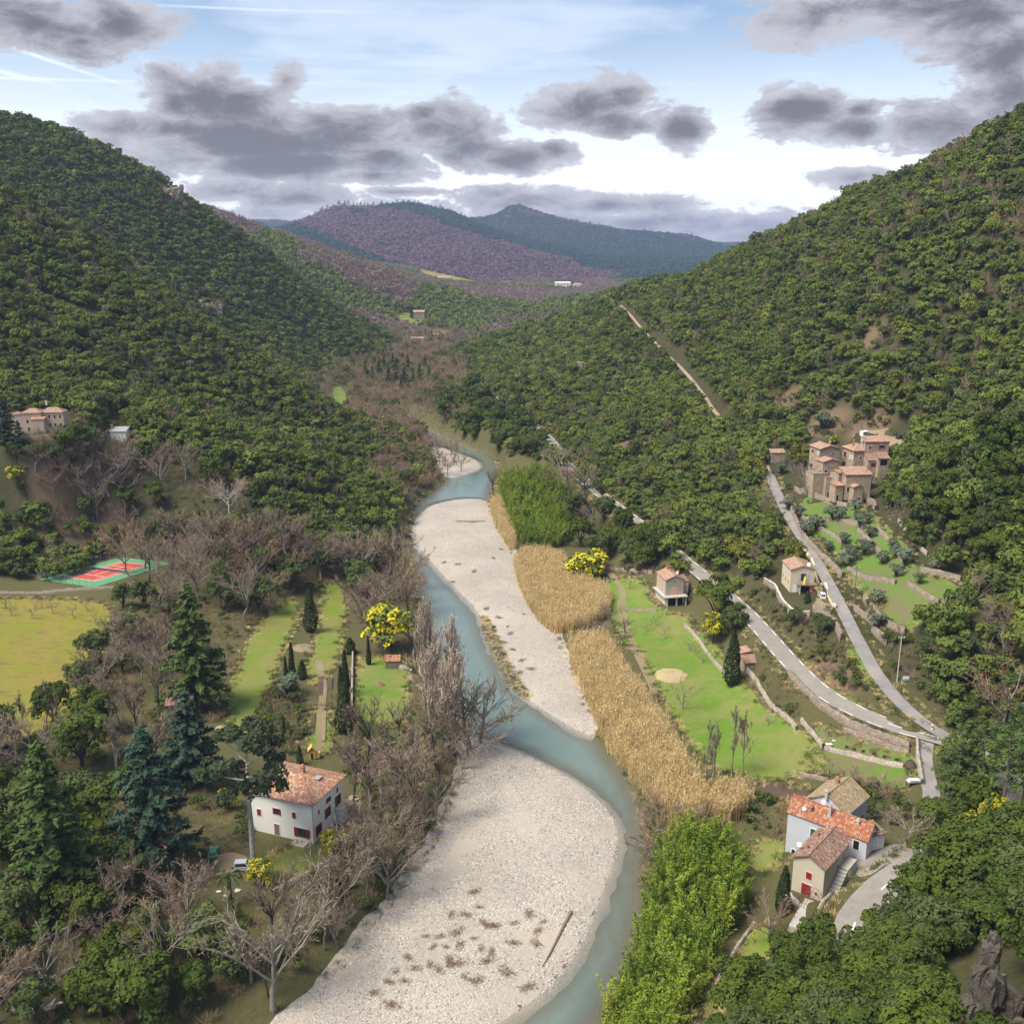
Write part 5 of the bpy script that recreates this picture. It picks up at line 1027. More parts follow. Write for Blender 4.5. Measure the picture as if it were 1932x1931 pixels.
house('barn', 'small stone barn with tile roof beside the lane car park', c, 4, 4.6, 2.6, 30.3, 33.9, STONEH, T_PINK, kind='shedF', rise=.8, over=.25, wins=[('L', 1.0, .2, 1.6, 2.2, 'door:GREEN')], cat='barn')
c = pz(1455, 1000, 23)
house('pump_house', 'small flat roofed concrete hut beside the lane', c, 5, 3.6, 2.6, 21.5, 25.6, CONC, CONC, kind='flat', wins=[('F', 2.9, 1.4, .8, 1.5, 'dark:DARK')], cat='hut')
c = pz(1551, 990, 26.6)
house('cistern', 'tiny white concrete cistern with a dark hatch on the olive terrace', c, 8, 2.0, 1.6, 26.0, 27.6, WHITEW, CONC, kind='flat', wins=[('F', 1.2, .5, .6, .7, 'dark:DARK')], cat='hut')
c = P(1402, 1271)
house('stone_hut', 'stone hut with red door and two tile roofs beside the meadow cypress', (c[0] + .3, c[1], 0), 6, 3.6, 3.0, c[2] - .3, c[2] + 2.7, STONEH, T_OLD, kind='shedF', rise=.7, over=.25, wins=[('F', 2.2, .2, 1.0, 1.7, 'door:RED')])
house('stone_shed', 'stone shed with pink tiles adjoining the red doored hut', (c[0] - .6, c[1] + 3.3, 0), 6, 3.0, 3.2, c[2] - .3, c[2] + 3.5, STONEH, T_PINK, kind='shedL', rise=.6, over=.2)
# villa on the left hill
def L_(X, Y): return X / 6.721, 718.5 + Y / 6.721
vz = 45.5
g = house('villa', 'rambling pinkish villa with several tile roofs half hidden on the left hill', pz(*L_(300, 620), vz + 1), 8, 7.0, 5, vz - 2, vz + 8.5, VILLAW, T_PINK, kind='hip', rise=1.4, over=.4, wins=[('F', 1.8, 6.4, .8, 1.3, 'dark:DARK'), ('F', 4.6, 6.4, .8, 1.3, 'dark:DARK'), ('F', 2.0, 3.2, .8, 1.5, 'dark:DARK')])
house('', '', None, 0, 8.5, 5, 0, 8.0, VILLAW, T_PINK, kind='hip', rise=1.6, over=.4, root=g, off=(6.2, 2.2, 2.2)); house('', '', None, 0, 4.0, 3.5, 0, 8.4, VILLAW, T_OLD, kind='hip', rise=.8, over=.3, root=g, off=(-4.4, 1.0, 1.5)); house('', '', None, 0, 4.6, 2.6, 0, 5.2, VILLAW, T_MOTTLE, kind='shedF', rise=.6, over=.3, root=g, off=(4.0, -2.6, 3))
house('', '', None, 0, 9.5, 3.0, 0, 2.8, VILLAW, T_PINK, kind='shedF', rise=.5, over=.4, root=g, off=(-.5, -6.5, -1.0)); chimney(g, 8.0, 5.2, 12.6, 1.3, .7, PALEW)
for u_ in (1.2, 3.2, 5.2, 7.2): sub_win(g, 6.2, 2.2, 2.2, 'F', 8.5, 5, u_, 5.6, .7, 1.2, 'dark:DARK'); sub_win(g, 6.2, 2.2, 2.2, 'F', 8.5, 5, u_, 2.4, .7, 1.2, 'dark:DARK')
g.scale = (.8, .8, .8)
house('cottage', 'small slate roofed cottage with white gable behind the umbrella pine', pz(*L_(1400, 700), 41.5), 4, 5.0, 4.0, 39.5, 43.0, WHITEW, METAL, kind='shedF', rise=.9, over=.3, chims=[(-.1, 2.6, 4.0, 1.2, .7, BRICK)])
# far houses up the valley
for px, py, Y, w_, d_, hh, lb, wm_, rm_ in [(790, 608, 1330, 15, 9, 10, 'large stone farmhouse on the terraced far slope beside a cypress', STONEG, T_PINK), (787, 655, 1110, 14, 7, 6, 'pale roofed house half hidden at the foot of the far brown slope', PALEW, T_PINK),
        (838, 526, 2300, 30, 14, 13, 'cream farmhouse alone on the far hillside pasture', CREAMW, T_PINK), (1062, 537, 2250, 34, 14, 12, 'long white building on the far wooded plateau', WHITEW, PALEW), (1090, 540, 2200, 16, 12, 11, 'small white house next to the long far building', WHITEW, T_PINK),
        (820, 632, 1210, 9, 7, 6, 'little stone house above the distant bend of the valley', STONEG, T_PINK), (765, 620, 1280, 8, 6, 5, 'small stone outbuilding below the far farmhouse', STONEG, T_OLD)]:
    q = pd(px - w_ * FPX / Y / 2, py, Y); z = h1(q[0] + w_ / 2, Y)
    house('farmhouse', lb, (q[0], Y, 0), 3, w_, d_, z - 4, z + hh, wm_, rm_, ridge='x', rise=hh * .22, over=.6, wins=[('F', w_ * f, 4 + hh * g_, w_ * .06, hh * .18, 'dark:DARK') for f in (.2, .4, .6, .8) for g_ in (.15, .55)])
# garden buildings on the left bank
q = P(727, 1262); house('garden_shed', 'little garden shed with bright red tile roof behind the mimosa', q, 3, 3.4, 2.2, q[2] - .2, q[2] + 2.0, STONE, T_ORANGE, kind='shedF', rise=.6, over=.2, cat='shed', chims=[(1.0, 1.6, 2.5, .5, .3, BRICK)])
q = P(700, 1222); house('garden_shed', 'dark shed with white edged roof under the mimosa', q, -12, 3.2, 3.0, q[2] - .2, q[2] + 2.4, WOOD, WOOD, kind='gable', ridge='x', rise=.8, over=.35, cat='shed')
q = P(316, 1352); house('garden_shed', 'tile roofed shed almost hidden behind the blue cedars', q, 12, 5.0, 3.5, q[2] - .2, q[2] + 2.6, STONE, T_OLD, kind='shedF', rise=1.0, over=.3, cat='shed')
q = P(583, 1432); g = thing('playhouse', 'yellow wooden playhouse with pointed roof in the garden', 'playhouse', q, R(10))
B = MB(); B.box(0, 1.3, 0, 1.3, 0, 1.9); obj('wall', B.mesh('wall', YWOOD), g); B = MB(); slab(B, [(-.2, -.2, 1.75), (-.2, 1.5, 1.75), (.65, 1.5, 2.7), (.65, -.2, 2.7)], .08); slab(B, [(1.5, -.2, 1.75), (.65, -.2, 2.705), (.65, 1.5, 2.705), (1.5, 1.5, 1.75)], .08); obj('roof', B.mesh('roof', YWOOD), g)
B = MB(); B.box(1.32, 2.1, .1, .9, .1, 1.2); obj('porch', B.mesh('porch', YWOOD), g); B = MB(); B.box(.4, .8, -.04, 0.0, .1, 1.2); obj('opening', B.mesh('opening', DARK), g)
q = P(1030, 875); house('roadside_shrine', 'small reddish brick building beside the distant bend of the main road', q, 4, 4.5, 3.0, q[2] - .3, q[2] + 3.2, BRICK, T_PINK, ridge='y', rise=.8, over=.2, cat='hut')
# ------------------------------------------------------------------ vegetation
rg = np.random.default_rng(11)
PO = [oak_proto(100 + i, OAK if i % 3 else OAKB, Ht=rg.uniform(6.6, 8.2), Rr=rg.uniform(3.3, 4.1), nleaf=3600, size=.46) for i in range(6)]
PB = [bare_proto(200 + i, m, bk, Ht=10, spread=s, nlimb=n, trunkh=th) for i, (m, bk, s, n, th) in enumerate([(TWIG, BARKG, .6, 7, .25), (TWIG, BARKG, .75, 7, .2), (TWIGP, BARKG, .6, 8, .22), (TWIGO, BARKG, .8, 8, .18), (TWIG, BARK, .45, 6, .3), (TWIGP, BARK, .7, 7, .25)])]
PPALE = [bare_proto(230 + i, TWIGP, BARKP, Ht=10, spread=.8, nlimb=7, trunkh=.2) for i in range(2)]
PPOP = [bare_proto(240 + i, POPT, BARKT, Ht=16, spread=.10, nlimb=20, trunkh=.08, n2=6, n3=5, n4=3, up=.7, wide=.5, rk=.011, lead=.86) for i in range(3)]
PTHIN = [bare_proto(250 + i, TWIG, BARKG, Ht=10, spread=.30, nlimb=13, trunkh=.25, n2=5, n3=5, n4=4, up=.4, wide=.6, rk=.012, lead=.95) for i in range(2)]
PFRUIT = [bare_proto(260 + i, TWIG, BARKG, Ht=4, spread=.9, nlimb=6, trunkh=.28, n2=5, n3=4, n4=3, tw=.035) for i in range(2)]
PCED = [conifer_proto(300, CEDAR, 16, 5.6, 28, 6), conifer_proto(301, BLUECED, 15, 5.6, 28, 6, .05, .8), conifer_proto(302, CEDAR, 16, 4.6, 30, 6, .14)]
PFIR = [conifer_proto(310 + i, CEDAR, 12, 2.6, 22, 5, .1, .8, .8, .9, .05) for i in range(2)]
PCYP = [cypress_proto(320, CYP, 9, .85), cypress_proto(321, CYP, 9, 1.5, 1900), cypress_proto(322, CYP, 6, 1.6, 1500)]
PPIN = [pine_proto(330, PINE, 13), pine_proto(331, PINE, 12)]; PUMB = pine_proto(332, UMB, 7, True, 3200)
POLI = [oak_proto(340 + i, OLIVE, 3.6, 1.9, 1300, .34, 8, .7) for i in range(3)]
PSHR = [simple_crown(350 + i, m, 2.0, 1.3, 420, .3) for i, m in enumerate((SHR, OAK, SHR))]
PSHRB = [bare_simple(355 + i, m, 2.2, 330, .035, .8) for i, m in enumerate((TWIG, TWIGO))]
TUFT = []
for i_ in range(4):
    r_ = np.random.default_rng(370 + i_); n_ = 46; A_ = np.column_stack([r_.normal(size=(n_, 2)) * .28, np.zeros(n_)]); V_t, F_t = ribbons(r_, A_, A_ + r_.normal(size=(n_, 3)) * [.2, .2, .08] + [0, 0, .38], .06); TUFT.append(mesh_np('grass_tuft', V_t, [F_t], [SHR if i_ % 2 else REED]))
def scatter_px(poly, n, seed, dmin):
    r = np.random.default_rng(seed); pl = np.array(poly, float); lo, hi = pl.min(0), pl.max(0); out = []; t = 0
    while len(out) < n and t < n * 60:
        t += 1; a, b = r.uniform(lo[0], hi[0]), r.uniform(lo[1], hi[1])
        if inside(np.array([a]), np.array([b]), pl)[0] and all((a - c) ** 2 + ((b - d) * 1.5) ** 2 > dmin ** 2 for c, d in out): out.append((a, b))
    return out
def inpoly(px, py, pl): return inside(px, py, np.array(pl, float))
EXO = [   # no evergreen forest stands here
    [(-80, 780), (140, 775), (150, 820), (240, 800), (250, 850), (140, 880), (-80, 880)], [(60, 875), (340, 850), (450, 945), (450, 990), (330, 1005), (230, 1015), (140, 965), (60, 935)],
    [(-900, 1095), (130, 1095), (200, 1045), (330, 1005), (480, 1035), (600, 1065), (720, 1080), (770, 1000), (800, 1300), (900, 1450), (700, 1760), (400, 2300), (-900, 3000)],
    [(905, 855), (1010, 868), (1060, 885), (1160, 990), (1250, 1065), (1300, 1105), (1400, 1175), (1480, 1250), (1560, 1330), (1740, 1400), (1765, 1520), (1735, 1600), (1660, 1690), (1580, 1765), (1500, 1785), (1400, 1905), (1290, 2200), (800, 2600), (900, 1400), (800, 1200), (770, 1000)],
    [(1380, 1120), (1440, 1100), (1480, 1040), (1540, 1040), (1600, 1190), (1660, 1280), (1790, 1390), (1700, 1380), (1560, 1315), (1480, 1245)], [(1435, 905), (1440, 850), (1500, 880), (1520, 805), (1600, 800), (1700, 790), (1730, 830), (1690, 860), (1660, 925), (1675, 965), (1735, 1045), (1790, 1088), (1815, 1100), (1812, 1150), (1730, 1205), (1740, 1260), (1800, 1390), (1760, 1380), (1640, 1280), (1550, 1110), (1480, 975)],
]
BARE_PATCH = [(1190, 840, 9), (1120, 790, 7), (1480, 760, 7), (1060, 690, 7), (330, 372, 10), (1560, 800, 8), (1640, 640, 4), (590, 735, 8)]
BPW = [(*P(a, b)[:2], r) for a, b, r in BARE_PATCH]
def grid_points(y0, y1, s, seed, az=33.5):
    r = np.random.default_rng(seed); t = math.tan(R(az)); xs = np.arange(-t * y1, t * y1, s); ys = np.arange(y0, y1, s * .9); X, Y = np.meshgrid(xs, ys); X[1::2] += s / 2
    X = X + r.uniform(-.36, .36, X.shape) * s; Y = Y + r.uniform(-.36, .36, Y.shape) * s; k = (np.abs(X) < t * Y + 14); X, Y = X[k], Y[k]
    return X, Y, H(X, Y)
def road_clear(X, Y):
    k = np.ones(X.shape, bool)
    for j_, (Pp, hw, _) in enumerate(ROADS): k &= seg_dist(X, Y, Pp, False)[0] > hw + (np.where(Y < 265, 1.5, .3) if j_ == 0 else np.where((Y > 400) | (Y < 330), 2.6, -.5) if j_ == 2 else 1.6)
    return k
def _horizon():
    ga = np.linspace(R(-38), R(38), 260); gr = np.geomspace(60, 7000, 300); A, G = np.meshgrid(ga, gr); hz = H(G * np.sin(A), G * np.cos(A)); return ga, gr, np.maximum.accumulate((hz - CAMZ + 2.0) / G, 0)
HORIZ = _horizon()
def vis_filter(X, Y, Z, top=6.0):
    """drop what stands wholly behind a ridge: compare with the highest ground nearer by along the same bearing"""
    az = np.arctan2(X, Y); rr = np.hypot(X, Y); ga, gr, el = HORIZ
    ia = np.clip(np.round((az - ga[0]) / (ga[1] - ga[0])).astype(int), 0, 259); ir = np.clip(np.searchsorted(gr, rr * .985) - 1, 0, 299)
    return (Z + top + 5 - CAMZ) / rr >= el[ir, ia]
X, Y, Z = grid_points(62, 700, 3.55, 3); Q = proj(X, Y, Z); bz = base_h(X, Y)
k = road_clear(X, Y) & (sdist(X, Y, CHAN) < -5) & vis_filter(X, Y, Z)
for e in EXO: k &= ~inpoly(Q[0], Q[1], e)
for a, b, r in BPW: k &= np.hypot(X - a, Y - b) > r
k &= (bz > 6) | (Y < 470) | (Q[0] > 850)
k &= ~((Y > 470) & (bz < 9) & (Q[0] < 850)); gapn = fbm(X, Y, 26, 2, 77); k &= (gapn < .86) | (Y < 330)
k &= ~inpoly(Q[0], Q[1], [(1770, 1890), (1800, 1800), (1900, 1800), (1990, 1900), (1990, 2060), (1790, 2060)])
NX, NY, NZ = X[k], Y[k], Z[k]; q = proj(NX, NY, NZ); dep = q[2]
infr = (q[0] > -60) & (q[0] < 1990) & (q[1] > 0) & (q[1] - 7 * FPX / dep < 1931)
order = np.argsort(np.where(infr, dep, 1e9))[:125]
mask = np.zeros(len(NX), bool); mask[order] = True; mask &= infr
LAND = [((1850, 1820), 'the dark crag'), ((1700, 1640), 'the car park of the grey house'), ((1560, 1780), 'the road below the beige house'), ((1830, 1480), 'the light green pines'), ((1880, 1350), 'the broad russet tree'), ((1708, 1290), 'the little sign board'), ((1800, 1130), 'the small bright terrace lawn'), ((1750, 1040), 'the straight pale terrace wall'), ((1660, 900), 'the hamlet walls'), ((1700, 825), 'the black car above the hamlet'),
    ((1630, 815), 'the caravan'), ((1468, 860), 'the stone barn'), ((1430, 850), 'the silver pick-up'), ((1350, 775), 'the foot of the dirt track'), ((1250, 660), 'the middle of the dirt track'), ((1455, 1000), 'the flat roofed hut'), ((1480, 1090), 'the back of the cream house'), ((1400, 1040), 'the main road below the lane'), ((1262, 1000), 'the roadside pole'), ((1190, 850), 'the bare red slope'), ((1110, 700), 'the pale rock on the ridge'), ((1040, 850), 'the distant bend of the road'), ((1480, 760), 'the bare patch above the barn'),
    ((70, 800), 'the villa'), ((218, 810), 'the hill cottage'), ((166, 850), 'the umbrella pine'), ((446, 950), 'the pale twin mast'), ((190, 1080), 'the tennis court'), ((372, 1330), 'the tall green cedar'), ((292, 1630), 'the broad blue cedar'), ((112, 1720), 'the large bright green cedar'), ((360, 1470), 'the smaller blue cedar'), ((403, 1612), 'the old green car'), ((437, 1700), 'the palm'), ((72, 1920), 'the pink almond tree'), ((515, 1900), 'the forked tree on the gravel'), ((100, 1380), 'the foot of the yellow meadow'), ((215, 1150), 'the corner of the yellow meadow'),
    ((587, 1180), 'the thick dark cypress'), ((520, 1140), 'the top of the long lawn'), ((738, 1220), 'the big mimosa'), ((418, 1140), 'the loose green pine'), ((630, 1110), 'the end of the garden path'), ((770, 1100), 'the bend of the blue water'), ((668, 1500), 'the round stone seat'), ((640, 1620), 'the coped river wall'), ((820, 1450), 'the poplars'), ((600, 760), 'the brown gap of the spur'), ((720, 900), 'the russet bank trees'), ((30, 1000), 'the dark oaks above the tennis court wall')]
LANDW = [(np.array(P(*p_)[:2]), nm_) for p_, nm_ in LAND]
def near(x, y): return min(LANDW, key=lambda l: (l[0][0] - x) ** 2 + (l[0][1] - y) ** 2)[1]
def sized(s, lo, hi): return 'small' if s < lo else ('large' if s > hi else 'medium sized')
def zone_label(px, py):
    if py > 1500: return 'dark green holm oak on the near slope above the roadside houses', 'holm oaks on the slope above the roadside houses'
    if px > 1650 and py > 820: return 'dense dark holm oak on the slope beside the olive terraces', 'holm oaks beside the olive terraces'
    if px > 1000 and py > 700: return 'rounded holm oak between the main road and the hillside track', 'holm oaks between the road and the track'
    if px > 1000: return 'rounded holm oak on the hillside above the hamlet', 'holm oaks above the hamlet'
    return 'holm oak on the wooded slope below the hillside villa', 'holm oaks below the hillside villa'
for x, y, z, a, b in zip(NX[mask], NY[mask], NZ[mask], q[0][mask], q[1][mask]):
    lb, gp = zone_label(a, b); s = rg.uniform(.68, 1.12) * (1.0 if y > 150 else .98); lm_ = near(x, y); lb, gp = f'{sized(s, .8, .98)} dark green holm oak near {lm_}', f'holm oaks near {lm_}'
    instance(PO[rg.integers(6)], 'holm_oak', (x, y, z - .3), s, rg.uniform(0, 6.28), lb, 'tree', gp, s * rg.uniform(.85, 1.15))
NP = np.column_stack([NX, NY, NZ - .4])[~mask]
browny = (q[0][~mask] > 1480) & (q[1][~mask] < 480) & (rg.random(len(NP)) < .07)
YGR = leaf('yellowish_oak_leaf', (.07, .085, .015), (.19, .20, .034), (.17, .19, .03))
mid = [simple_crown(400 + i, FAROAK if i % 4 else OAKB, rg.uniform(5.2, 7.4), rg.uniform(2.9, 3.7), 1300, .58, 9) for i in range(9)] + [simple_crown(418, YGR, 5.5, 3.0, 1300, .5, 9), bare_simple(419, TWIG, 6.5, 500, .07, .6)]
gn_scatter('oak_forest', NP[~browny], mid, rg, .48, 1.12, zsc=(.8, 1.3))
bm = [bare_simple(430 + i, (TWIG, TWIGP, TWIGO)[i % 3], 6.5, 400, .07, .6) for i in range(6)] + [simple_crown(437, OAKB, 5.5, 3.0, 700, .6, 8), simple_crown(438, FAROAK, 5.0, 2.6, 700, .55, 8)]
X, Y, Z = grid_points(690, 1180, 4.7, 5); bz = base_h(X, Y); kk = (bz > 11) & road_clear(X, Y) & vis_filter(X, Y, Z)
for a, b, r in BPW: kk &= np.hypot(X - a, Y - b) > r
X, Y, Z = X[kk], Y[kk], Z[kk]; far_mid = [simple_crown(450 + i, FAROAK if i % 3 else OAKB, rg.uniform(5.5, 7.5), rg.uniform(3.1, 3.9), 380, 1.0, 8) for i in range(8)]
gn_scatter('oak_forest', np.column_stack([X, Y, Z - .4]), far_mid, rg, .5, 1.15, zsc=(.8, 1.25))
for i, (a, b, h_) in enumerate([(1765, 1690, 105), (1802, 1670, 105), (1840, 1655, 110), (1885, 1640, 105), (1925, 1635, 105), (1728, 1730, 95), (1700, 1775, 92), (1665, 1812, 90), (1630, 1838, 85), (1585, 1850, 82), (1540, 1852, 78), (1500, 1850, 74), (1560, 1885, 90), (1620, 1875, 90), (1690, 1840, 95), (1745, 1790, 100), (1790, 1720, 105), (1850, 1710, 105), (1910, 1700, 105), (1560, 1925, 95), (1500, 1905, 85), (1460, 1930, 80), (1640, 1905, 95), (1710, 1860, 100), (1600, 1985, 95), (1400, 1960, 75), (1350, 1990, 70), (1690, 1960, 95)]):
    q_ = P(a, b); s_ = h_ * proj(*q_)[2] / FPX / .82 / 7.4; lm_ = near(q_[0], q_[1]); instance(PO[i % 6], 'holm_oak', (q_[0], q_[1], q_[2] - .3), s_, rg.uniform(0, 6.28), f'{sized(s_, .95, 1.1)} broad holm oak by the road near {lm_}', 'tree', f'roadside oaks near {lm_}')
for i, (a, b) in enumerate([(1745, 930), (1775, 905), (1805, 890), (1840, 880), (1875, 868), (1910, 860), (1945, 850), (1760, 965), (1790, 945), (1825, 930), (1860, 920), (1895, 905), (1930, 900), (1780, 1000), (1812, 985), (1845, 970), (1880, 960), (1915, 950), (1948, 945), (1800, 1040), (1830, 1025), (1862, 1012), (1895, 1000), (1930, 990), (1740, 1000), (1845, 1065), (1880, 1050), (1915, 1040), (1950, 1030), (1860, 840), (1925, 815)]):
    q_ = P(a, b); s_ = rg.uniform(52, 70) * proj(*q_)[2] / FPX / .9 / 7.4; lm_ = near(q_[0], q_[1]); instance(PO[i % 6], 'holm_oak', (q_[0], q_[1], q_[2] - .3), s_, rg.uniform(0, 6.28), f'{sized(s_, 1.0, 1.15)} full crowned holm oak on the slope near {lm_}', 'tree', f'steep slope oaks near {lm_}')
for i, (a, b) in enumerate(scatter_px([(850, 742), (900, 735), (945, 775), (985, 808), (1010, 845), (1000, 862), (948, 856), (890, 832), (835, 805), (830, 770)], 34, 15, 11)):
    q_ = P(a, b); s_ = rg.uniform(30, 42) * proj(*q_)[2] / FPX / .95 / 7.4; instance(PO[i % 6], 'holm_oak', (q_[0], q_[1], q_[2] - .3), s_, rg.uniform(0, 6.28), 'dark oak between the upstream river bend and the distant road', 'tree', 'oaks between the river bend and the distant road')
# valley bottom upstream: bare alders and willows
X, Y, Z = grid_points(380, 1250, 5.0, 6); bz = base_h(X, Y); q = proj(X, Y, Z)
kb = (bz < 12) & (sdist(X, Y, CHAN) < -2) & (Y > 470) & road_clear(X, Y) & ~inpoly(q[0], q[1], [(622, 728), (655, 726), (662, 772), (640, 778), (625, 765)])
kb |= inpoly(q[0], q[1], [(690, 1000), (770, 960), (820, 925), (835, 905), (800, 850), (740, 830), (700, 870), (690, 930)]) & (sdist(X, Y, CHAN) < -1.5)
kb &= vis_filter(X, Y, Z) & (q[0] < 880)
US = np.column_stack([X, Y, Z])[kb]; usd = US[:, 1]; us_near = np.argsort(usd)[:70]
for i in us_near:
    instance(PB[[2, 3, 5, 3][rg.integers(4)]], 'bare_tree', US[i] - [0, 0, .3], rg.uniform(.55, .9), rg.uniform(0, 6.28), 'bare russet tree on the river bank where the river bends out of sight', 'tree', 'bare russet trees at the upstream bend')
rest = np.delete(US, us_near, 0)
gn_scatter('bare_woodland', np.vstack([rest, NP[browny]]), bm, rg, .7, 1.35, zsc=(.9, 1.3))
# beyond the bend: brown wooded slopes, pine and oak patches
X, Y, Z = grid_points(1170, 2750, 9.5, 8, 24); kk = vis_filter(X, Y, Z, 10); X, Y, Z = X[kk], Y[kk], Z[kk]
q = proj(X, Y, Z); open_ = inpoly(q[0], q[1], [(757, 588), (800, 590), (806, 616), (770, 620), (745, 606)]) | inpoly(q[0], q[1], [(785, 618), (855, 622), (848, 645), (790, 646)]) | inpoly(q[0], q[1], [(795, 494), (850, 498), (905, 518), (985, 525), (965, 540), (860, 536), (785, 520)]) | inpoly(q[0], q[1], [(1040, 528), (1105, 530), (1105, 548), (1040, 546)])
n = fbm(X, Y, 110, 3, 21); grn = (n > .54) | (X > 260); X, Y, Z, grn = X[~open_], Y[~open_], Z[~open_], grn[~open_]
farb = [bare_simple(470 + i, TWIGD, 9, 220, .30, .75) for i in range(3)] + [simple_crown(475 + i, TWIGD, 8, 4.6, 130, 1.5, 6) for i in range(3)]; farg = [simple_crown(480 + i, FAROAK, 10, 5.5, 130, 2.4, 6) for i in range(5)]
gn_scatter('far_bare_woodland', np.column_stack([X, Y, Z - .5])[~grn], farb, rg, .9, 1.5); gn_scatter('far_oak_forest', np.column_stack([X, Y, Z - .5])[grn], farg, rg, .7, 1.2)
X, Y, Z = grid_points(2750, 7200, 20, 9, 20); kk = vis_filter(X, Y, Z, 14); X, Y, Z = X[kk], Y[kk], Z[kk]
n = fbm(X + 3.2 * Z, Y * .22, 340, 3, 41) + (fbm(X, Y, 90, 2, 42) - .5) * .25; grn = n > .385
MTB = leaf('mountain_bare', (.115, .068, .080), (.19, .115, .125), (.155, .092, .10), trans=0.0)
farp = [simple_crown(490 + i, leaf_ if i % 2 else leaf_, 13, 12, 110, 5.0, 9) for i, leaf_ in enumerate([leaf('far_pine', (.016, .048, .040), (.040, .096, .072), (.030, .078, .060))] * 4)]; farq = [simple_crown(495 + i, MTB, 11, 12, 110, 5.0, 9) for i in range(4)]
gn_scatter('mountain_pine_forest', np.column_stack([X, Y, Z - 2])[grn], farp, rg, .7, 1.2); gn_scatter('mountain_bare_woodland', np.column_stack([X, Y, Z - 2])[~grn], farq, rg, .7, 1.2)

# pines standing out on the far mountain skyline
yy = np.linspace(3300, 4700, 240)
for i, a in enumerate(np.concatenate([np.linspace(596, 900, 40), np.linspace(1090, 1330, 12)])):
    a += rg.uniform(-4, 4); d_ = raydir(a, 390); xs_ = d_[0] / d_[1] * yy * (1 if a < 1000 else 1.3); ys_ = yy * (1 if a < 1000 else 1.3); hz_ = H(xs_, ys_); j = int(np.argmax((hz_ - CAMZ) / ys_)); instance(PPIN[i % 2], 'pine', (xs_[j], ys_[j], hz_[j] + 2), rg.uniform(1.1, 2.0), rg.uniform(0, 6.28), 'tiny pine standing out on the far mountain skyline', 'tree', 'pines on the far skyline')
# ---- single trees read off the photograph: foot x, foot y, height in 1932 px
def fit_h(q, hpx):
    x, y, z = q; d = proj(x, y, z); t = hpx * d[2] / FPX / math.cos(math.atan2(CAMZ - z, y)); return t
def tree(parts, name, bx, by, hpx, h0, label, group=None, cat='tree', wide=1.0, gp=None):
    q = gp or P(bx, by); s = fit_h(q, hpx) / h0
    if group and name in ('holm_oak', 'bare_tree') and len(label.split()) < 17:
        w = label.split(); k = next((i for i, x in enumerate(w) if x in ('in', 'on', 'along', 'among', 'between', 'beyond', 'standing', 'below', 'leaning', 'at')), len(w)); label = f"{sized(hpx, 75, 110)} {' '.join(w[:k])} near {near(q[0], q[1])}"; label = ' '.join(label.split()[:16]); group = ('evergreen oaks near ' if name == 'holm_oak' else 'bare trees near ') + near(q[0], q[1])
    return instance(parts, name, (q[0], q[1], q[2] - .15), s * wide, rg.uniform(0, 6.28), label, cat, group, s)
tree(PCED[0], 'cedar', 372, 1335, 225, 16, 'tall green cedar with layered branches beside the yellow meadow', wide=.82)
tree(PCED[1], 'blue_cedar', 362, 1478, 165, 15, 'blue-green cedar standing behind the bigger blue cedar', wide=1.0)
tree(PCED[1], 'blue_cedar', 292, 1640, 245, 15, 'broad blue cedar beside the white farmhouse garden', wide=.85)
tree(PCED[2], 'cedar', 112, 1725, 290, 16, 'large bright green cedar with drooping tips in the riverside wood', wide=.95)
for bx, by, h_, p, lb in [(272, 1650, 135, 0, 'dark narrow cypress in front of the broad blue cedar'), (587, 1192, 85, 1, 'thick dark cypress standing alone on the garden path'), (552, 1280, 68, 0, 'slim cypress, tallest of the group by the grey shrub'), (540, 1281, 45, 0, 'short slim cypress in the group by the grey shrub'), (571, 1280, 36, 2, 'dark stubby conifer between the lawn and the path'),
        (645, 1335, 78, 0, 'shorter of the two spire cypresses by the garden wall'), (653, 1312, 84, 0, 'taller of the two spire cypresses by the garden wall'), (696, 1254, 54, 0, 'slim cypress between the clipped bush and the mimosa'), (536, 1392, 45, 0, 'small cypress in the bare thicket behind the farmhouse'), (566, 1442, 38, 1, 'dark cypress beside the yellow playhouse'),
        (777, 601, 24, 1, 'cypress beside the far stone farmhouse'), (1380, 1292, 100, 1, 'fat dark cypress beside the red doored hut'), (1806, 1434, 92, 0, 'thin cypress beside the road junction'), (1476, 1724, 84, 1, 'dark cypress at the corner of the beige house'), (1270, 1062, 30, 2, 'small dark conifer behind the pink shuttered house'), (803, 640, 20, 1, 'cypress beside the distant valley road'), (815, 641, 18, 1, 'short cypress beside the distant valley road')]:
    tree(PCYP[p], 'cypress', bx, by, h_, 9 if p < 2 else 6, lb)
tree(PCYP[2], 'conifer', 651, 1382, 90, 6, 'broad yellowish conifer at the foot of the spire cypresses', wide=.75)
tree(PUMB, 'umbrella_pine', 166, 862, 58, 7, 'bright green umbrella pine with a rounded top below the hill cottage', wide=1.0)
for bx, by, h_, lb in [(1800, 1512, 140, 'light green pine above the drive'), (1846, 1500, 150, 'tall light green pine with bare lower trunk'), (1888, 1535, 165, 'light green pine on the slope by the car park'), (1930, 1520, 150, 'light green pine at the edge of the dark oaks'), (1782, 1545, 95, 'small bright pine beside the bare tree by the car park'), (418, 1150, 105, 'loose green pine among bare trees near the tennis court'), (1912, 1440, 110, 'light green pine behind the cypress of the junction')]:
    tree(PPIN[rg.integers(2)], 'pine', bx, by, h_, 13, lb)
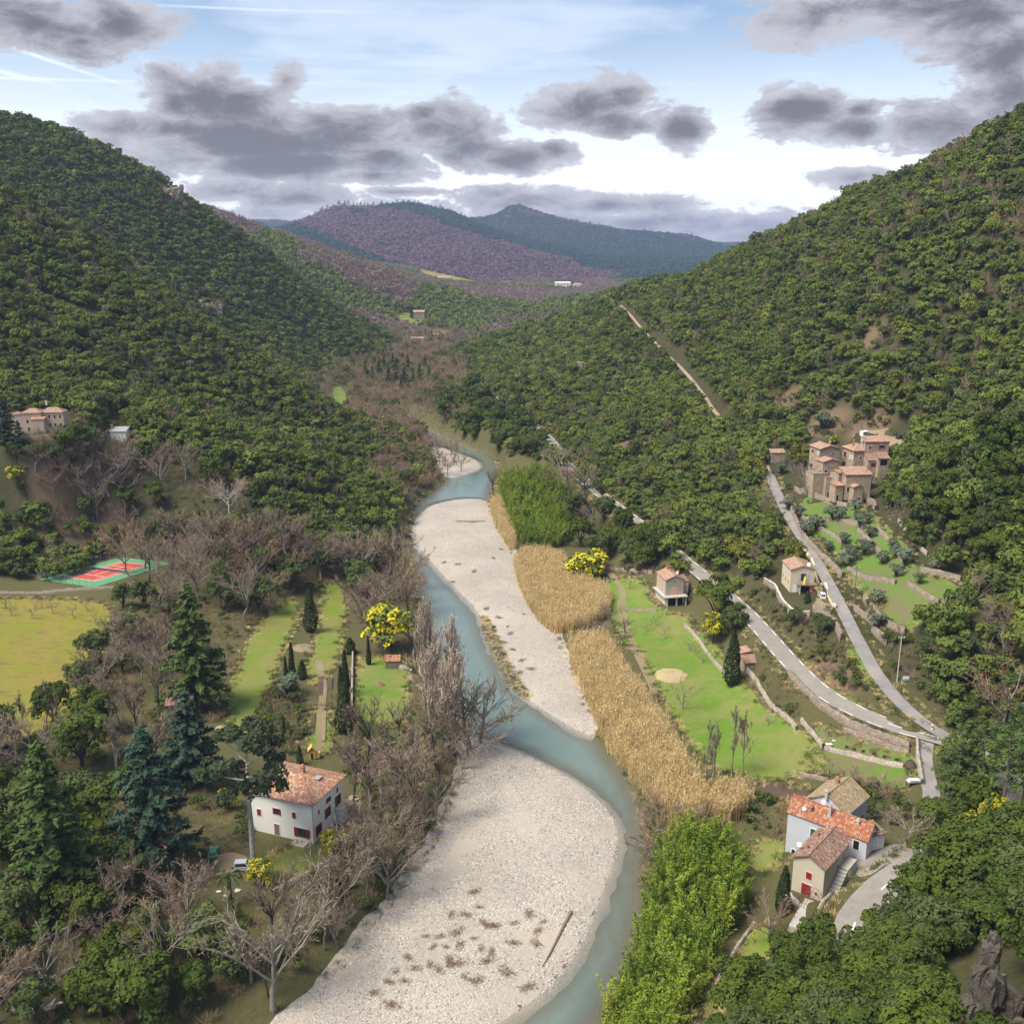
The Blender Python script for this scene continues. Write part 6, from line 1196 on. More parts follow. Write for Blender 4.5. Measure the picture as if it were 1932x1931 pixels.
def mimosa(i):
    r = np.random.default_rng(500 + i); Lb = lobes_round(r, 12, 2.2, .2, 4.6); V, F = crown_leaves(r, Lb, 1500, .34, sub=8); V2, F2 = crown_leaves(r, Lb, 1000, .36, sub=6)
    return [('trunk', tubes_mesh('mimosa_trunk', [([(0, 0, -.3), (.1, 0, 2.5)], [.14, .06])], BARK)), ('crown', mesh_np('mimosa_crown', V2, F2, [MIML])), ('blossom', mesh_np('mimosa_blossom', V, F, [MIM]))]
PM = [mimosa(0), mimosa(1)]
for bx, by, h_, w_, lb in [(738, 1228, 88, 1.1, 'big bright yellow mimosa over the garden sheds'), (1108, 1092, 58, 1.4, 'bright yellow mimosa between the reeds and the dark oaks'), (1345, 1212, 56, .9, 'yellow mimosa beside the green garden posts'), (632, 1612, 48, 1.2, 'yellow mimosa against the river side of the white farmhouse'), (492, 1668, 48, 1.0, 'yellow mimosa beside the parked car'), (432, 1525, 40, 1.0, 'yellow mimosa at the back corner of the white farmhouse'), (1868, 1562, 62, .8, 'yellow flowering mimosa among the near oaks'), (1822, 1585, 55, .7, 'yellow mimosa above the car park'), (30, 905, 30, 1.2, 'yellow flowering shrub below the hillside villa'), ]:
    tree(PM[rg.integers(2)], 'mimosa', bx, by, h_, 4.6, lb, wide=w_)
YG = leaf('yellow_green_leaf', (.10, .115, .02), (.22, .22, .04), (.2, .2, .035)); PYG = oak_proto(345, YG, 7.5, 4.0, 3000, .46)
tree(PYG, 'holm_oak', 1418, 908, 62, 7.5, 'yellow-green rounded oak below the lane car park'); tree(PYG, 'holm_oak', 1508, 878, 48, 7.5, 'yellow-green oak between the barn and the stone tower house'); tree(PYG, 'holm_oak', 1500, 1068, 50, 7.5, 'yellowish oak behind the cream house'); tree(PYG, 'holm_oak', 1395, 1065, 60, 7.5, 'yellow-green oak on the slope above the main road')
def eucalyptus():
    r = np.random.default_rng(61); L = []; segs = [([(0, 0, -.4), (.15, 0, 6), (.35, .2, 11.5)], [.42, .34, .2])]
    for i in range(16):
        a = i * 2.4; f = i / 16; rad = 4.3 * (1 - abs(f - .4)); z = 9.5 + 9.5 * f; L.append((rad * math.cos(a), rad * math.sin(a), z, r.uniform(1.5, 2.1), 1.2)); segs.append(([(.3, .15, 8.5 + 8 * f), (L[-1][0] * .6, L[-1][1] * .6, z - .8), L[-1][:3]], [.15, .08, .03]))
    V, F = crown_leaves(r, L, 7500, .50, sub=6, subr=.48); return [('trunk', tubes_mesh('eucalyptus_trunk', segs, BARKP, 7)), ('crown', mesh_np('eucalyptus_crown', V, F, [EUC]))]
tree(eucalyptus(), 'eucalyptus', 479, 1638, 262, 20, 'tall eucalyptus with pale bare trunk in front of the white farmhouse', wide=.9)
def palm():
    r = np.random.default_rng(62); V, F = [], []; n = 0; A, B = [], []
    for i in range(26):
        a = i * 2.4; up = r.uniform(-.3, .9); p = np.array([0, 0, 4.2])
        for k in range(5):
            d = np.array([math.cos(a), math.sin(a), up - k * .35]); d /= np.linalg.norm(d); A.append(p.copy()); p = p + d * .35; B.append(p + d * .25)
    V, F = ribbons(r, np.array(A), np.array(B), .3); b = MB(); b.tube([(0, 0, -.2), (.05, 0, 2), (0, 0, 4.2)], [.2, .17, .22], 7)
    return [('trunk', b.mesh('palm_trunk', BARK, True)), ('crown', mesh_np('palm_crown', V, [F], [SHR]))]
tree(palm(), 'palm_tree', 437, 1706, 62, 5, 'small palm with dark fronds in front of the parked car')
for a, b in [(826, 858), (840, 880), (856, 872), (845, 898), (870, 888), (830, 872), (822, 845), (852, 858), (812, 900), (800, 880)]: tree(PB[(3, 2, 5)[int(a) % 3]], 'bare_tree', a, b, rg.uniform(30, 48), 10, 'bare russet bush on the far gravel', 'bare bushes on the far gravel')
# poplars and bank trees
for bx, by, h_, p in [(812, 1405, 330, 0), (838, 1415, 300, 1), (862, 1425, 250, 2), (822, 1365, 250, 2), (793, 1430, 240, 1), (848, 1390, 230, 0)]:
    tree(PPOP[p], 'poplar', bx, by, h_, 16, 'tall bare poplar of the river bank clump' , 'bare poplars on the river bank')
for bx, by, h_ in [(888, 1418, 170), (905, 1400, 150), (872, 1450, 150)]: tree(PB[1], 'bare_tree', bx, by, h_, 10, 'spreading bare tree leaning over the water beside the poplars', 'bare trees beside the poplars')
LBL = [(840, 1500), (815, 1540), (790, 1470), (765, 1520), (800, 1590), (770, 1610), (745, 1560), (740, 1640), (715, 1600), (705, 1660), (690, 1700), (660, 1680), (655, 1730), (625, 1740), (605, 1790), (572, 1770), (560, 1830), (520, 1800), (505, 1880), (470, 1850), (720, 1480), (700, 1530), (730, 1440), (755, 1400), (692, 1450), (590, 1720), (545, 1740), (640, 1790), (680, 1640), (830, 1450), (780, 1550), (730, 1700)]
for i, (bx, by) in enumerate(LBL): tree((PB + PTHIN)[[4, 0, 6, 2, 7, 4][i % 6]], 'bare_tree', bx + rg.uniform(-8, 8), by + rg.uniform(-6, 6), rg.uniform(85, 150), 10, 'slender bare tree along the bank below the white farmhouse', 'bare trees along the bank below the farmhouse')
tree(PB[0], 'bare_tree', 515, 1905, 210, 10, 'forked bare tree rooted at the edge of the gravel bank', wide=1.0)
tree(PB[4], 'ring_tree', 668, 1508, 135, 10, 'dark ivy-clad tree inside a round stone seat behind the farmhouse')
q = P(668, 1508); b = MB(); b.tube([(0, 0, -.1), (0, 0, .45)], 1.0, 16); obj('tree_bench', b.mesh('tree_bench', STONEG), loc=q, label='round stone seat around the dark tree behind the farmhouse', category='seat')
# mixed wood of the lower left
for i, (a, b) in enumerate(scatter_px([(-30, 1420), (150, 1340), (230, 1420), (330, 1500), (250, 1560), (330, 1680), (420, 1720), (480, 1790), (430, 1860), (330, 1931), (-30, 1931)], 62, 5, 30)):
    if i % 5 < 3: tree(PO[i % 6], 'holm_oak', a, b, rg.uniform(60, 105), 7.5, 'dark evergreen oak in the riverside wood around the cedars', 'evergreen oaks in the riverside wood')
    else: tree((PB + PTHIN)[i % 8], 'bare_tree', a, b, rg.uniform(85, 150), 10, 'grey bare tree in the riverside wood around the cedars', 'bare trees in the riverside wood')
for i, (a, b) in enumerate(scatter_px([(150, 1290), (210, 1200), (230, 1120), (310, 1110), (330, 1190), (330, 1260), (330, 1350), (240, 1400), (150, 1350)], 24, 6, 26)):
    if i % 3 == 0: tree(PO[i % 6], 'holm_oak', a, b, rg.uniform(50, 80), 7.5, 'evergreen oak on the hedge line between the meadow and the cedar', 'evergreen oaks on the meadow hedge line')
    else: tree(PB[i % 6], 'bare_tree', a, b, rg.uniform(70, 115), 10, 'bare tree on the hedge line between the meadow and the cedar', 'bare trees on the meadow hedge line')
for i, (a, b) in enumerate(scatter_px([(225, 1080), (330, 1010), (480, 1030), (600, 1065), (720, 1085), (765, 1040), (785, 1180), (790, 1240), (740, 1150), (690, 1215), (655, 1110), (600, 1095), (520, 1125), (470, 1190), (430, 1150), (330, 1140), (290, 1110)], 62, 7, 24)):
    if i % 6 == 0: tree(PO[i % 6], 'holm_oak', a, b, rg.uniform(45, 75), 7.5, 'evergreen oak among bare trees beyond the garden lawns', 'evergreen oaks beyond the garden lawns')
    else: tree(PB[i % 6], 'bare_tree', a, b, rg.uniform(65, 110), 10, 'grey-pink bare tree in the wood beyond the garden lawns', 'bare trees beyond the garden lawns')
for i, (a, b) in enumerate(scatter_px([(60, 880), (330, 855), (450, 940), (440, 985), (330, 1005), (230, 1015), (130, 960), (60, 935)], 26, 8, 24)):
    if i % 6 == 1: tree(PO[i % 6], 'holm_oak', a, b, rg.uniform(40, 60), 7.5, 'evergreen oak in the clearing below the hillside villa', 'evergreen oaks in the villa clearing')
    else: tree((PB + PPALE)[i % 8], 'bare_tree', a, b, rg.uniform(55, 95), 10, 'bare tree with pale limbs in the clearing below the hillside villa', 'bare trees in the villa clearing')
for a, b, h_ in [(15, 845, 95), (40, 852, 60)]: tree(PCED[1], 'blue_cedar', a, b, h_, 15, 'blue-green cedar in front of the hillside villa', 'cedars in front of the villa', wide=.8)
for a, b, h_ in [(128, 850, 48), (150, 845, 52), (30, 868, 40), (70, 870, 36), (105, 868, 38)]: tree(PO[int(a) % 6], 'holm_oak', a, b, h_, 7.5, 'evergreen oak standing before the villa', 'evergreen oaks before the villa')
for a, b, h_ in [(80, 838, 40), (105, 842, 45), (60, 842, 38)]: tree(PB[0], 'bare_tree', a, b, h_, 10, 'thin bare tree standing before the villa walls', 'bare trees before the villa')
for a, b in [(22, 1160), (60, 1168), (100, 1158), (140, 1166), (166, 1152), (195, 1150), (80, 1148), (12, 1148)]: tree(PFRUIT[rg.integers(2)], 'fruit_tree', a, b, rg.uniform(26, 34), 4, 'small pale bare fruit tree at the top of the yellow meadow', 'fruit trees at the top of the yellow meadow')
for a, b in [(50, 1385), (88, 1372), (110, 1390), (25, 1400), (140, 1370)]: tree(PTHIN[rg.integers(2)], 'bare_tree', a, b, rg.uniform(80, 110), 10, 'thin bare tree at the lower edge of the yellow meadow', 'thin trees at the lower edge of the yellow meadow')
# right bank
for i, (a, b, h_) in enumerate([(1222, 1560, 60), (1236, 1585, 55), (1230, 1625, 60), (1242, 1655, 62), (1234, 1700, 58), (1246, 1545, 55), (1290, 1560, 50), (1330, 1560, 45), (1180, 1195, 40), (1150, 1180, 45), (1120, 1205, 50), (1590, 1490, 45), (1620, 1495, 50), (1660, 1500, 45), (1560, 1480, 40)]): tree(PB[(2, 3, 5)[i % 3]], 'bare_tree', a, b, h_, 10, ['bare purplish shrub beside the bamboo', 'bare brown shrub between the reeds and the meadow', 'bare brown shrub in the garden above the grey house'][0 if i < 8 else 1 if i < 11 else 2], ['bare shrubs beside the bamboo', 'bare shrubs by the reeds', 'bare shrubs above the grey house'][0 if i < 8 else 1 if i < 11 else 2], wide=1.3)
for a, b, h_ in [(1332, 1466, 112), (1341, 1484, 125), (1380, 1460, 132), (1402, 1465, 128)]: tree(PTHIN[rg.integers(2)], 'bare_tree', a, b, h_, 10, 'tall thin bare tree at the foot of the green meadow', 'thin bare trees at the foot of the meadow', wide=.9)
tree(PFRUIT[0], 'fruit_tree', 1287, 1338, 62, 4, 'dark spreading bare tree beside the straw heap')
for a, b in [(1222, 1192), (1238, 1182), (1188, 1112), (1300, 1228), (1312, 1232), (1326, 1250), (1420, 1300), (1255, 1205)]: tree(PFRUIT[rg.integers(2)], 'fruit_tree', a, b, rg.uniform(22, 32), 4, 'little bare fruit tree on the lawn below the pink shuttered house', 'little fruit trees below the pink shuttered house')
pb = bare_proto(270, BLOS, BARK, 4, .8, 6, .3, 5, 4, 3, tw=.16); tree(pb, 'blossom_tree', 1451, 1367, 22, 4, 'tiny white blossoming tree on the green meadow'); tree(pb, 'blossom_tree', 72, 1935, 60, 4, 'pale pink blossoming almond tree at the edge of the riverside wood'); tree(pb, 'blossom_tree', 305, 690, 26, 4, 'white blossoming tree on the wooded spur', wide=1.3); tree(pb, 'blossom_tree', 352, 700, 24, 4, 'grey-white blossoming tree next to the brown patch of the spur', wide=1.3)
for i, (a, b) in enumerate([(1085, 985), (1120, 1005), (1150, 1040), (1185, 1062), (1215, 1075), (1105, 945), (1140, 985), (1175, 1010), (1200, 1045), (1070, 935), (1235, 1062), (1095, 1030), (1130, 1060), (1060, 900)]):
    if i % 4 == 1: tree(PB[i % 6], 'bare_tree', a, b, 80, 10, 'bare tree among the dark oaks between the bamboo and the road', 'bare trees between the bamboo and the road')
    else: tree(PO[i % 6], 'holm_oak', a, b, rg.uniform(48, 66), 7.5, 'dark oak between the bamboo grove and the main road', 'dark oaks between the bamboo and the road')
tree(PO[1], 'holm_oak', 1352, 1180, 92, 7.5, 'big very dark oak between the meadow and the main road', wide=.95); tree(PO[3], 'holm_oak', 1385, 1195, 60, 7.5, 'smaller dark oak close to the fat cypress')
for a, b in [(1545, 1190), (1555, 1195), (1500, 1180)]: tree(PO[0], 'holm_oak', a, b, 36, 7.5, 'small green tree below the forecourt of the cream house', 'small trees below the cream house')
tree(PCYP[2], 'clipped_bush', 1523, 1137, 24, 6, 'round clipped green bush on the forecourt of the cream house', cat='bush', wide=1.1)
tree(PB[1], 'bare_tree', 1712, 1596, 92, 10, 'wide bare tree with ivy beside the grey house car park', wide=1.15); tree(PB[3], 'bare_tree', 1892, 1372, 120, 10, 'broad russet bare tree beside the dark oaks of the lane', wide=1.3); tree(PB[3], 'bare_tree', 1450, 1772, 80, 10, 'russet tree standing over the small lawn by the beige house')
for a, b, h_ in [(1515, 925, 62), (1520, 938, 50), (1640, 938, 66), (1500, 905, 40)]: tree(PB[0], 'bare_tree', a, b, h_, 10, 'bare grey tree standing against the hamlet walls', 'bare trees against the hamlet', wide=.9)
def O_(X, Y): return 1285 + X / 2.987, 646.5 + Y / 2.987
for a, b in [(850, 1000), (890, 1010), (920, 1140), (1060, 1100), (1030, 1200), (1210, 1210), (1260, 1260), (920, 1260), (830, 1180), (700, 1090), (660, 990), (1110, 1480), (1210, 1320), (1100, 1620), (600, 940), (1430, 1290), (565, 740), (1190, 1170), (950, 1230), (980, 940), (1340, 1360), (1130, 1250), (760, 1060), (1010, 1040)]:
    tree(POLI[rg.integers(3)], 'olive_tree', *O_(a, b), rg.uniform(22, 36), 3.6, 'grey-green olive tree on the grass terraces below the hamlet', 'olive trees on the terraces')
tree(POLI[0], 'olive_tree', 543, 1312, 40, 3.6, 'round blue-grey shrub at the end of the garden hedge', cat='bush', wide=1.2); tree(PCYP[2], 'clipped_bush', 661, 1232, 30, 6, 'wide clipped dark bush at the corner of the garden wall', cat='bush', wide=1.5)
tree(POLI[1], 'olive_tree', 1552, 812, 38, 3.6, 'grey rounded tree above the hamlet'); tree(PM[0], 'mimosa', 1571, 838, 18, 4.6, 'small yellow-green tree behind the stone tower house'); tree(PB[4], 'bare_tree', 930, 935, 55, 10, 'bare tree over the water at the upstream bend')
for a, b, h_ in [(690, 722, 42), (703, 728, 38), (716, 718, 46), (733, 732, 50), (748, 728, 54), (764, 734, 50), (780, 738, 44), (792, 728, 44), (770, 708, 40), (803, 702, 34), (725, 708, 40), (742, 712, 46), (810, 722, 34), (757, 745, 40)]: tree(PFIR[rg.integers(2)], 'fir_tree', a, b, h_, 12, 'dark fir in the conifer stand of the valley bottom', 'firs of the valley bottom stand')
for a, b, h_ in [(330, 258, 10), (195, 255, 12), (180, 252, 14), (203, 262, 9)]:
    q_ = pd(a, b, 855); zz = h1(q_[0], 855); tree(PFIR[0], 'fir_tree', a, b, h_, 12, 'dark fir standing out on the left skyline', 'firs on the left skyline', gp=(q_[0], 855, zz))
# hedges and scrub
def fill_px(poly, step, seed, zoff=0.0):
    W = Ppoly(poly, 1); r = np.random.default_rng(seed); lo, hi = W.min(0), W.max(0); xs, ys = np.meshgrid(np.arange(lo[0], hi[0], step), np.arange(lo[1], hi[1], step)); xs = (xs + r.uniform(-.45, .45, xs.shape) * step).ravel(); ys = (ys + r.uniform(-.45, .45, ys.shape) * step).ravel()
    k = inside(xs, ys, W); xs, ys = xs[k], ys[k]; return np.column_stack([xs, ys, H(xs, ys) + zoff])
def reed_clump(i):
    r = np.random.default_rng(600 + i); n = 16; A = np.column_stack([r.normal(size=(n, 2)) * .3, np.zeros(n)]); D = r.normal(size=(n, 3)) * .075 + [0, 0, 1]; L = r.uniform(2.4, 4.4, n); B = A + D * L[:, None]
    V1, F1 = ribbons(r, A, B, .10); t = r.uniform(.35, .95, (n, 5)); S = A[:, None] + (B - A)[:, None] * t[..., None]; E = S + r.normal(size=S.shape) * [.18, .18, .1] + [0, 0, .5]; V2, F2 = ribbons(r, S.reshape(-1, 3), E.reshape(-1, 3), .10)
    V3, F3 = quads_at(r, B - D * .15, r.normal(size=(n, 3)) + [0, 0, .1], .34, .3); V3 = V3; nq = len(V1); F = [np.vstack([F1, F2 + nq]), F3 + nq + len(V2)]
    return mesh_np('reed_clump', np.vstack([V1, V2, V3]), F, [REED])
RC = [reed_clump(i) for i in range(6)]
REEDS = [[(968, 1052), (1050, 1050), (1085, 1100), (1150, 1122), (1152, 1158), (1095, 1195), (1030, 1192), (985, 1125)], [(1068, 1235), (1100, 1215), (1148, 1215), (1160, 1255), (1235, 1350), (1292, 1450), (1335, 1520), (1325, 1565), (1262, 1560), (1212, 1490), (1138, 1400), (1108, 1320)], [(922, 955), (942, 945), (968, 1010), (972, 1048), (945, 1010)], [(1340, 1500), (1400, 1500), (1420, 1530), (1360, 1560), (1335, 1550)]]
rp = np.vstack([fill_px(p_, .55, 40 + i) for i, p_ in enumerate(REEDS)]); gn_scatter('reed_bed', rp, RC, rg, .7, 1.25, tilt=.08, zsc=(.8, 1.15))
def bamboo(i):
    r = np.random.default_rng(620 + i); segs = []; Pp, Nn = [], []
    for k in range(5):
        a = r.uniform(0, 6.28); b0 = r.normal(size=2) * .35; L = r.uniform(5.0, 7.2); lean = r.uniform(.08, .3); pts = []
        for j in range(6):
            f = j / 5; pts.append((b0[0] + math.cos(a) * lean * L * f ** 2.2, b0[1] + math.sin(a) * lean * L * f ** 2.2, L * f * (1 - .12 * f)))
        segs.append((pts, [.045, .045, .04, .03, .02, .01])); n = 150; f = r.uniform(.15, 1, n); c = np.array([[np.interp(x, np.linspace(0, 1, 6), [p[d] for p in pts]) for d in range(3)] for x in f])
        Pp.append(c + r.normal(size=(n, 3)) * [.42, .42, .25] * (1.15 - f)[:, None]); Nn.append(r.normal(size=(n, 3)) * .8 + [0, 0, .8])
    V, F = quads_at(r, np.vstack(Pp), np.vstack(Nn), .36, .34); b = MB()
    for pts, rd in segs: b.tube(pts, rd, 3, False)
    v2 = np.array(b.v); f2 = np.array(b.f); return mesh_np('bamboo_clump', np.vstack([V, v2]), [F, f2 + len(V)], [BAMB])
BC = [bamboo(i) for i in range(5)]
BAMBOO = [[(938, 925), (1000, 905), (1055, 915), (1085, 965), (1080, 1025), (1020, 1040), (965, 1020)], [(1252, 1615), (1330, 1590), (1385, 1630), (1412, 1690), (1390, 1745), (1350, 1810), (1300, 1900), (1255, 1990), (1135, 1990), (1190, 1860), (1216, 1745), (1236, 1670)]]
bp = np.vstack([fill_px(p_, 1.55, 50 + i) for i, p_ in enumerate(BAMBOO)]); gn_scatter('bamboo_grove', bp, BC, rg, .7, 1.5, tilt=.14, zsc=(.7, 1.05))
SCRUB = [[(1385, 1125), (1440, 1105), (1480, 1150), (1530, 1190), (1590, 1215), (1640, 1280), (1700, 1335), (1650, 1345), (1560, 1295), (1490, 1235), (1430, 1170)], [(1230, 990), (1300, 1020), (1400, 1110), (1380, 1120), (1290, 1050)], [(1620, 1130), (1720, 1200), (1790, 1380), (1740, 1350), (1660, 1260)], [(1100, 880), (1160, 925), (1220, 975), (1190, 960), (1110, 905)], [(1450, 900), (1500, 930), (1480, 960), (1460, 930)],
    [(1570, 1470), (1650, 1480), (1720, 1500), (1700, 1570), (1650, 1550), (1590, 1500)], [(1400, 1510), (1480, 1510), (1490, 1580), (1420, 1590)], [(1420, 1250), (1480, 1290), (1530, 1350), (1500, 1360), (1440, 1310)], [(640, 1640), (760, 1600), (790, 1630), (700, 1730), (640, 1750), (560, 1850), (480, 1870), (540, 1720)], [(500, 1290), (575, 1290), (580, 1440), (500, 1440), (470, 1380)], [(640, 1390), (760, 1390), (770, 1480), (660, 1500)], [(430, 1560), (470, 1530), (470, 1600), (430, 1620)],
    [(1200, 1470), (1240, 1560), (1246, 1640), (1243, 1720), (1222, 1830), (1170, 1940), (1125, 1940), (1190, 1790), (1210, 1680), (1212, 1560)], [(1530, 805), (1600, 790), (1700, 795), (1722, 845), (1690, 815), (1600, 812), (1545, 830)], [(1450, 745), (1510, 745), (1510, 785), (1450, 785)], [(1560, 1300), (1700, 1360), (1690, 1372), (1580, 1340)], [(1530, 1200), (1590, 1210), (1640, 1290), (1590, 1300)], [(1740, 1200), (1830, 1160), (1850, 1280), (1800, 1380), (1750, 1300)], [(560, 1660), (640, 1625), (700, 1600), (720, 1640), (620, 1690)], [(1150, 1085), (1260, 1080), (1270, 1062), (1180, 1055)]]
sp = np.vstack([fill_px(p_, 1.7, 70 + i) for i, p_ in enumerate(SCRUB)]); sp = sp[road_clear(sp[:, 0], sp[:, 1])]; sp = sp[sdist(sp[:, 0], sp[:, 1], CHAN) < -1]
for C_, ro_, a_, b_, _, _ in HS.values():
    c_ = np.array(C_[:2]) + vdir(ro_) * a_ / 2 + vdir(ro_ + 90) * b_ / 2; sp = sp[np.hypot(sp[:, 0] - c_[0], sp[:, 1] - c_[1]) > max(a_, b_) * .62]
gn_scatter('scrub', sp, PSHR + PSHRB + [PSHRB[0]], rg, .45, 1.15)
SCR2 = [[(-40, 1430), (150, 1345), (330, 1380), (430, 1480), (440, 1700), (560, 1780), (480, 1900), (300, 1990), (-60, 1990)], [(150, 1290), (215, 1140), (420, 1060), (720, 1085), (790, 1200), (770, 1230), (690, 1215), (655, 1100), (520, 1125), (440, 1250), (420, 1390), (330, 1380)], [(640, 1250), (790, 1230), (880, 1400), (850, 1550), (790, 1640), (700, 1640), (650, 1490)], [(0, 880), (330, 850), (450, 950), (440, 1000), (200, 1030), (0, 1090)]]
s2 = np.vstack([fill_px(p_, 2.6, 90 + i) for i, p_ in enumerate(SCR2)]); s2 = s2[sdist(s2[:, 0], s2[:, 1], CHAN) < -.5]
for nm_, m_, pl, st in SHEETS[:5] + SHEETS[11:12] + SHEETS[16:18]: s2 = s2[sdist(s2[:, 0], s2[:, 1], Ppoly(pl)) < -.6]
for C_, ro_, a_, b_, _, _ in HS.values():
    c_ = np.array(C_[:2]) + vdir(ro_) * a_ / 2 + vdir(ro_ + 90) * b_ / 2; s2 = s2[np.hypot(s2[:, 0] - c_[0], s2[:, 1] - c_[1]) > max(a_, b_) * .62]
s2 = s2[np.hypot(s2[:, 0] - _tc[0], s2[:, 1] - _tc[1]) > 15]
gn_scatter('undergrowth', s2, PSHR[:2] + PSHRB * 3, rg, .5, 1.2)
tp = []
for nm_, m_, pl, st_ in SHEETS[:12]:
    W_ = resample(Ppoly(pl), .45); W_ = W_ + rg.normal(size=W_.shape) * .7; tp.append(np.column_stack([W_, H(W_[:, 0], W_[:, 1]) + .05]))
for Pp, hw, _ in ROADS[:2]:
    W_ = resample(Pp[:, :2], .6, False); T_ = np.gradient(W_, axis=0); T_ /= np.linalg.norm(T_, axis=1, keepdims=True); N_ = np.stack([-T_[:, 1], T_[:, 0]], 1)
    for s_ in (-1, 1): Q_ = W_ + N_ * s_ * (hw + rg.uniform(.0, 1.6, len(W_)))[:, None]; tp.append(np.column_stack([Q_, H(Q_[:, 0], Q_[:, 1])]))
Q_ = resample(CHAN[5:-5], .5); Q_ = Q_ + rg.normal(size=Q_.shape) * .8; Q_ = Q_[(sdist(Q_[:, 0], Q_[:, 1], CHAN) < .3) & (Q_[:, 1] > 100)]; tp.append(np.column_stack([Q_, H(Q_[:, 0], Q_[:, 1])]))
tp.append(fill_px([(905, 1158), (925, 1165), (950, 1225), (985, 1290), (1010, 1322), (985, 1320), (950, 1285), (915, 1210)], .7, 140, .05))
gn_scatter('grass_tufts', np.vstack(tp), TUFT, rg, .6, 1.5)
# stones, debris and driftwood of the gravel banks
def rock_mesh(seed, m, sub=1, amp=.35):
    bm_ = bmesh.new(); bmesh.ops.create_icosphere(bm_, subdivisions=sub, radius=.5); r = np.random.default_rng(seed)
    for v in bm_.verts: v.co = Vector([c * (1 + r.uniform(-amp, amp)) for c in v.co]); v.co.z *= .6
    me = bpy.data.meshes.new('rock'); bm_.to_mesh(me); bm_.free(); me.materials.append(m); return me
PEB = [plain('pebble_pale', (.42, .38, .33), .85, .25), plain('pebble_grey', (.27, .24, .21), .85, .3), plain('pebble_white', (.50, .465, .415), .85, .2)]
st = []
for b_, n_ in zip(BARS, (13000, 4500, 300)):
    lo, hi = b_.min(0), b_.max(0); xs, ys = rg.uniform(lo[0], hi[0], n_ * 2), rg.uniform(max(lo[1], 95), hi[1], n_ * 2); kk = (sdist(xs, ys, b_) > -.6) & (fbm(xs, ys, 6, 3, 91) > rg.uniform(.3, .6, xs.size)); st.append(np.column_stack([xs[kk], ys[kk], H(xs[kk], ys[kk]) + .08]))
gn_scatter('river_stones', np.vstack(st), [rock_mesh(i, PEB[i % 3]) for i in range(6)], rg, .12, .40)
DEB = plain('flood_debris_brown', (.20, .12, .075), .9, .4, 6)
def debris(i):
    r = np.random.default_rng(650 + i); n = 130; A = np.clip(r.normal(size=(n, 3)), -1.7, 1.7) * [.55, .3, .10] + [0, 0, .18]; B = A + r.normal(size=(n, 3)) * [.38, .3, .2]; V, F = ribbons(r, A, B, .055); return mesh_np('flood_debris', V, [F], [DEB])
DB = [debris(i) for i in range(5)]
def Z7(X, Y): return 646.6 + X / 2.987, 1284.6 + Y / 2.987
DPX = [Z7(*p_) for p_ in [(740, 1190), (610, 1320), (690, 1320), (770, 1275), (550, 1440), (465, 1440), (640, 1420), (800, 1370), (850, 1385), (970, 1365), (1050, 1315), (1130, 1360), (510, 1500), (580, 1500), (660, 1490), (740, 1450), (780, 1510), (840, 1530), (960, 1480), (1090, 1480), (370, 1560), (300, 1640), (260, 1700), (350, 1690), (410, 1620), (490, 1600), (540, 1630), (600, 1580), (810, 1580), (920, 1640), (750, 1690), (690, 1670), (1040, 1730), (270, 1830), (180, 1760), (640, 1600), (1100, 1410)]]
DPX += [(646.6 + X_ / 2.146 / 1.3918, 646.6 + Y_ / 2.146 / 1.3918) for X_, Y_ in [(890, 1165), (850, 1215), (570, 1240), (650, 1250), (740, 1290), (480, 1225), (620, 1350), (810, 1500), (880, 1550), (945, 1640), (910, 1690), (960, 1730), (1010, 1790), (1060, 1840), (830, 1620), (1020, 1530), (930, 1600), (1000, 1860), (870, 1750), (850, 1660), (900, 1800)]]
for i, (a, b) in enumerate(DPX):
    q = P(a, b); t_ = obj('flood_debris', DB[i % 5], loc=(q[0], q[1], q[2] + .03), rz=rg.uniform(0, 6.28), sc=rg.uniform(.7, 1.35), label='heap of brown twigs left by floods on the gravel bank', kind='thing', category='driftwood', group='flood debris on the gravel banks')
for pts, lb in [([(1077, 1722), (1060, 1755), (1040, 1795), (1024, 1824)], 'long thin driftwood trunk lying on the sandy edge of the gravel'), ([(862, 984), (890, 985), (915, 984)], 'washed up log on the upper gravel bank')]:
    w_ = [P(*p_) for p_ in pts]; b = MB(); b.tube([(x, y, z + .22) for x, y, z in w_], [.28, .2, .16, .07][:len(w_)] if len(w_) == 4 else [.3, .4, .15], 7); r_ = np.random.default_rng(3); A = np.array([w_[0]] * 14); V, F = ribbons(r_, A, A + r_.normal(size=(14, 3)) * [1, 1, .4] + [0, 0, .3], .16)
    root = thing('driftwood_log', lb, 'log', w_[0]); o1 = obj('trunk', b.mesh('driftwood', WOOD), root); o2 = obj('roots', mesh_np('roots', V, [F], [WOOD]), root)
    for o_ in (o1, o2): o_.location = [-c for c in w_[0]]
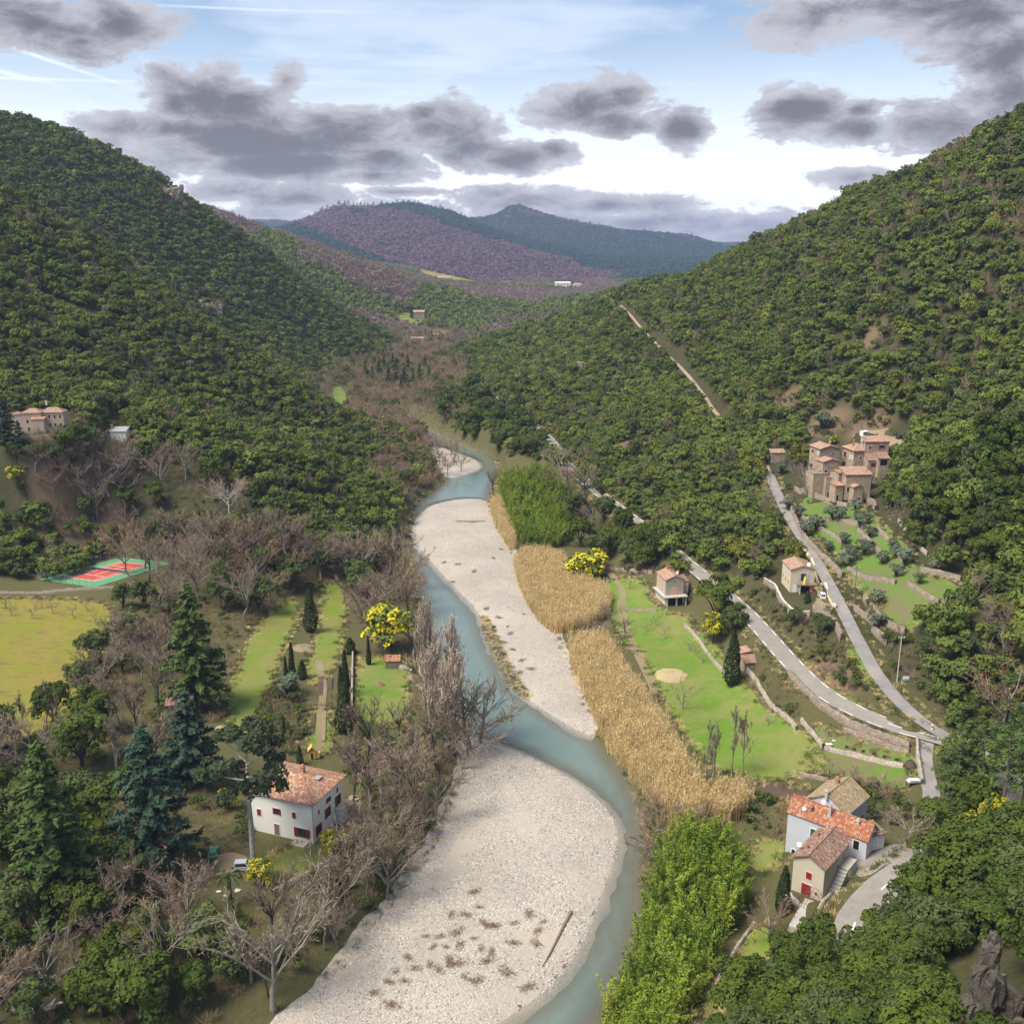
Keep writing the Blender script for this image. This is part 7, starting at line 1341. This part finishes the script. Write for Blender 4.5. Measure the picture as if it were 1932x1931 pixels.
# ------------------------------------------------------------------ small things
# tennis court
T4 = [np.array(p) for p in TEN]
def tb(u, v, z=0.0):
    p = (T4[0] * (1 - u) + T4[1] * u) * (1 - v) + (T4[3] * (1 - u) + T4[2] * u) * v; return (p[0], p[1], p[2] + z)
tg = thing('tennis_court', 'red tennis court with green surround and white lines beside the wood', 'tennis court', tb(.5, .5, 0)); TO = tb(.5, .5, 0)
def tq(nm, m, u0, u1, v0, v1, z):
    b = MB(); b.quad(*[tuple(np.array(tb(u, v, z)) - TO) for u, v in ((u0, v0), (u1, v0), (u1, v1), (u0, v1))]); return obj(nm, b.mesh(nm, m), tg)
tq('surround', plain('court_green', (.10, .26, .13), .8, .2, 1), -.42, 1.42, -.26, 1.22, .03); tq('playing_surface', plain('court_red', (.40, .075, .05), .8, .15, 1), 0, 1, 0, 1, .045)
for u0, u1, v0, v1 in [(0, .018, 0, 1), (.982, 1, 0, 1), (.125, .14, 0, 1), (.86, .875, 0, 1), (0, 1, 0, .009), (0, 1, .991, 1), (.13, .87, .23, .239), (.13, .87, .761, .77), (.493, .507, .23, .77)]: tq('court_line', PAINT, u0, u1, v0, v1, .056)
b = MB(); pa, pb_ = [np.array(tb(u, .5, 0)) - TO for u in (-.08, 1.08)]
b.quad(tuple(pa + [0, 0, .1]), tuple(pb_ + [0, 0, .1]), tuple(pb_ + [0, 0, .85]), tuple(pa + [0, 0, .85])); obj('net', b.mesh('net', plain('net_dark', (.10, .10, .10), .9)), tg)
b = MB(); b.tube([tuple(pa + [0, 0, .85]), tuple(pb_ + [0, 0, .85])], .05, 5); obj('net_band', b.mesh('net_band', PAINT), tg)
for p in (pa, pb_): b = MB(); b.tube([tuple(p), tuple(p + [0, 0, 1.0])], .06, 6); obj('net_post', b.mesh('net_post', PAINT), tg)
cor = [np.array(tb(u, v)) - TO for u, v in ((1.42, -.26), (-.42, -.26), (-.42, 1.22))]
for s_ in range(2):
    for k in range(9):
        if s_ == 1 and k == 0: continue
        p = cor[s_] + (cor[s_ + 1] - cor[s_]) * k / 8; b = MB(); b.tube([tuple(p + [0, 0, -.3]), tuple(p + [0, 0, 2.6])], .05, 5); obj('fence_post', b.mesh('fence_post', METAL), tg)
    for z in (.6, 1.2, 1.8, 2.4): b = MB(); b.tube([tuple(cor[s_] + [0, 0, z]), tuple(cor[s_ + 1] + [0, 0, z])], .018, 4); obj('fence_wire', b.mesh('fence_wire', METAL), tg)
# cars
def car(name, label, q, rz, col, L=3.3, van=False):
    t = thing(name, label, 'car', (q[0], q[1], q[2] + .05), rz); W = L * .42; H_ = L * (.44 if van else .36); pm = plain('car_paint_' + name + str(round(q[0])), col, .35, .05, 2, .5)
    z0, zm = H_ * .18, H_ * .58; sec = lambda x, w, a, b_: [(x, -w, a), (x, w, a), (x, w, b_), (x, -w, b_)]; b = MB()
    st_ = [(-L / 2, W * .46, z0 + .08, zm * .95), (-L * .46, W * .5, z0, zm), (L * .20, W * .5, z0, zm), (L * .44, W * .48, z0, zm * .86), (L / 2, W * .42, z0 + .08, zm * .72)]
    for s0, s1 in zip(st_, st_[1:]): b.hull(sec(s0[0], *s0[1:]), sec(s1[0], *s1[1:]))
    x0, x1, x2, x3 = (-L * .48, -L * .44, L * .06, L * .22) if van else (-L * .46, -L * .33, L * .05, L * .22)
    b.hull([(x0, -W * .48, zm), (x3, -W * .48, zm), (x3, W * .48, zm), (x0, W * .48, zm)], [(x1, -W * .40, H_), (x2, -W * .40, H_), (x2, W * .40, H_), (x1, W * .40, H_)]); obj('body', b.mesh('car_body', pm), t)
    dz = H_ - zm
    for s in (-1, 1):
        b = MB(); b.quad(*[(x, s * (W * (.48 - .08 * f) + .012), zm + dz * f) for x, f in ((x0 + L * .06, .12), (x3 - L * .07, .12), (x2 - L * .03, .86), (x1 + L * .05, .86))][::s]); obj('side_window', b.mesh('side_window', GLASS), t)
    for xa, xb, s in ((x0, x1, -1), (x3, x2, 1)):
        b = MB(); b.quad(*[(xa + (xb - xa) * f + s * .012, y, zm + dz * f) for y, f in ((-W * .40, .14), (W * .40, .14), (W * .35, .86), (-W * .35, .86))][::s]); obj('windscreen', b.mesh('windscreen', GLASS), t)
    for x in (-L * .30, L * .30):
        for s in (-1, 1):
            b = MB(); b.tube([(x, s * W * .36, L * .085), (x, s * W * .505, L * .085)], L * .085, 12); wh = obj('wheel', b.mesh('tyre', DARK), t); b = MB(); b.tube([(x, s * W * .505, L * .085), (x, s * W * .512, L * .085)], L * .05, 10); obj('rim', b.mesh('rim', METAL), wh)
    for s in (-1, 1):
        b = MB(); b.box(L * .485, L * .505, s * W * .36 - .1, s * W * .36 + .1, zm * .72, zm * .84); obj('headlight', b.mesh('headlight', WHITE), t); b = MB(); b.box(-L * .505, -L * .485, s * W * .40 - .07, s * W * .40 + .07, zm * .7, zm * .95); obj('tail_light', b.mesh('tail_light', RED), t)
    return t
car('parked_car', 'silver estate car parked beside the pale eucalyptus trunk', P(463, 1640), R(5), (.42, .43, .48), 3.6, True); car('parked_car', 'old green car half hidden behind bare shrubs near the farmhouse', P(403, 1612), R(100), (.10, .30, .17), 3.2)
car('parked_car', 'white off-road car with spare wheel on the forecourt of the cream house', P(1551, 1128), R(82), (.72, .73, .75), 3.3, True); car('parked_car', 'silver pick-up parked where the lane reaches the stone barn', P(1427, 855), R(190), (.5, .5, .52), 3.6)
car('parked_car', 'black car on the dirt yard above the hamlet', P(1700, 828), R(20), (.02, .02, .025), 3.6)
q = P(1630, 822); t = thing('caravan', 'white caravan standing above the hamlet', 'caravan', q, R(35), .7); b = MB(); b.box(-2.2, 2.2, -.9, .9, .4, 2.2); obj('body', b.mesh('body', WHITE), t); b = MB(); slab(b, [(-2.3, -1.0, 2.25), (2.3, -1.0, 2.25), (2.3, 1.0, 2.45), (-2.3, 1.0, 2.45)], .1); obj('roof', b.mesh('roof', WHITE), t)
for x in (-.5, .5): b = MB(); b.tube([(x, -.95, .35), (x, -.8, .35)], .32, 10); obj('wheel', b.mesh('wheel', DARK), t)
b = MB(); b.box(-1.2, .6, -.92, -.9, 1.1, 1.8); obj('window', b.mesh('window', GLASS), t)
# poles, wires
def pole(bx, by, hpx, lb, m=WOOD, arm=True, r=.12):
    q = P(bx, by); h = fit_h(q, hpx); t = thing('utility_pole', lb, 'pole', q); b = MB(); b.tube([(0, 0, -.5), (0, 0, h)], [r, r * .7], 7); obj('post', b.mesh('post', m), t)
    if arm: b = MB(); b.box(-.7, .7, -.05, .05, h - .5, h - .38); obj('crossarm', b.mesh('crossarm', m), t)
    for x in (-.55, 0, .55) if arm else (): b = MB(); b.tube([(x, 0, h - .38), (x, 0, h - .15)], .05, 6); obj('insulator', b.mesh('insulator', WHITE), t)
    return q, h
PL = [pole(1692, 1287, 86, 'pale concrete pole above the bend of the lane', CONC, True, .14), pole(1610, 1145, 76, 'dark wooden pole on the olive terraces', WOOD), pole(1545, 1046, 52, 'wooden pole beside the lane under the hamlet', WOOD), pole(1452, 928, 30, 'wooden pole where the lane meets the barn', WOOD), pole(1262, 1042, 36, 'wooden pole beside the main road near the pink shuttered house', WOOD, False)]
pole(446, 955, 26, 'pale twin mast at the edge of the left hillside oaks', CONC, True)
for (p0, h0), (p1, h1_) in zip(PL[:3], PL[1:4]):
    b = MB(); pts = []
    for k in range(9): f = k / 8; pts.append((p0[0] + (p1[0] - p0[0]) * f, p0[1] + (p1[1] - p0[1]) * f, (p0[2] + h0 - .2) * (1 - f) + (p1[2] + h1_ - .2) * f - 1.2 * math.sin(math.pi * f)))
    b.tube(pts, .02, 4); obj('power_line', b.mesh('power_line', DARK), label={0: 'sagging wire from the concrete pole to the terrace pole', 1: 'sagging wire between the terrace pole and the lane pole', 2: 'sagging wire from the lane pole to the barn pole'}[[x[0] for x in PL].index(p0)], category='wire')
q = P(1708, 1290); t = thing('road_sign', 'small white and blue sign board beside the lane bend', 'sign', q); b = MB(); b.tube([(0, 0, 0), (0, 0, 1.5)], .04, 5); obj('post', b.mesh('post', METAL), t); b = MB(); b.box(-.65, .65, -.03, .03, .9, 1.7); obj('panel', b.mesh('panel', WHITE), t); b = MB(); b.box(-.6, .6, -.045, -.032, 1.0, 1.25); obj('panel_band', b.mesh('panel_band', BLUEP), t)
q = P(1758, 1378); t = thing('bollard', 'red and white marker post on the island of the road junction', 'bollard', q); b = MB(); b.tube([(0, 0, 0), (0, 0, 1.3)], .16, 8); obj('post', b.mesh('post', WHITE), t); b = MB(); b.tube([(0, 0, .75), (0, 0, 1.05)], .168, 8); obj('red_band', b.mesh('red_band', RED), t); b = MB(); b.box(-.5, .5, -.35, .35, -.1, .12); obj('base', b.mesh('base', WHITE), t)
q = P(1722, 1478); t = thing('panel_stack', 'stack of blue and white corrugated panels on a stand beside the drive', 'panels', q, R(5))
for k in range(5): b = MB(); b.box(-1.0 + .05 * k, 1.0, -.55, .55 - .06 * k, .5 + k * .1, .56 + k * .1); obj('panel', b.mesh('panel', [WHITE, BLUEP][k % 2]), t)
for x in (-.85, .85): b = MB(); b.box(x - .08, x + .08, -.5, .5, -.2, .5); obj('trestle', b.mesh('trestle', WOOD), t)
q = P(1563, 1412); t = thing('compost_bin', 'black compost bin with white lid beside the vegetable terraces', 'bin', q); b = MB(); b.hull([(-.7, -.4, 0), (.7, -.4, 0), (.7, .4, 0), (-.7, .4, 0)], [(-.6, -.35, .95), (.6, -.35, .95), (.6, .35, .95), (-.6, .35, .95)]); obj('body', b.mesh('body', DARK), t); b = MB(); b.box(-.65, .65, -.4, .4, .96, 1.04); obj('lid', b.mesh('lid', PALEW), t)
q = P(1579, 1398); b = MB(); b.box(-.8, .8, -.35, .35, .12, .2); b.box(-.8, -.7, -.35, .35, -.1, .12); b.box(.7, .8, -.35, .35, -.1, .12); obj('cold_frame', b.mesh('cold_frame', WHITE), loc=q, rz=-.5, label='white cold frame lying on the upper vegetable terrace', category='cold frame')
for i, (a, b_) in enumerate([(1597, 1412), (1612, 1416), (1628, 1420), (1648, 1424), (1668, 1430), (1690, 1436)]):
    q = P(a, b_); obj('cabbage_bed', PSHR[0], loc=q, sc=.35, label='clump of blue-green vegetables on the lower terrace', category='vegetables', group='vegetable clumps on the lower terrace')
# raised beds, hurdle fence
for i, (pts, lb) in enumerate([([(588, 1345), (596, 1345), (592, 1385), (585, 1385)], 'raised bed of bare soil with dark frame'), ([(606, 1345), (616, 1345), (614, 1400), (608, 1400)], 'raised bed covered with pale straw'), ([(600, 1278), (610, 1278), (608, 1312), (598, 1312)], 'upper raised bed left of the garden path'), ([(620, 1280), (628, 1280), (626, 1300), (617, 1300)], 'short upper raised bed by the spire cypresses')]):
    W4 = [P(*p) for p in pts]; c = np.mean(W4, 0); t = thing('raised_bed', lb, 'garden bed', c); b = MB(); b.prism([(p[0] - c[0], p[1] - c[1]) for p in W4[::-1]], -.2, .3); obj('frame', b.mesh('frame', WOOD), t)
    b = MB(); b.prism([((p[0] - c[0]) * .9, (p[1] - c[1]) * .96) for p in W4[::-1]], .2, .36); obj('soil', b.mesh('soil', G_DIRT if i == 1 else G_SOIL), t)
t = thing('hurdle_fence', 'dark wooden rail fence across the raised bed garden', 'fence', P(580, 1330)); p0, p1 = np.array(P(580, 1330)), np.array(P(620, 1332))
for k in range(7): p = (p1 - p0) * k / 6; b = MB(); b.box(p[0] - .05, p[0] + .05, p[1] - .05, p[1] + .05, p[2] - .2, p[2] + 1.0); obj('post', b.mesh('post', WOOD), t)
for z in (.35, .65, .95):
    d = p1 - p0; b = MB(); b.tube([(0, -.06, z), (d[0], d[1] - .06, d[2] + z)], .05, 4); obj('rail', b.mesh('rail', WOOD), t)
# straw heap, mounds, garden posts, rocks
def heap(nm, lb, bx, by, rpx, hm, m, seed, cat='heap'):
    q = P(bx, by); rr = rpx * proj(*q)[2] / FPX; r = np.random.default_rng(seed); V = []; n = 22
    for j in range(6):
        f = j / 5; V += [(rr * math.cos(2 * math.pi * k / n) * (1 - f ** 1.6) * (1 + .15 * math.sin(k * 3 + seed)) + r.normal() * .06, rr * math.sin(2 * math.pi * k / n) * (1 - f ** 1.6) + r.normal() * .06, -.15 + hm * f * (1 + r.normal() * .06)) for k in range(n)]
    F = [(j * n + k, j * n + (k + 1) % n, (j + 1) * n + (k + 1) % n, (j + 1) * n + k) for j in range(5) for k in range(n)]; return obj(nm, mesh_np(nm, V, [np.array(F)], [m], True), loc=q, label=lb, category=cat)
STRAW = grass('straw', (.36, .28, .15), (.52, .42, .25), (.30, .24, .12), .5)
heap('straw_heap', 'wide heap of pale straw on the green meadow', 1266, 1272, 36, .8, STRAW, 1); heap('brush_heap', 'heap of cut brown brush on the small bright lawn', 716, 1292, 11, .9, DEB, 2); heap('brush_heap', 'mound of dry grass between the two long lawns', 570, 1222, 24, .7, G_PATH, 3); heap('manure_heap', 'dark heap beside the drive on the vegetable terrace', 1718, 1442, 12, 1.2, G_SOIL, 4)
heap('log_pile', 'tawny pile of cut logs beside the long lawn and the blue cedar', 417, 1378, 17, 1.5, STRAW, 5); heap('brush_heap', 'small pile of burnt wood on the meadow by the track', 1187, 1222, 7, .6, DEB, 6)
for i, (a, b_) in enumerate([(1393 - 63, 1252), (1398 - 57, 1250), (1345, 1252), (1350, 1254), (1325, 1250)]):
    q = P(a, b_); b = MB(); b.tube([(0, 0, -.2), (0, 0, 2.4)], .045, 5); b.tube([(0, 0, 2.4), (0, 0, 2.5)], .07, 5); obj('garden_post', b.mesh('garden_post', GREENP if 0 else plain('bright_green_post', (.06, .42, .14), .5)), loc=q, label='thin bright green post below the roadside mimosa', category='post', group='green garden posts')
for i, (a, b_, s) in enumerate([(413, 1682, .9), (426, 1690, .8), (448, 1680, 1.2)]): q = P(a, b_); obj('white_boulder', rock_mesh(700 + i, PEB[2], 2, .2), loc=(q[0], q[1], q[2] + .1), sc=(s, s * .7, s * .6), label='white boulder edging the terrace in front of the palm', category='boulder', group='white boulders by the palm')
# arched iron pergola and its paving
pg = [pz(*p, 7.0) for p in [(1553, 1702), (1532, 1740)]]; t = thing('pergola', 'rusty arched iron pergola over the paved path beside the beige house', 'pergola', pg[0]); d = np.array(pg[1]) - np.array(pg[0]); L = np.linalg.norm(d[:2]); u = d / L; nn = np.array([-u[1], u[0], 0]); zb_ = 6.75 - 7.0
for k in range(6):
    o_ = u * (L * k / 5) - nn * 1.4; b = MB(); b.tube([tuple(o_ + nn * 1.15 * math.cos(a_) + np.array([0, 0, zb_ + 1.3 + .9 * math.sin(a_)])) for a_ in np.linspace(0, math.pi, 9)], .035, 4)
    for s in (-1, 1): b.tube([tuple(o_ + nn * 1.15 * s + [0, 0, zb_ - .4]), tuple(o_ + nn * 1.15 * s + [0, 0, zb_ + 1.3])], .035, 4)
    obj('hoop', b.mesh('hoop', RUST), t)
for a_ in (.5, 1.1, 1.57, 2.0, 2.6): b = MB(); b.tube([tuple(-nn * 1.4 + nn * 1.15 * math.cos(a_) + [0, 0, zb_ + 1.3 + .9 * math.sin(a_)]), tuple(d - nn * 1.4 + nn * 1.15 * math.cos(a_) + [0, 0, zb_ + 1.3 + .9 * math.sin(a_)])], .025, 4); obj('rail', b.mesh('rail', RUST), t)
b = MB(); q0, q1 = np.array(pg[0]), np.array(pg[0]) + d
b.prism([tuple((p - np.array(pg[0]))[:2]) for p in (q0 - nn * .1, q0 - nn * 2.7, q1 - nn * 2.7 + u * 2, q1 - nn * .1 + u * 2)], zb_ - 2.5, zb_); obj('paving', b.mesh('paving', CONC), t)
# rock outcrops
def crag(nm, lb, parts, seed, lichen=True):
    """angular blocks, each the hull of a jittered box, split and stacked"""
    r = np.random.default_rng(seed); root = None
    for i, (x, y, z, sx, sy, sz, rz) in enumerate(parts):
        for j in range(7):
            ox, oy, oz = (0, 0, 0) if j == 0 else (r.uniform(-.75, .75) * sx, r.uniform(-.6, .6) * sy, r.uniform(-.9, .75) * sz); k = .8 if j == 0 else r.uniform(.32, .55)
            bm_ = bmesh.new(); pts = r.uniform(-1, 1, (26, 3)); pts = np.sign(pts) * np.abs(pts) ** .45
            for p in pts: bm_.verts.new((p[0] * sx * k, p[1] * sy * k, p[2] * sz * k))
            res = bmesh.ops.convex_hull(bm_, input=bm_.verts[:]); bmesh.ops.delete(bm_, geom=list({g for g in res['geom_interior'] if isinstance(g, bmesh.types.BMVert)}), context='VERTS')
            bmesh.ops.subdivide_edges(bm_, edges=bm_.edges[:], cuts=2, use_grid_fill=True, fractal=.6, along_normal=.4, seed=seed * 7 + i + j)
            me = bpy.data.meshes.new('crag_block'); bm_.to_mesh(me); bm_.free(); me.materials.append(CRAG)
            if root is None: root = thing(nm, lb, 'rock', (x, y, z)); o0 = (x, y, z)
            obj('rock_block', me, root, (x - o0[0] + ox, y - o0[1] + oy, z - o0[2] + oz), rz + r.uniform(-.3, .3))
def crag_b(t, bs, out):
    p = wpos(t); n = t.noise(p, 1.1, 6, .7); n2 = t.noise(p, .45, 4, .6); n3 = t.noise(p, 5, 4, .7)
    c = t.mix(t.mr(n, .3, .7), (.035, .031, .026), (.15, .13, .105)); c = t.mix(t.mr(n3, .55, .7, 0, .6), c, (.26, .23, .2)); c = t.mix(t.mr(n2, .62, .70, 0, .8), c, (.30, .17, .035))
    t.put(bs.inputs['Base Color'], c); bs.inputs['Roughness'].default_value = .95; bump(t, bs, t.m('ADD', n, t.m('MULTIPLY', n3, .4)), 1.0, .4)
CRAG = mat('dark_crag', crag_b)
c = pd(1862, 1885, 84)
crag('crag', 'dark split rock pinnacle with orange lichen rising among the near oaks', [(c[0], c[1], c[2], 1.7, 1.7, 4.2, .3), (c[0] + .3, c[1] + 1.2, c[2] + 3.4, 1.1, 1.2, 3.0, .9), (c[0] - 2.6, c[1] - .3, c[2] - 2.2, 2.0, 1.9, 3.0, .2), (c[0] + 2.4, c[1] - .2, c[2] - 1.6, 1.6, 1.7, 3.6, 1.1), (c[0] - 4.6, c[1] - .5, c[2] - 4.2, 2.0, 1.9, 2.6, .5)], 5)
def slope_crag(lb, px, py, Y, s, seed):
    q_ = pd(px, py, Y) if Y else P(px, py); z = h1(q_[0], q_[1]); crag('rock_face', lb, [(q_[0] + s * .9 * k, q_[1], z + s * .35, s * .75, s * .6, s * (.8 + .2 * (k % 2)), .4 * k) for k in (-1, 0, 1)], seed)
CRAG2 = CRAG
CRAG = stone('pale_cliff', (.20, .155, .125), (.33, .27, .22), .12)
slope_crag('pale rock face showing through the forest of the left hill', 322, 372, None, 7, 8); slope_crag('small pale rock face on the wooded ridge right of the river', 1107, 700, None, 4.5, 9); slope_crag('bare boulders on the wooded slope above the distant road', 1063, 722, None, 3.5, 10); slope_crag('grey cliff in the wooded gully of the left hill', 398, 590, None, 6, 11)
# ------------------------------------------------------------------ the air
def haze():
    b = MB(); b.box(-4600, 4600, -60, 8600, -9, 345); me = b.mesh('haze', [])
    m = bpy.data.materials.new('haze_air'); m.use_nodes = True; t = NT(m.node_tree); t.n.clear()
    v = t.new('ShaderNodeVolumePrincipled'); v.inputs['Color'].default_value = (.55, .66, .98, 1); v.inputs['Density'].default_value = .00007; v.inputs['Anisotropy'].default_value = 0.0
    t.l.new(v.outputs[0], t.new('ShaderNodeOutputMaterial').inputs['Volume']); me.materials.append(m)
    obj('haze', me, kind='stuff')
haze()
print('BUILT in', round(time.time() - T0, 1), 's;', len(SC.objects), 'objects')
